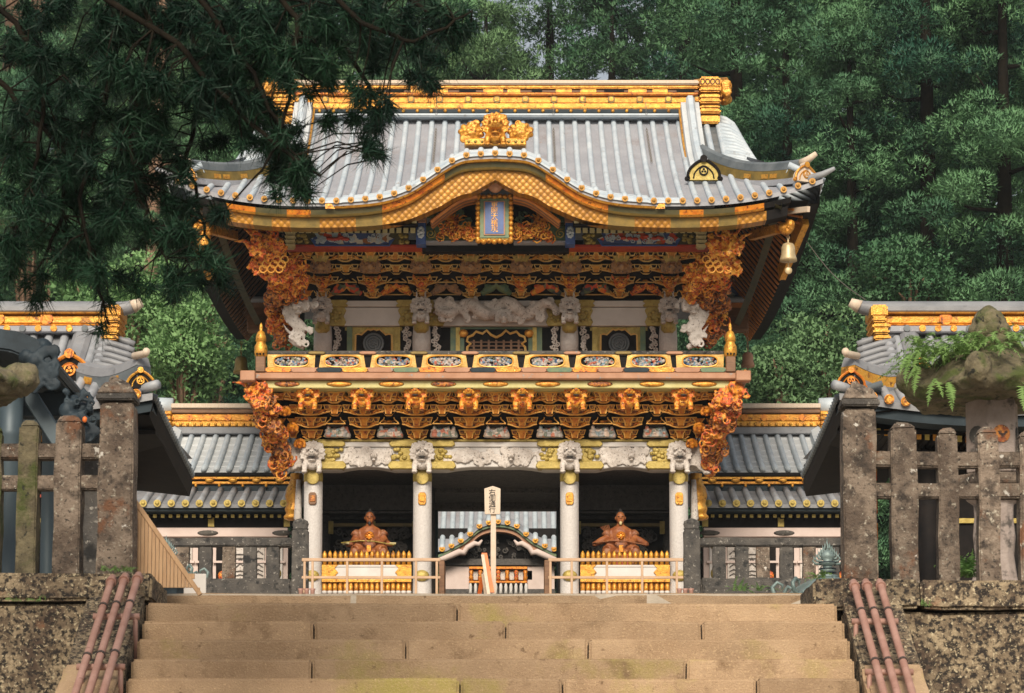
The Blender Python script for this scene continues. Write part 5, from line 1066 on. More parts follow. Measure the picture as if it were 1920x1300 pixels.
# ------------------------------------------------------------------ bracket sets (local frame: x across, -y outwards, z up, origin at the wall)
def arm_outline(w, h, foot):
    pts = [(-w, h), (-w, h * .62)]
    for i in range(7):
        q = i / 6; pts.append((-w + (w - foot) * q ** .9, h * .62 * (1 - math.sin(q * math.pi / 2) ** 1.6)))
    return pts + [(-x, z) for x, z in reversed(pts)]
def make_bracket(name, tiers, dz, dy, w0, dw, m_arm, m_leaf, m_edge, foot=.06, leaf=.18):
    """inverted stepped pyramid of boat-shaped arms, bearing blocks and gilded noses"""
    p = part(name, gate)
    for t in range(tiers):
        y = -.12 - dy * t; z = dz * t; w = w0 + dw * t; o = arm_outline(w, dz * .50, foot)
        b = MB(); b.prism([(x, z + q) for x, q in o], y, y + .12); b.build('bracket_arm', m_arm, p, local=True)
        b = MB(); b.tube([(x, y - .006, z + q) for x, q in o[1:-1]], .018, 4)
        b.tube([(-w * 1.02, y - .006, z + dz * .50), (w * 1.02, y - .006, z + dz * .50)], .015, 4); b.build('gilt_edge', m_edge, p, local=True)
        for x in ([-w * .84, w * .84] if t < 1 else [-w * .86, -w * .45, w * .45, w * .86]):
            zz = z + dz * .51; hh = dz * .40; b = MB(); b.frus((x, y + .02, zz), (.034, .07), (.058, .09), hh); b.tube([(x - .058, y - .07, zz + hh), (x - .036, y - .052, zz), (x + .036, y - .052, zz), (x + .058, y - .07, zz + hh)], .012, 4, 1)
            b.tube([(x - .07, y - .07, zz + hh), (x + .07, y - .07, zz + hh)], .013, 4, 1); b.build('bearing_block', [m_arm, m_edge], p, local=True)
        b = MB(); b.frus((0, y - .05, z + .01), (.045, .06), (.085, .08), dz * .80); b.build('bracket_nose', m_leaf, p, local=True, bevel=.01)
        b = MB()
        for s in (-1, 1): b.tube([(s * .10, y - .14, z + dz * .84), (s * .062, y - .12, z + dz * .5), (s * .048, y - .12, z + .01)], .015, 4)
        b.tube([(-.12, y - .14, z + dz * .85), (.12, y - .14, z + dz * .85)], .016, 4); b.build('nose_edge', m_edge, p, local=True)
        b = MB()
        for s in (-1, 1):
            b.ell((s * w * .58, y - .02, z + dz * .33), (w * leaf, .035, dz * .14), 8, 5, rot=-s * .6); b.ell((s * w * .80, y - .02, z + dz * .44), (w * leaf * .6, .03, dz * .11), 8, 5, rot=-s * .9)
        b.build('gilt_leaf', m_leaf, p, local=True, smooth=True)
    return p
def face_marks(parent, s, c, local=False):
    """dark eyes and open mouth of a beast head"""
    b = MB()
    for k in (-1, 1): b.ell((c[0] + k * .062 * s, c[1] - .150 * s, c[2] + .070 * s), (.020 * s, .012 * s, .014 * s), 8, 5)
    b.ell((c[0], c[1] - .185 * s, c[2] - .072 * s), (.075 * s, .04 * s, .018 * s), 9, 5)
    for k in (-1, 1): b.ell((c[0] + k * .02 * s, c[1] - .252 * s, c[2] + .022 * s), (.009 * s, .008 * s, .007 * s), 6, 4)
    b.build('face_paint', MT.ink, parent, local=local, smooth=True)['kind'] = 'stuff'
# ---- lower brackets carry the balcony
Yw = 50.0
mL = M_PX(770, 49.4); dzl = (Z(733, 48.9) - Z(828, 50)) / 4
LH = [-347, -247.5, -148.5, -49.5, 49.5, 148.5, 247.5, 347]
proto = make_bracket('bracket_set', 4, dzl, .27, .17, .10, MT.arm, MT.gold_hot, MT.edge, .055, .24)
b = lion_head(.92, legs=True, mane=True); b.xf(Matrix.Translation((0, -1.18, dzl * 3.62))); hd = carve(b, 'beast_head', MT.dragon_gold, .014, proto, local=True); face_marks(proto, .92, (0, -1.18, dzl * 3.62), True)
b = MB()
for s in (-1, 1):
    for i in range(5): b.ell((s * (.17 + .055 * i), -.95 + .05 * i, dzl * 3.32 + .012 * i * i), (.05, .03, .045), 8, 5)
b.build('gilt_peony', MT.gold_yel, proto, local=True, smooth=True)
b = MB(); b.box(-.15, .15, -1.16, -.9, dzl * 3.98, dzl * 4.14); b.build('head_block', MT.edge_pale, proto, local=True, bevel=.01)
zl0 = Z(828, Yw) + .01
proto.location = (gx(LH[0], 780, 49.5) - XC, Yw - 52.2, zl0 - ZG)
for d in LH[1:]: dup(proto, gate, (gx(d, 780, 49.5) - XC, Yw - 52.2, zl0 - ZG))
# ---- upper brackets carry the eave
YU = 50.55; zu0 = Z(561, YU); dzu = (Z(463, 48.95) - zu0) / 4
UH = [-327, -234, -140, -47, 47, 140, 234, 327]
protu = make_bracket('bracket_set', 4, dzu, .36, .17, .095, MT.black, MT.gold, MT.edge_pale, .055, .20)
b = lion_head(.86, legs=False, mane=False, jaw=1.4); b.xf(Matrix.Translation((0, -.80, dzu * .66))); carve(b, 'beast_head', MT.dragon_gold, .015, protu, local=True); face_marks(protu, .86, (0, -.80, dzu * .66), True)
b = lion_head(.86, legs=False, mane=True, jaw=.2, ears=False); b.xf(Matrix.Translation((0, -1.22, dzu * 1.95))); carve(b, 'beast_head', MT.grey_head, .018, protu, local=True)
b = MB(); b.ell((0, -.99, dzu * .34), (.06, .07, .05)); b.build('tongue', MT.fire, protu, local=True, smooth=True)
b = MB(); b.frus((0, -1.18, dzu * 2.55), (.10, .12), (.17, .14), .14); b.frus((0, -1.2, dzu * 3.1), (.08, .1), (.12, .12), .16); b.build('head_block', MT.gold_pale, protu, local=True, bevel=.012)
protu.location = (gx(UH[0], 510, 49.6) - XC, YU - 52.2, zu0 - ZG)
for d in UH[1:]: dup(protu, gate, (gx(d, 510, 49.6) - XC, YU - 52.2, zu0 - ZG))
# dark stepped backing, intermediate rails and outline stacks between the sets
def backing(z0, y0, z1, y1, d, nm):
    w0 = gx(d, 700, 50) - XC; b = MB(); b.add([(XC - w0, y0, z0), (XC + w0, y0, z0), (XC + w0 + .9 * (1), y1, z1), (XC - w0 - .9, y1, z1)], [(0, 1, 2, 3)]); b.build(nm, MT.black, gate)
backing(zl0 - .05, Yw + .12, Z(728, 48.85) + .1, 49.0, 365, 'bracket_backing'); backing(zu0 - .05, YU + .12, Z(460, 49.1) + .1, 49.1, 345, 'bracket_backing')
for heads, z0, dz, Y0, dy, mt, me_c in ((LH, zl0, dzl, Yw, .27, MT.gold_hot, MT.edge), (UH, zu0, dzu, YU, .36, MT.gold, MT.edge_pale)):
    for i in range(7):
        x = gx((heads[i] + heads[i + 1]) / 2, 640, 50); sp = gx(heads[1] - heads[0], 640, 49.5) - XC
        p = part('bracket_strut', gate)
        p.location = (x - XC, Y0 - 52.2, z0 - ZG)
        for t in (0, 1, 2, 3):
            y = -.08 - dy * t; w = .21 - .045 * t; zt = dz * t
            if t: b = MB(); b.frus((0, y + .02, zt + dz * .05), (w * .5, .05), (w, .07), dz * .30); b.build('strut_block', MT.black, p, local=True)
            b = MB(); b.tube([(-w * 1.15, y - .05, zt + dz * .36), (w * 1.15, y - .05, zt + dz * .36)], .014, 4)
            for s in (-1, 1): b.tube([(s * w * 1.1, y - .05, zt + dz * .36), (s * w * .95, y - .045, zt + dz * .55), (s * (w * .6), y - .05, zt + dz * .80), (s * (w * .55), y - .06, zt + dz)], .013, 4)
            b.build('gilt_edge', me_c, p, local=True)
            if t: b = MB(); b.ell((0, y - .01, zt + dz * .60), (.06, .05, dz * .18), 9, 6); b.build('strut_boss', MT.gold_pale if t == 2 else (MT.teal if t == 3 else mt), p, local=True, smooth=True)
# small brackets filling the upper half between the main sets
for heads, z0, dz, Y0, dy, a_, l_, e_ in ((LH, zl0, dzl, Yw, .27, MT.arm, MT.gold_hot, MT.edge), (UH, zu0, dzu, YU, .36, MT.black, MT.gold, MT.edge_pale)):
    pm = make_bracket('small_bracket_set', 2, dz, dy, .10, .07, a_, l_, e_, .04, .22)
    for i in range(7):
        loc = (gx((heads[i] + heads[i + 1]) / 2, 640, 50) - XC, Y0 - 52.2 - 1.75 * dy, z0 - ZG + 2 * dz)
        if i == 0: pm.location = loc
        else: dup(pm, gate, loc)
# corner bracket fans
for s in (-1, 1):
    for (z0, dz, Y0, dy, dd, mt) in ((zl0, dzl, Yw, .27, 378, MT.gold_hot), (zu0, dzu, YU, .36, 352, MT.gold_hot)):
        for t in range(4):
            for k in range(1 + t // 1):
                xx = gx(s * (dd + 25 * k), 700 if dz is dzl else 520, Y0 - dy * t); b = MB(); y = Y0 - .1 - dy * t; zz = z0 + dz * t
                b.box(xx - .06, xx + .06, y - .02, y + .1, zz + .05, zz + dz * .84); b.frus((xx, y, zz + dz * .5), (.06, .08), (.11, .1), dz * .34); b.build('corner_bracket', mt, gate, bevel=.01)
                b = MB(); b.tube([(xx - .11, y - .1, zz + dz * .84), (xx - .06, y - .08, zz + dz * .5), (xx - .05, y - .06, zz + .04), (xx + .05, y - .06, zz + .04), (xx + .06, y - .08, zz + dz * .5), (xx + .11, y - .1, zz + dz * .84)], .013, 4); b.build('gilt_edge', MT.edge, gate)
# figure groups between lower brackets, bird carvings between upper ones
random.seed(33)
for i in range(7):
    x = gx((LH[i] + LH[i + 1]) / 2, 810, 49.8); zf = zl0 + .02; b = MB()
    for k, (dx, h) in enumerate(((-.16, .22), (-.05, .27), (.08, .29), (.18, .21), (0, .16))):
        dx += random.uniform(-.02, .02); yy = 49.72 + .05 * (k % 2); b.lathe([(.085, 0), (.09, h * .25), (.06, h * .6), (.045, h * .74), (.02, h * .78)], (x + dx, yy, zf), 9); b.ell((x + dx, yy - .01, zf + h * .86), .04)
        b.tube([(x + dx - .06, yy - .02, zf + h * .6), (x + dx - .02, yy - .08, zf + h * .42), (x + dx + .03, yy - .09, zf + h * .45)], .025, 6)
    carve(b, 'figure_carving', MT.figure, .011, gate)
    b = MB(); c = (x, 49.74, zf + .32)
    for q in range(8): b.curl((x + random.uniform(-.15, .15), 49.68, zf + .32 + random.uniform(-.05, .09)), .05, .02, a0=q, k=8)
    b.build('leaf_carving', MT.fire if i % 2 else MT.gold_hot, gate, smooth=True)
    x = gx((UH[i] + UH[i + 1]) / 2, 545, 50.2); zf = zu0 + .02; b = MB()
    b.tube([(x - .28, 50.28, zf + .02), (x - .1, 50.2, zf + .12), (x, 50.15, zf + .2), (x + .1, 50.2, zf + .12), (x + .28, 50.28, zf + .02)], [.05, .09, .1, .09, .05], 8)
    for q in range(14): a = random.uniform(0, 3.14); b.curl((x + .2 * math.cos(a), 50.16, zf + .05 + .16 * math.sin(a)), .05, .022, a0=a, k=8)
    carve(b, 'bird_carving', [MT.gay, MT.gay, MT.teal, MT.dragon_gold, MT.fire, MT.gay, MT.grey_head][(i * 3) % 7], .014, gate)

# ---- big coloured corner dragons and their fringe of carvings
def corner_dragon(s, path, r, seed, mt, fringe, mt2, nfr):
    random.seed(seed); Y = 49.0; b = MB(); r0 = r; r *= .62; pts = [Vector((gx(s * d, py, yy), yy, Z(py, yy))) for d, py, yy in path]
    fine = []; K = len(pts)
    for i in range(K - 1):
        for q in range(5): fine.append(pts[i].lerp(pts[i + 1], q / 5))
    fine.append(pts[-1]); n = len(fine); b.tube(fine, [r * (.55 + .9 * math.sin(math.pi * min(1, .12 + .8 * i / n))) for i in range(n)], 9)
    for i in range(2, n, 1):
        for q in range(5):
            a = random.uniform(0, 6.28); c = fine[i] + Vector((math.cos(a), random.uniform(-1.2, -.2), math.sin(a))) * r * random.uniform(1.0, 2.0); b.curl(c[:], r * random.uniform(.6, 1.05), r * .24, a0=a, sgn=random.choice((-1, 1)), k=9)
        if i % 2 == 0: a = random.uniform(-.5, 2.4); b.tube([fine[i], fine[i] + Vector((-s * math.cos(a), 0, math.sin(a))) * r * 1.5, fine[i] + Vector((-s * math.cos(a) + .3 * s, -.1, math.sin(a) + .4)) * r * 1.9], [r * .35, r * .22, .01], 5)
    hd = lion_head(r0 * 4.6, horns=True, legs=False); hd.xf(Matrix.Translation(pts[0]) @ Matrix.Rotation(s * .9, 4, 'Z')); b.merge(hd)
    for k in range(7):
        a = random.uniform(-.6, 2.6); b.tube([pts[0] + Vector((0, .05, 0)), pts[0] + Vector((-s * .25 * math.cos(a), 0, .25 * math.sin(a))), pts[0] + Vector((-s * .42 * math.cos(a + .4), 0, .44 * math.sin(a + .3)))], [.06, .045, .008], 5)
    carve(b, 'corner_dragon', mt, .019, gate)
    for j in range(nfr):
        q = (j + .5) / nfr; k = min(len(fringe) - 2, int(q * (len(fringe) - 1))); u = q * (len(fringe) - 1) - k
        d = fringe[k][0] * (1 - u) + fringe[k + 1][0] * u; py = fringe[k][1] * (1 - u) + fringe[k + 1][1] * u; w = fringe[k][2] * (1 - u) + fringe[k + 1][2] * u; yy = fringe[k][3] * (1 - u) + fringe[k + 1][3] * u
        b = MB()
        for i in range(16):
            c = Vector((gx(s * (d + random.uniform(-w, w)), py, yy), yy + random.uniform(-.15, .2), Z(py + random.uniform(-13, 13), yy)))
            if i % 4 == 0: h = lion_head(random.uniform(.38, .5), legs=False, mane=True); h.xf(Matrix.Translation(c) @ Matrix.Rotation(s * random.uniform(.2, 1.2), 4, 'Z')); b.merge(h)
            else:
                for q in range(2): c2 = c + Vector((random.uniform(-.08, .08), random.uniform(-.12, 0), random.uniform(-.08, .08))); b.curl(c2[:], random.uniform(.07, .13), .026, a0=random.uniform(0, 6.3), sgn=random.choice((-1, 1)), k=10)
            b.ell(c[:], random.uniform(.03, .055))
        carve(b, 'beast_carving', mt2[j % len(mt2)], .017, gate)
for s in (-1, 1):
    corner_dragon(s, [(450, 465, 47.9), (425, 455, 48.1), (412, 470, 48.2), (440, 495, 48.3), (412, 512, 48.5), (380, 505, 48.7), (372, 520, 48.9), (392, 540, 49.1), (372, 555, 49.4)], .17, 50 + s, MT.fire if s < 0 else MT.dragon_gold, [(400, 520, 26, 48.9), (405, 560, 30, 49.3), (398, 600, 26, 49.8), (392, 640, 20, 50.0)], [MT.fire, MT.fire_dark, MT.fire_dark, MT.dragon_gold], 6)
    b = MB(); random.seed(9)
    for i in range(9): b.tube([(gx(s * (395 + 5 * i), 500, 48.1) + .07 * math.cos(t), 48.05, Z(488 + (i % 3) * 9, 48.1) + .07 * math.sin(t)) for t in [q * .7 for q in range(9)]], .014, 5, closed=True)
    b.build('dragon_scale', MT.edge, gate)
    corner_dragon(s, [(455, 735, 48.7), (440, 745, 48.8), (425, 765, 49.0)], .17, 70 + s, MT.fire, [(440, 752, 14, 48.8), (428, 790, 18, 49.1), (412, 825, 16, 49.5), (403, 860, 12, 49.9), (404, 878, 5, 49.9)], [MT.fire_dark, MT.fire, MT.fire_dark, MT.fire, MT.dragon_gold], 9)
    for k in range(3):                                   # lighter carved faces in the lower fan
        b = lion_head(.5, legs=False); b.xf(Matrix.Translation(Vector((gx(s * (395 - 12 * k), 790 + 25 * k, 49.2), 49.15 + .25 * k, Z(775 + 26 * k, 49.2))))); carve(b, 'beast_carving', MT.gold_hot, .02, gate)

# ------------------------------------------------------------------ upper storey
YU2 = 50.6
b = MB(); b.box(gx(-335, 600, YU2), gx(335, 600, YU2), YU2 + .1, 53.8, Z(700, YU2), Z(470, YU2) ); b.build('upper_wall', MT.black, gate)
UC_ = (-325, -140, 137, 322)
for d in UC_:
    x = gx(d, 635, YU2); m = M_PX(635, YU2); b = MB(); b.lathe([(17 * m, 0), (17.5 * m, .3), (15.5 * m, .62), (12 * m, .75)], (x, YU2, Z(664, YU2)), 20); b.build('upper_column', MT.column, gate, smooth=True)
    b = MB(); b.lathe([(8 * m, 0), (14 * m, .06), (14 * m, .3)], (x, YU2 - .15, Z(628, YU2)), 14); b.build('column_collar', MT.gold_pale, gate, smooth=True)
    for q in (-27, 27):
        if abs(d + q) > 345: continue
        x2 = gx(d + q * (1.02 if q * d > 0 else 1), 635, YU2); b = MB(); b.box(x2 - 9 * m, x2 + 9 * m, YU2 + .0, YU2 + .14, Z(660, YU2), Z(613, YU2)); pn = b.build('carved_panel', MT.black, gate)
        b = MB(); random.seed(int(d + q + 900))
        for i in range(9): b.curl((x2 + random.uniform(-.05, .05), YU2 - .02, Z(616 + 5 * i, YU2)), .055, .02, a0=random.uniform(0, 6), k=8)
        b.build('relief', MT.carved, pn, smooth=True)
    b = lion_head(.86, horns=True, legs=True); b.xf(Matrix.Translation((x, YU2 - .42, Z(588, YU2)))); carve(b, 'dragon_head', MT.carved, .0135, gate); face_marks(gate, .86, (x, YU2 - .42, Z(588, YU2)))
for a_, c_ in ((-325, -140), (137, 322), (-140, 137)):
    for (p0, p1, y, mt, w, nm) in ((566, 577, YU2 - .10, MT.white, .36, 'upper_moulding'), (578, 612, YU2 - .05, MT.white, .36, 'white_panel')):
        b = MB(); b.box(gx(a_, 590, YU2), gx(c_, 590, YU2), y, y + .3, Z(p1, YU2), Z(p0, YU2)); b.build(nm, mt, gate, bevel=.008)
    for e, sg in ((a_, 1), (c_, -1)):
        for (p0, p1, y, wpx) in ((565, 578, YU2 - .13, 48), (577, 612.5, YU2 - .08, 44)):
            x0 = gx(e, 590, YU2); x1 = gx(e + sg * wpx, 590, YU2); h = Z(p0, YU2) - Z(p1, YU2); zb = Z(p1, YU2); sx = 1 if x1 > x0 else -1
            b = MB(); b.prism([(x0, zb), (x1 - sx * .04, zb), (x1, zb + h * .2), (x1 - sx * .05, zb + h * .5), (x1, zb + h * .8), (x1 - sx * .04, zb + h), (x0, zb + h)], y, y + .1); b.build('gilt_fitting', MT.gold_pale, gate, bevel=.006)
        b = MB(); xx = gx(e + sg * 26, 595, YU2)
        for i in range(7): b.ell((xx + .09 * math.cos(i * .9), YU2 - .09, Z(595, YU2) + .09 * math.sin(i * .9)), (.04, .02, .04))
        b.build('gilt_flower', MT.gold_pale, gate, smooth=True)
b = MB(); random.seed(4)                                      # white writhing dragon on the middle panel
pts = [(gx(-110 + 10 * i, 585, YU2), YU2 - .22 - .08 * math.sin(i), Z(584 + 11 * math.sin(i * .85), YU2)) for i in range(23)]
b.tube(pts, [.03 + .105 * math.sin(math.pi * (i + 1) / 24) ** .7 for i in range(23)], 9)
for i in range(46): b.curl((gx(random.uniform(-112, 112), 585, YU2), YU2 - .24, Z(random.uniform(568, 606), YU2)), random.uniform(.06, .12), .034, a0=random.uniform(0, 6), sgn=random.choice((-1, 1)), k=10)
h = lion_head(.7, horns=True, legs=False); h.xf(Matrix.Translation((gx(14, 600, YU2), YU2 - .36, Z(606, YU2)))); b.merge(h)
for s in (-1, 1): b.tube([(gx(s * 60, 590, YU2), YU2 - .2, Z(588, YU2)), (gx(s * 90, 580, YU2), YU2 - .25, Z(572, YU2)), (gx(s * 118, 590, YU2), YU2 - .2, Z(592, YU2))], [.09, .07, .02], 7)
carve(b, 'white_dragon_carving', MT.carved, .02, gate)
for s in (-1, 1):                                             # white dragons curling round the outer columns
    b = MB(); random.seed(15); Y = 49.55; path = [(350, 584), (374, 570), (386, 598), (362, 618), (380, 640), (358, 655)]
    pts = [Vector((gx(s * d, py, Y), Y - .1, Z(py, Y))) for d, py in path]; fine = [pts[i].lerp(pts[i + 1], q / 4) for i in range(5) for q in range(4)] + [pts[-1]]
    b.tube(fine, [.05 + .07 * math.sin(math.pi * i / 20) for i in range(21)], 8)
    for i in range(30): c = random.choice(fine); b.curl((c.x + random.uniform(-.12, .16) * 1, Y - .18, c.z + random.uniform(-.1, .1)), random.uniform(.05, .1), .03, a0=i, sgn=random.choice((-1, 1)), k=9)
    for i in range(5): c = fine[3 + 3 * i]; b.tube([c, c + Vector((s * .15, -.05, .12)), c + Vector((s * .24, -.05, .26))], [.04, .03, .006], 5)
    h = lion_head(.85, horns=True, legs=False); h.xf(Matrix.Translation(pts[0] + Vector((s * .14, -.1, .02))) @ Matrix.Rotation(s * .7, 4, 'Z')); b.merge(h); carve(b, 'white_dragon_carving', MT.carved, .019, gate)
# cusped windows
def cusp(cx, w, zt, zb, Y):
    pts = []
    for q in range(13):
        u = q / 12; xx = -w + 2 * w * u; v = abs(xx) / w
        zz = zt - (.10 if v < .35 else .0) * 0 - (zt - zb) * (.0 + .34 * max(0, v - .30) ** .6 + .05 * math.sin(v * 12)); pts.append((cx + xx, Y, zz))
    return [(cx - w * 1.02, Y, zb)] + pts + [(cx + w * 1.02, Y, zb)]
for cpx in (-230, 230):
    m = M_PX(640, YU2); x = gx(cpx, 640, YU2); w = 34 * m; zt, zb = Z(617, YU2), Z(661, YU2); win = part('window', gate)
    b = MB(); b.box(x - 54 * m, x + 54 * m, YU2 + .04, YU2 + .1, zb, Z(613, YU2)); b.build('window_panel', MT.gold_pale, win)
    c = cusp(x, w, zt, zb, YU2 + .02); b = MB(); b.prism([(p[0], p[2]) for p in c], YU2 + .01, YU2 + .05); b.build('dark_opening', MT.black, win)
    b = MB(); b.tube(c, .022, 6); b.build('gilt_outline', MT.edge_pale, win)
    b = MB(); b.disc((x, YU2 + .0, Z(645, YU2)), 19 * m, .05, 20)
    for R in (18, 13, 8): b.tube([(x + R * m * math.cos(t), YU2 - .05, Z(645, YU2) + R * m * math.sin(t)) for t in [q * .35 for q in range(18)]], .022, 5, closed=True)
    for k in range(3): b.curl((x + .07 * math.cos(k * 2.1 + .5), YU2 - .05, Z(645, YU2) + .07 * math.sin(k * 2.1 + .5)), .07, .02, a0=k * 2.1)
    b.build('round_crest', MT.darktile, win, smooth=True)
    for s in (-1, 1):
        b = MB(); xx = x + s * 45 * m; b.box(xx - .05, xx + .05, YU2 - .0, YU2 + .04, zb, Z(613, YU2)); b.build('window_post', MT.teal if s * cpx > 0 else MT.gold_pale, win)
        b = MB(); xx = x + s * 57 * m; b.box(xx - .07, xx + .07, YU2 + .02, YU2 + .05, zb, Z(620, YU2)); b.build('dark_slit', MT.black, win)
m = M_PX(640, YU2); x = XC; win = part('window', gate)
b = MB(); b.box(x - 86 * m, x + 86 * m, YU2 + .05, YU2 + .1, Z(661, YU2), Z(613, YU2)); b.build('window_panel', MT.teal, win)
b = MB(); b.box(x - 60 * m, x + 60 * m, YU2 + .02, YU2 + .06, Z(661, YU2), Z(617, YU2)); b.build('dark_opening', MT.black, win)
for s in (-1, 1):
    b = MB(); pts = [(s * 55, 662), (s * 54, 651), (s * 48, 645), (s * 55, 640), (s * 53, 632), (s * 44, 629), (s * 38, 622), (s * 26, 626), (s * 18, 620), (s * 10, 628), (0, 633)]
    b.tube([(x + d * m, YU2 + .0, Z(py, YU2)) for d, py in pts], .026, 6); b.build('gilt_outline', MT.edge_pale, win)
    b = MB(); b.ell((x + s * 62 * m, YU2 + .02, Z(625, YU2)), (.10, .04, .08)); b.build('gilt_flower', MT.gold, win, smooth=True)
    b = MB(); b.box(x + s * 72 * m - .04, x + s * 72 * m + .04, YU2, YU2 + .05, Z(661, YU2), Z(614, YU2)); b.build('window_post', MT.gold_pale, win)
for k in range(7):
    b = MB(); b.box(x + (-42 + 14 * k) * m - .02, x + (-42 + 14 * k) * m + .02, YU2 - .02, YU2 + .02, Z(661, YU2), Z(638, YU2)); b.build('lattice_bar', MT.brown, win)
for k in range(3):
    b = MB(); b.box(x - 50 * m, x + 50 * m, YU2 - .015, YU2 + .02, Z(642 + 7 * k, YU2) - .012, Z(642 + 7 * k, YU2) + .012); b.build('lattice_bar', MT.brown, win)

# ------------------------------------------------------------------ balcony
YB = 48.55
b = MB(); b.box(gx(-470, 705, YB), gx(474, 705, YB), YB, 50.4, Z(711, YB), Z(698.5, YB)); b.build('balcony_beam', MT.rust, gate, bevel=.02)
for s in (-1, 1): b = MB(); a, c_ = sorted((gx(s * 450, 712, YB), gx(s * 478, 712, YB))); b.box(a, c_, YB - .12, YB + .15, Z(716, YB), Z(697, YB)); b.build('beam_end', MT.rust, gate, bevel=.015)
b = MB(); b.box(gx(-440, 705, YB), gx(440, 705, YB), YB + .12, 50.4, Z(726, YB), Z(711.5, YB)); b.build('pale_beam', MT.green_beam, gate, bevel=.015)
for k in range(9):
    x = gx(-392 + 98 * k, 719, YB); b = MB(); b.ell((x, YB + .11, Z(718, YB)), (.24, .025, .055), 12, 6); b.build('beam_fitting', MT.gold if k % 3 else MT.fire_dark, gate, smooth=True)
b = MB(); b.box(gx(-436, 690, YB), gx(436, 690, YB), YB + .06, 50.4, Z(698, YB), Z(688, YB)); b.build('balcony_sill', MT.rust, gate, bevel=.012)
for k in range(18):
    x = gx(-408 + 48 * k, 692, YB); b = MB(); b.prism([(x - .2, Z(697, YB)), (x + .2, Z(697, YB)), (x + .25, Z(692.5, YB)), (x + .2, Z(688.5, YB)), (x - .2, Z(688.5, YB)), (x - .25, Z(692.5, YB))], YB + .03, YB + .08); b.build('sill_fitting', [MT.gold_hot, MT.rust, MT.blue_black, MT.gold, MT.rust, MT.teal][k % 6], gate)
b = MB(); b.tube([(gx(-428, 659, YB), YB + .14, Z(660, YB)), (gx(428, 659, YB), YB + .14, Z(660, YB))], .05, 8); b.build('handrail', MT.darkstone, gate, smooth=True)
b = MB(); b.box(gx(-428, 659, YB), gx(428, 659, YB), YB + .25, YB + .29, Z(688, YB), Z(663, YB)); b.build('balustrade_back', MT.blue_black, gate)
random.seed(77)
for k in range(9):
    x = gx(-384 + 96 * k, 676, YB); mm = M_PX(676, YB); wt = (45 if k in (0, 8) else 40) * mm; wb = 44 * mm; zt, zb = Z(663, YB), Z(688.5, YB); zc = (zt + zb) / 2; wo = 33 * mm; ho = 11 * mm
    pn = part('balustrade_panel', gate); n = 24
    ov = [(x + (wo if abs(math.cos(t)) > .3 else wo) * math.copysign(abs(math.cos(t)) ** .6, math.cos(t)), zc + ho * math.copysign(abs(math.sin(t)) ** .7, math.sin(t))) for t in [2 * math.pi * i / n for i in range(n)]]
    out = []
    for i in range(n):
        t = 2 * math.pi * i / n; r = max(abs(math.cos(t)), abs(math.sin(t))); zz = zc + math.sin(t) / r * (zt - zb) / 2; out.append((x + math.cos(t) / r * (wt + (wb - wt) * (zt - zz) / (zt - zb)), zz))
    y0 = YB + .10; y1 = YB + .2; b = MB(); vs = [(p[0], y0, p[1]) for p in out] + [(p[0], y0 - .015, p[1]) for p in ov] + [(p[0], y1, p[1]) for p in out] + [(p[0], y1, p[1]) for p in ov]
    b.add(vs, [(o1 + i, o1 + (i + 1) % n, o2 + (i + 1) % n, o2 + i) for o1, o2 in ((0, n), (0, 2 * n), (n, 3 * n)) for i in range(n)]); b.build('panel_frame', MT.panel_gold, pn)
    b = MB(); b.tube([(p[0], y0 - .012, p[1]) for p in ov], .014, 5, closed=True); b.build('panel_rim', MT.edge, pn)
    b = MB(); b.box(x - wo, x + wo, y1 - .05, y1 - .02, zc - ho, zc + ho); b.build('panel_ground', MT.black, pn)
    b = MB()
    for q in range(84):
        a = random.uniform(0, 6.28); r = math.sqrt(random.random()) * .95; p = (x + r * wo * math.cos(a), y1 - .07, zc + r * ho * math.sin(a))
        if q % 2: b.ell(p, (random.uniform(.025, .045), .03, random.uniform(.02, .04)), 7, 5)
        else: b.curl(p, random.uniform(.025, .045), .014, a0=a, k=7)
    b.build('flower_relief', MT.relief, pn, smooth=True)
for k in range(10):
    x = gx(-432 + 96 * k, 660, YB); b = MB(); b.prism([(x - .13, Z(663, YB)), (x + .13, Z(663, YB)), (x + .17, Z(660, YB)), (x + .12, Z(657.5, YB)), (x - .12, Z(657.5, YB)), (x - .17, Z(660, YB))], YB + .06, YB + .22)
    if 0 < k < 9: b.build('rail_saddle', MT.olive if k % 2 else MT.rust, gate, bevel=.01)
    b = MB(); b.frus((x, YB + .16, Z(688, YB)), (.055, .03), (.1, .03), Z(666, YB) - Z(688, YB))
    if 0 < k < 9: b.build('rail_post', MT.black, gate)
for s in (-1, 1):
    x = gx(s * 441, 680, YB); mm = M_PX(680, YB); b = MB(); b.box(x - 9 * mm, x + 9 * mm, YB - .02, YB + .17, Z(697.5, YB), Z(668, YB)); b.build('balcony_post', MT.brown, gate, bevel=.012)
    b = MB(); z0 = Z(670, YB); h = Z(603, YB) - z0; r = 12 * mm
    b.lathe([(r * .70, 0), (r * .95, .06 * h), (r * 1.05, .18 * h), (r * .98, .32 * h), (r * .70, .42 * h), (r * .74, .455 * h), (r * .86, .47 * h), (r * .80, .60 * h), (r * .55, .72 * h), (r * .22, .77 * h), (r * .30, .84 * h), (r * .22, .93 * h), (0, h)], (x, YB + .075, z0), 18); fo = b.build('post_finial', MT.gold_yel, gate, smooth=True)
    for k in range(3): b = MB(); b.ell((x + (-.06 + .06 * k), YB + .075 - r * 1.02, z0 + .08 * h), .02); b.build('finial_hole', MT.black, fo)

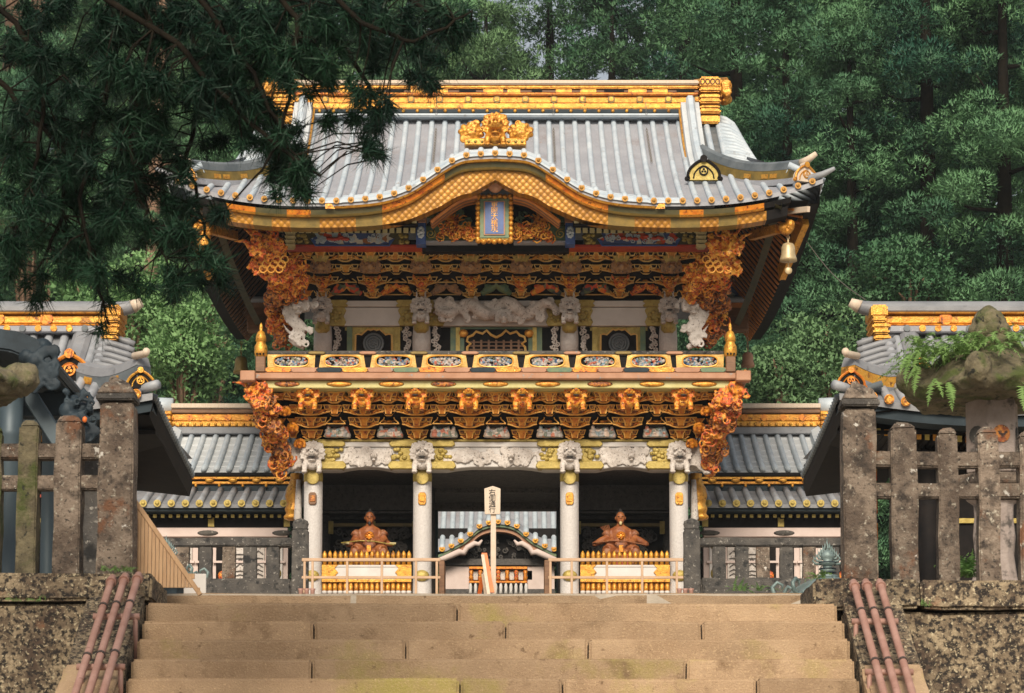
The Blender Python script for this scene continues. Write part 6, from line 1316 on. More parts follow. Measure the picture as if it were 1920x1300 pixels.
# ------------------------------------------------------------------ lower beam, columns, passage, bays
YC = 50.0; mC = M_PX(950, YC); zb0 = Z(882, YC)
for d in COLS:
    x = gx(d, 1000, YC); r = 17.5 * mC
    b = MB(); b.lathe([(r * 1.25, 0), (r * 1.25, .06), (r * 1.1, .10), (r * 1.03, .11), (r, .8), (r, Z(905, YC) - ZG), (r * .72, Z(893, YC) - ZG), (r * .7, Z(850, YC) - ZG)], (x, YC, ZG), 28); col = b.build('column', MT.column, gate, smooth=True)
    b = MB(); b.lathe([(r * .8, 0), (r * 1.02, .05), (r * 1.04, .12), (r * .95, .30)], (x, YC - .02, Z(908, YC)), 20); b.build('column_collar', MT.gold_pale, gate, smooth=True)
    b = MB(); b.disc((x, YC - r * .98, Z(899, YC)), .13, .04, 16); b.build('collar_boss', MT.gold_pale, gate, bevel=.01)
    b = MB(); b.prism([(x + 7.5 * mC * q * u, Z(938, YC) + zz) for q, u, zz in ((-1, 1, -.08), (-1, 1, .08), (-1, .6, .12), (1, .6, .12), (1, 1, .08), (1, 1, -.08), (1, .6, -.12), (-1, .6, -.12))], YC - r - .03, YC - r + .08); b.build('column_plate', MT.gold_yel if d != -343 else MT.brown, gate, bevel=.01)
    b = MB(); b.prism([(x + 5 * mC * q * u, Z(938, YC) + zz) for q, u, zz in ((-1, 1, -.06), (-1, 1, .06), (1, 1, .06), (1, 1, -.06))], YC - r - .045, YC - r); b.build('column_plate_inset', MT.gold if d != -343 else MT.fire_dark, gate, bevel=.006)
    b = MB(); b.ell((x, YC - r, Z(1082, YC)), (.14, .07, .11)); b.build('column_foot_fitting', MT.gold_pale, gate, smooth=True)
    for yy in (52.2, 54.4):
        b = MB(); b.lathe([(r, 0), (r, zb0 - ZG)], (gx(d, 1000, YC), yy, ZG), 20); b.build('inner_column', MT.greycarve if yy < 54 else MT.slate, gate, smooth=True)
    b = lion_head(.98, legs=True); b.xf(Matrix.Translation((x, YC - .30, Z(858, YC)))); carve(b, 'lion_carving', MT.carved, .0125, gate); face_marks(gate, .98, (x, YC - .30, Z(858, YC)))
    b = MB()
    for a, c_ in ((d - 62, d - 15), (d + 15, d + 62)):
        if abs((a + c_) / 2) > 345: continue
        out = a if c_ < d else c_; sg = 1 if out > d else -1
        for (p0, p1, yy, ex) in ((829, 841, YC - .22, 0), (842, 868, YC - .17, -16), (868.5, 883, YC - .24, 2)):
            x0, x1 = gx(d + sg * 10, 860, YC), gx(out + sg * ex, 860, YC); z1, z2 = Z(p1, YC), Z(p0, YC); h = z2 - z1
            b = MB(); b.prism([(x0, z1), (x1 - sg * .05, z1), (x1, z1 + h * .35), (x1 - sg * .02, z2 - h * .3), (x1 - sg * .06, z2), (x0, z2)], yy, yy + .25); b.build('beam_fitting', MT.gold_pale, gate, bevel=.012)
        b = MB(); random.seed(int(out) + 999)
        for i in range(10): b.ell((gx(out - sg * random.uniform(8, 32), 855, YC), YC - .18, Z(random.uniform(846, 864), YC)), (.05, .03, .04))
        b.build('gilt_vine', MT.gold_pale, gate, smooth=True)
for a, c_ in ((-343, -138), (-138, 138), (138, 343)):
    x0, x1 = gx(a, 860, YC), gx(c_, 860, YC); n = 12; pts = [(x0, Z(831, YC)), (x1, Z(831, YC)), (x1, Z(884, YC))]
    for i in range(n + 1):
        u = i / n; e = min(u, 1 - u) * (x1 - x0); pts.append((x1 + (x0 - x1) * u, Z(884, YC) + .06 * min(1, max(0, (e - .62) / .12))))
    pts.append((x0, Z(884, YC)))
    b = MB(); b.prism(pts, YC - .13, YC + .22); b.build('lower_beam', MT.white, gate, bevel=.012)
    b = MB(); b.box(x0, x1, YC - .17, YC - .12, Z(841, YC), Z(832, YC)); b.build('beam_moulding', MT.white, gate, bevel=.01)
    b = MB(); random.seed(int(a) + 1500); cx = (x0 + x1) / 2; w = (x1 - x0) / 2 - .62
    if a == -138: w = .95
    for i in range(52):
        u = random.uniform(-1, 1); p = (cx + u * w, YC - .15, Z(random.uniform(847, 874 - 6 * abs(u)), YC)); b.curl(p, random.uniform(.05, .10), .034, a0=random.uniform(0, 6), sgn=random.choice((-1, 1)), k=9); b.ell(p, (.06, .04, .045), 7, 5)
    h = lion_head(.55, legs=False); h.xf(Matrix.Translation((cx + w * .3, YC - .18, Z(860, YC)))); b.merge(h)
    for s in (-1, 1): b.tube([(cx + s * w * .5, YC - .12, Z(858, YC)), (cx + s * w * .9, YC - .13, Z(852, YC)), (cx + s * w * 1.15, YC - .12, Z(860, YC))], [.05, .04, .008], 6)
    carve(b, 'beam_dragon', MT.carved, .015, gate)
b = MB(); b.box(gx(-365, 828, YC), gx(365, 828, YC), YC - .16, YC + .3, Z(831, YC), Z(826.5, YC)); b.build('beam_cap', MT.gold_pale, gate, bevel=.01)
for s in (-1, 1):                                             # beasts facing outwards at the corner columns
    b = lion_head(.92, legs=True); b.xf(Matrix.Translation((gx(s * 383, 860, 50.1), 50.0, Z(858, 50))) @ Matrix.Rotation(s * 1.15, 4, 'Z'))
    random.seed(3)
    for i in range(26): b.curl((gx(s * random.uniform(358, 402), 860, 50), 49.85, Z(random.uniform(838, 880), 50)), random.uniform(.06, .1), .036, a0=i, sgn=random.choice((-1, 1)), k=9)
    b.ell((gx(s * 370, 860, 50), 50.1, Z(862, 50)), (.25, .2, .22)); carve(b, 'lion_carving', MT.carved, .02, gate)
    b = MB(); Y = 50.7; pts = [(gx(s * (364 + q), py, Y), Y, Z(py, Y)) for q, py in ((10, 888), (10, 905), (14, 918), (16, 930), (14, 945), (16, 958), (20, 970))]; b.tube(pts, [.13, .12, .16, .17, .15, .18, .10], 9)
    for i, p in enumerate(pts[1:]): b.ell(p, (.16, .14, .07))
    carve(b, 'gilt_bracket', MT.gold_yel, .022, gate)
    b = MB(); b.tube([(gx(s * 363, 1000, 50.5), 50.5, Z(985, 50.5)), (gx(s * 372, 960, 50.5), 50.5, Z(972, 50.5)), (gx(s * 370, 900, 50.5), 50.5, Z(900, 50.5))], [.07, .08, .05], 7); b.build('carved_brace', MT.carved, gate, smooth=True)
# ceiling, side-bay walls, floor platforms
b = MB(); b.box(gx(-362, 890, YC), gx(362, 890, YC), YC + .25, 54.8, zb0 + .02, zb0 + .3); b.build('ceiling', MT.greycarve, gate)
for k, (p0, p1, yy) in enumerate(((888, 944, 51.0), (946, 950, 50.9))):
    b = MB(); b.box(gx(-345, 900, YC), gx(-135, 900, YC), yy + .9, yy + 1.2, Z(p1, yy), Z(p0, yy)); b.build('transom', MT.greycarve, gate)
    b = MB(); b.box(gx(135, 900, YC), gx(345, 900, YC), yy + .9, yy + 1.2, Z(p1, yy), Z(p0, yy)); b.build('transom', MT.greycarve, gate)
b = MB(); b.box(gx(-118, 900, 54), gx(118, 900, 54), 54.2, 54.5, Z(953, 54), Z(923, 54)); b.build('passage_lintel', MT.greycarve, gate, bevel=.02)
b = MB(); b.box(gx(-118, 900, 54), gx(118, 900, 54), 54.1, 54.25, Z(927, 54), Z(924.5, 54)); b.build('lintel_line', MT.rust, gate)
b = MB(); b.box(gx(-118, 900, 52.2), gx(118, 900, 52.2), 52.3, 52.5, Z(924, 52.3), zb0 + .02); b.build('passage_transom', MT.greycarve, gate)
for s in (-1, 1):
    a, c_ = sorted((gx(s * 134, 1000, YC), gx(s * 350, 1000, YC)))
    b = MB(); b.box(a, c_, 52.25, 52.4, ZG, zb0); b.build('bay_back_wall', MT.black, gate)
    b = MB(); x = gx(s * 134, 1000, YC); b.box(x - .05, x + .05, 50.2, 54.6, ZG, zb0); b.build('passage_wall', MT.greycarve, gate)
    x = gx(s * 350, 1000, YC); b = MB(); b.box(x - .05, x + .05, 50.2, 54.6, ZG, zb0); b.build('side_wall', MT.black, gate)
    for (p0, p1, mt) in ((957, 974, MT.greycarve), (982, 988, MT.olive)):
        b = MB(); b.box(a + .1, c_ - .1, 52.15, 52.24, Z(p1, 52.2), Z(p0, 52.2)); b.build('bay_beam', mt, gate)
    b = MB(); b.box(a + .35, c_ - .35, 52.18, 52.23, Z(1060, 52.2), Z(995, 52.2)); pb = b.build('bay_panel', MT.black, gate)
    b = MB(); random.seed(60 + s)
    for i in range(90): b.curl((random.uniform(a + .4, c_ - .4), 52.14, Z(random.uniform(997, 1055), 52.2)), random.uniform(.07, .13), .024, a0=i, sgn=random.choice((-1, 1)), k=10)
    b.build('peony_relief', MT.greycarve, pb, smooth=True)
    b = MB(); b.box(a + .1, c_ - .1, 50.55, 52.2, ZG, ZG + .34); b.build('bay_platform', MT.black, gate)
    for k in range(3): b = MB(); xx = a + (c_ - a) * (.12 + .38 * k); b.box(xx - .05, xx + .05, 52.1, 52.15, Z(1000, 52), Z(976, 52)); b.build('gilt_fitting', MT.gold_pale, gate)
# gilded picket barriers in the side bays
def barrier(c, label):
    Y = 49.95; m = M_PX(1070, Y); x0, x1 = gx(c - 84, 1070, Y), gx(c + 84, 1070, Y)
    t = thing('picket_barrier', label, 'barrier', ((x0 + x1) / 2, Y, ZG))
    b = MB(); b.box(x0, x1, Y - .06, Y + .06, Z(1092, Y), Z(1061, Y)); b.build('white_board', MT.white, t, bevel=.01)
    for k, (p0, p1) in enumerate(((1060.5, 1064), (1087, 1092.5))): b = MB(); b.box(x0 + .01, x1 - .01, Y - .075, Y + .03, Z(p1, Y), Z(p0, Y)); b.build('board_rim', MT.gold_yel if k else MT.white, t)
    for s in (0, 1):
        xe = (x0, x1)[s]; sg = 1 - 2 * s; zb, zt = Z(1092.6, Y), Z(1060, Y); h = zt - zb
        b = MB(); b.prism([(xe, zb), (xe + sg * 34 * m, zb), (xe + sg * 26 * m, zb + h * .4), (xe + sg * 31 * m, zb + h * .55), (xe + sg * 24 * m, zb + h * .8), (xe + sg * 31 * m, zt), (xe, zt)], Y - .085, Y - .04); b.build('gilt_corner', MT.gold_yel, t, bevel=.006)
    b = MB(); b.box(x0, x1, Y - .09, Y + .09, ZG, Z(1117, Y)); b.build('sill', MT.white, t, bevel=.01)
    for i in range(17):
        x = x0 + (x1 - x0) * (i + .5) / 17; r = 4.0 * m
        b = MB(); b.lathe([(r, 0), (r, .17), (r * 1.05, .18), (r * 1.1, .21), (r * .9, .25), (r * .35, .285), (0, .30)], (x, Y, Z(1062, Y)), 10); b.build('picket', MT.gold_yel, t, smooth=True)
        b = MB(); b.lathe([(r * 1.15, 0), (r * 1.15, Z(1091, Y) - Z(1117, Y))], (x, Y, Z(1117, Y)), 10); b.build('lower_picket', MT.gold, t, smooth=True)
        b = MB(); b.lathe([(r * 1.2, 0), (r * 1.2, .05), (r * .3, .10)], (x, Y - .004, Z(1114, Y)), 10); b.build('picket_foot', MT.white, t, smooth=True)
barrier(-242, 'gilded picket barrier before the statue holding a long bow')
barrier(242, 'gilded picket barrier before the pale-bearded statue with spread sleeves')

# ------------------------------------------------------------------ seated guardian statues
def statue(cx, Y, label, flat_arms, seed):
    random.seed(seed); z0 = ZG + .34; base = z0; t = thing('guardian_statue', label, 'statue', (cx, Y, base))
    k = (Z(957, Y) - Z(1050, Y)) / 1.10; Zs = lambda v: Z(1050, Y) + v * k; s_ = k
    V = lambda x, y, z: (cx + x * s_, Y + y * s_, Zs(z))
    b = MB()
    b.lathe([(.27 * s_, 0), (.30 * s_, .10 * s_), (.25 * s_, .25 * s_), (.23 * s_, .42 * s_), (.24 * s_, .56 * s_), (.17 * s_, .66 * s_), (.08 * s_, .71 * s_), (.075 * s_, .78 * s_)], (cx, Y, Zs(.06)), 16, sy=.72)
    for q in (-1, 1):
        # wide sleeves to the hands, thighs and knees
        b.tube([V(q * .14, .0, .64), V(q * .24, -.02, .55), V(q * .31, -.08, .42), V(q * .25, -.22, .36), V(q * .14, -.30, .37)], [.09 * s_, .10 * s_, .105 * s_, .08 * s_, .05 * s_], 10)
        if flat_arms: b.tube([V(q * .30, -.1, .46), V(q * .44, -.08, .40), V(q * .58, -.06, .33), V(q * .62, -.05, .31)], [.09 * s_, .085 * s_, .06 * s_, .02 * s_], 8)
        else: b.tube([V(q * .28, -.08, .36), V(q * .42, -.06, .34), V(q * .52, -.04, .30)], [.08 * s_, .075 * s_, .03 * s_], 8)
        b.tube([V(q * .12, -.05, .14), V(q * .25, -.20, .20), V(q * .31, -.28, .16)], [.14 * s_, .15 * s_, .13 * s_], 10)
        b.tube([V(q * .31, -.28, .18), V(q * .30, -.30, .02), V(q * .27, -.32, -.16)], [.12 * s_, .10 * s_, .08 * s_], 9); b.ell(V(q * .26, -.38, -.24), (.06 * s_, .11 * s_, .05 * s_))
        b.ell(V(q * .115, -.33, .385), (.045 * s_, .045 * s_, .035 * s_))
        for f in range(4): b.tube([V(q * (.10 - .004 * f), -.35, .41 - .022 * f), V(q * .065, -.385, .405 - .022 * f), V(q * .035, -.36, .40 - .022 * f)], [.014 * s_, .013 * s_, .010 * s_], 5)
        b.tube([V(q * .115, -.34, .42), V(q * .09, -.37, .44), V(q * .06, -.375, .435)], [.015 * s_, .013 * s_, .01 * s_], 5)
    b.ell(V(0, -.12, .14), (.26 * s_, .20 * s_, .10 * s_))
    b.ell(V(0, .02, .80), (.08 * s_, .08 * s_, .10 * s_)); body = carve(b, 'figure', MT.wood, .015, t)
    b = MB()
    b.ell(V(0, -.02, .93), (.105 * s_, .115 * s_, .14 * s_)); b.ell(V(0, -.07, .85), (.075 * s_, .075 * s_, .065 * s_))
    b.ell(V(0, -.14, .91), (.02 * s_, .028 * s_, .036 * s_)); b.ell(V(0, -.13, .855), (.036 * s_, .022 * s_, .013 * s_))
    for q in (-1, 1):
        b.ell(V(q * .108, .0, .92), (.017 * s_, .03 * s_, .042 * s_)); b.ell(V(q * .042, -.118, .965), (.034 * s_, .02 * s_, .010 * s_)); b.ell(V(q * .04, -.112, .94), (.02 * s_, .014 * s_, .012 * s_))
    carve(b, 'head', MT.face if flat_arms else MT.wood, .008, t)
    b = MB(); b.ell(V(0, -.125, .80), (.035 * s_, .02 * s_, .05 * s_)); b.build('beard', MT.cream if flat_arms else MT.ink, t, smooth=True)
    b = MB(); b.ell(V(-.04, -.13, .94), (.017 * s_, .01 * s_, .008 * s_)); b.ell(V(.04, -.13, .94), (.017 * s_, .01 * s_, .008 * s_)); b.build('eyes', MT.ink, t, smooth=True)
    b = MB(); b.ell(V(0, .03, 1.01), (.11 * s_, .115 * s_, .085 * s_)); b.tube([V(0, .05, 1.07), V(0, .06, 1.14)], [.05 * s_, .035 * s_], 10); b.tube([V(0, .08, 1.07), V(.0, .15, 1.18)], [.02 * s_, .012 * s_], 6); b.build('court_cap', MT.ink, t, smooth=True)
    b = MB(); p = V(0, -.20, .50); b.disc(p, .10 * s_, .03, 18); 
    for i in range(8): b.ell((p[0] + .06 * s_ * math.cos(i * .785), p[1] - .03, p[2] + .06 * s_ * math.sin(i * .785)), .024 * s_)
    b.build('chest_medallion', MT.gold_hot, t, smooth=True)
    b = MB(); p = V(0, -.34, .22); b.box(p[0] - .05 * s_, p[0] + .05 * s_, p[1] - .02, p[1] + .02, p[2] - .10 * s_, p[2] + .06 * s_); b.build('sash_end', MT.gold_hot, t, bevel=.008)
    for q in (-1, 1):
        b = MB(); b.ell(V(q * .31, -.37, .12), (.09 * s_, .04 * s_, .10 * s_)); b.build('knee_medallion', MT.robe, t, smooth=True)
        b = MB(); b.tube([V(q * .27, -.02, .60), V(q * .33, -.1, .52)], [.09 * s_, .10 * s_], 8); b.build('shoulder_pad', MT.robe, t, smooth=True)
    b = MB(); b.tube([V(-.62, -.12, .36), V(-.2, -.36, .375), V(.1, -.38, .36), V(.55, -.22, .30)], .013 * s_, 6); b.build('bow', MT.gold_pale if not flat_arms else MT.robe, t)
    b = MB(); b.box(cx - .33 * s_, cx + .33 * s_, Y - .28 * s_, Y + .26 * s_, base, Zs(.10)); b.build('seat', MT.redline if flat_arms else MT.wood, t, bevel=.02)
    if flat_arms:
        for i in range(6): b = MB(); b.tube([V(-.20 - .02 * i, .12, .6), V(-.26 - .035 * i, .14, .80 - .01 * i)], .01 * s_, 5); b.build('arrow', MT.wood, t)
    else:
        for q in (-1, 1): b = MB(); b.tube([V(q * .44, -.12, .35), V(q * .58, -.12, .345)], .022 * s_, 6); b.build('sleeve_trim', MT.cream, t)
statue(gx(-237, 1000, 50.85), 50.85, 'seated red-brown guardian statue with dark beard holding a long pale bow', False, 1)
statue(gx(233, 1000, 50.85), 50.85, 'seated red-brown guardian statue with pale beard and wide spread sleeves', True, 2)

# ------------------------------------------------------------------ metal rails, sign, barrier board, bells, wire
def rail(x0p, x1p, posts, label):
    Y = 46.75; t = thing('metal_railing', label, 'railing', (P((x0p + x1p) / 2, 1113, Y).x, Y, ZG)); m = M_PX(1080, Y)
    b = MB(); b.box(P(x0p, 1050, Y).x, P(x1p, 1050, Y).x, Y - .03, Y + .03, Z(1053, Y), Z(1047, Y)); b.build('top_rail', MT.tanrail, t, bevel=.008)
    b = MB(); b.box(P(x0p, 1050, Y).x, P(x1p, 1050, Y).x, Y - .015, Y + .015, Z(1085.5, Y), Z(1080.5, Y)); b.build('middle_rail', MT.tanrail, t, bevel=.006)
    for px in posts: b = MB(); x = P(px, 1080, Y).x; b.box(x - 2.3 * m, x + 2.3 * m, Y - .022, Y + .022, ZG, Z(1052, Y)); b.build('post', MT.tanrail, t, bevel=.006)
rail(566, 826, (571, 586, 651, 716, 780, 819), 'tan metal railing in front of the statue holding a long bow')
rail(1028, 1281, (1032, 1072, 1138, 1204, 1269), 'tan metal railing in front of the pale-bearded statue')
for px, yy in ((828, 47.2), (1026, 47.2)):
    p = P(px, 1080, yy); b = MB(); b.box(p.x - .05, p.x + .05, yy, yy + .9, ZG, Z(1050, yy)); tag(b.build('end_panel', MT.brown, bevel=.01, origin=(p.x, yy, ZG)), 'dark brown end panel of the passage beside the ' + ('orange folding board' if px < 900 else 'railing of the pale-bearded statue'), 'panel')
Y = 46.6; c = P(923, 940, Y); m = M_PX(940, Y); t = thing('wooden_sign', 'pale wooden notice board on a post with black lettering', 'sign', (c.x, Y, ZG))
b = MB(); b.prism([(c.x + x * m, Z(py, Y)) for x, py in ((-14, 965), (15, 965), (15.5, 917), (1, 912), (-15, 917))], Y - .04, Y + .0); b.build('board', MT.signwood, t, bevel=.006)
b = MB(); x = P(925, 1040, Y).x; b.box(x - 5 * m, x + 5 * m, Y + .004, Y + .08, ZG, Z(930, Y)); b.build('post', MT.signwood, t, bevel=.006)
me = text_mesh('右\n側\n通\n行', .125); me.transform(Matrix.Translation((c.x, Y - .044, Z(941, Y)))); link('sign_lettering', me, MT.ink, t)
Y = 46.4; t = thing('folding_board', 'orange folding barrier board seen edge-on beside the sign post', 'barrier', (P(908, 1113, Y).x, Y, ZG))
def slab(name, a, bpt, w, y0, y1, mt):
    pa, pb = P(*a, Y), P(*bpt, Y); w *= M_PX(1080, Y); b = MB(); b.add([(pa.x - w, y0, pa.z), (pa.x + w, y0, pa.z), (pb.x + w, y1, pb.z), (pb.x - w, y1, pb.z), (pa.x - w, y0 + .05, pa.z), (pa.x + w, y0 + .05, pa.z), (pb.x + w, y1 + .05, pb.z), (pb.x - w, y1 + .05, pb.z)], MB.BF); b.build(name, mt, t)
slab('front_leg', (905, 1040), (917, 1120), 3, Y, Y - .2, MT.signwood); slab('orange_panel', (908, 1036), (922, 1112), 5, Y + .06, Y - .1, MT.orange); slab('back_leg', (904, 1078), (896, 1120), 4, Y + .3, Y + .6, MT.orange); slab('rear_leg', (906, 1075), (912, 1120), 3.5, Y + .1, Y + .25, MT.signwood)
def bell(px, top, bot, Y, label, mt, chain_top):
    p = P(px, (top + bot) / 2, Y); zt, zb = Z(top, Y), Z(bot, Y); h = zt - zb; t = thing('wind_bell', label, 'bell', (p.x, Y, zt))
    b = MB(); r = h * .46; b.lathe([(r, 0), (r * .98, h * .12), (r * .82, h * .35), (r * .78, h * .75), (r * .6, h * .92), (.02, h)], (p.x, Y, zb), 14); b.build('bell_body', mt, t, smooth=True)
    b = MB(); n = max(4, int((Z(chain_top, Y) - zt) / .07))
    for i in range(n): zc = zt + (Z(chain_top, Y) - zt) * (i + .5) / n; b.tube([(p.x + (.022 if i % 2 else .008) * math.cos(q * 1.05), Y, zc + .045 * math.sin(q * 1.05)) for q in range(6)], .009, 4, closed=True)
    b.build('chain', mt, t)
    b = MB(); b.tube([(p.x, Y, zb + h * .3), (p.x, Y, zb - h * .45)], .012, 5); b.ell((p.x, Y, zb - h * .5), (.07, .02, .07)); b.build('clapper', mt, t, smooth=True)
bell(1478, 455, 490, 47.6, 'pale brass wind bell hanging near the roof tip over forest', MT.bell, 428)
bell(1402, 660, 688, 55.5, 'small rusty wind bell hanging beside the gilded balcony post', MT.rust, 620)
bell(382, 430, 465, 47.6, 'wind bell hanging under the roof tip among pine needles', MT.gold, 412)
bell(452, 668, 700, 55.5, 'dark wind bell hanging in front of pale tree trunks', MT.olive, 640)
for s, dd in ((-1, 551), (1, 540)):
    p = P(930 + s * dd, 427, 47.5); b = MB()
    for i in range(8): b.ell((p.x + random.uniform(-.12, .12), 47.5 + random.uniform(-.05, .05), p.z + random.uniform(-.1, .1)), random.uniform(.06, .1))
    b.beam((p.x - s * .1, 47.6, p.z), (p.x - s * .5, 48.5, p.z + .1), .12, .16); b.build('corner_beam_end', MT.gold, gate, smooth=False)
    b = MB(); q = P(930 + s * 585, 395, 47.1); b.beam((q.x, 47.0, q.z), (q.x - s * .5, 48.0, q.z + .20), .06, .10); b.build('corner_rafter_tip', MT.signwood, gate)
    b = MB(); q = P(930 + s * 575, 430, 48.2); b.beam((q.x, 47.8, q.z + .1), (q.x - s * .3, 49.2, q.z - .6), .12, .3); b.build('gilt_corner_plate', MT.gold_yel, gate)
b = MB(); a = P(1512, 452, 48); c = P(1622, 562, 40); b.tube([a.lerp(c, i / 8) - Vector((0, 0, .12 * math.sin(math.pi * i / 8))) for i in range(9)], .008, 4); tag(b.build('stay_wire', MT.chain, origin=a), 'thin wire running from the roof corner to the pavilion ridge tip', 'wire')
# ------------------------------------------------------------------ trees
def tri_mesh(name, V, N, mt):
    """V: (n,3,3) triangles, N: (n,3) outward directions used for soft shading"""
    n = len(V); me = bpy.data.meshes.new(name)
    gn = np.cross(V[:, 1] - V[:, 0], V[:, 2] - V[:, 0]); fl = (gn * N).sum(1) < 0; V[fl] = V[fl][:, ::-1]
    me.vertices.add(3 * n); me.vertices.foreach_set('co', V.reshape(-1).astype(np.float32))
    me.loops.add(3 * n); me.loops.foreach_set('vertex_index', np.arange(3 * n, dtype=np.int32))
    me.polygons.add(n); me.polygons.foreach_set('loop_start', np.arange(0, 3 * n, 3, dtype=np.int32)); me.polygons.foreach_set('loop_total', np.full(n, 3, np.int32))
    me.update(calc_edges=True); me.polygons.foreach_set('use_smooth', [True] * n); me.materials.append(mt)
    NN = np.repeat(N / np.maximum(np.linalg.norm(N, axis=1, keepdims=True), 1e-6), 3, axis=0)
    me.normals_split_custom_set_from_vertices(NN.tolist()); return me
def unit(a): return a / np.maximum(np.linalg.norm(a, axis=-1, keepdims=True), 1e-9)
def clump_tris(centres, radii, per, L, W, flat=.75, upbias=.35, rng=RNG, nrm=.75):
    out, nn = [], []
    for c, r in zip(centres, radii):
        k = int(per * (r ** 1.6)); d = unit(rng.normal(size=(k, 3)) + np.array([0, 0, .35])); rr = r * (.62 + .42 * rng.random((k, 1)) ** .6)
        p = np.array(c) + d * rr * np.array([1, 1, flat]); tip = unit(d + rng.normal(size=(k, 3)) * .55 + np.array([0, 0, upbias])); ln = L * (.6 + .8 * rng.random((k, 1)))
        s = unit(np.cross(tip, rng.normal(size=(k, 3)))); w = W * (.6 + .8 * rng.random((k, 1)))
        out.append(np.stack([p - s * w, p + s * w, p + tip * ln], 1)); nn.append(d * nrm * 1.2 + tip * .15 + np.array([0, 0, .25]) + rng.normal(size=(k, 3)) * .16)
    return np.concatenate(out), np.concatenate(nn)
def cedar_centres(H, R, base, n, rng, shape='cone'):
    cs, rs = [], []
    while len(cs) < n:
        t = rng.random() ** .85; z = base + (H - base) * t; prof = (1 - t) ** .62 * (.45 + .55 * min(1, t * 4)) if shape == 'cone' else math.sqrt(max(0, 1 - (2 * t - 1) ** 2)) * .95 + .08
        lob = 1 + .25 * math.sin(3 * rng.random() * 6.28); a = rng.random() * 6.283; r = R * prof * (.5 + .6 * rng.random() ** .5) * (.8 + .25 * math.sin(a * 3 + t * 9))
        cs.append((r * math.cos(a), r * math.sin(a), z + rng.normal() * .3)); rs.append((.62 + .75 * rng.random() ** 1.5) * (1.15 - .4 * t))
    return cs, rs
CR = []
for i in range(5):
    rng = np.random.default_rng(100 + i); pc, pr = cedar_centres(26 + i % 3, [5.4, 4.6, 5.8, 5.0, 6.2][i], 3.5, [84, 74, 92, 78, 96][i], rng); cs, rs = [], []
    for (x, y, z), r in zip(pc, pr):                       # a bough = a drooping pad of small tufts
        a0 = math.atan2(y, x); ext = r * 1.35
        for q in range(int(5 + 5 * rng.random())):
            u, v = rng.normal() * .55, rng.normal() * .6; cs.append((x + ext * (u * math.cos(a0) - v * math.sin(a0)), y + ext * (u * math.sin(a0) + v * math.cos(a0)), z - .22 * ext * (u * 1.1 + abs(v) * .8) + rng.normal() * .12)); rs.append(r * (.30 + .34 * rng.random()))
    CR.append(tri_mesh('cedar_crown', *clump_tris(cs, rs, 820, .15, .024, flat=.8, rng=rng), MT.cedar))
b = MB(); b.tube([(0, 0, -1.5), (.05, .02, 6), (-.05, 0, 14), (.03, 0, 23), (0, 0, 26)], [.42, .36, .27, .13, .03], 9)
for i in range(16):
    a = i * 2.4; z = 5 + i * 1.2; L = 3.6 * (1 - i / 22); b.tube([(0, 0, z), (L * .5 * math.cos(a), L * .5 * math.sin(a), z + .1), (L * math.cos(a), L * math.sin(a), z + .6)], [.09, .06, .015], 5)
_t = b.build('trunk', MT.darkbark, smooth=True); TRUNK = _t.data; bpy.data.objects.remove(_t)
def tree(px, Y, k, sc, rz, label, lit=False, dz=0.0, name='cedar_tree', group='cedars on the slope behind the gate'):
    x = P(px, 600, Y).x; z = hill_z(x, Y) - .2 + dz; t = thing(name, label, 'tree', (x, Y, z), group); t.rotation_euler = (0, 0, rz); t.scale = (sc, sc, sc)
    for nm, me in (('trunk', TRUNK), ('crown', CR[k])):
        o = bpy.data.objects.new(nm, me); C.objects.link(o); o.parent = t
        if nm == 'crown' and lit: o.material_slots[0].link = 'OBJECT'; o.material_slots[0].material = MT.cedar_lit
    return t
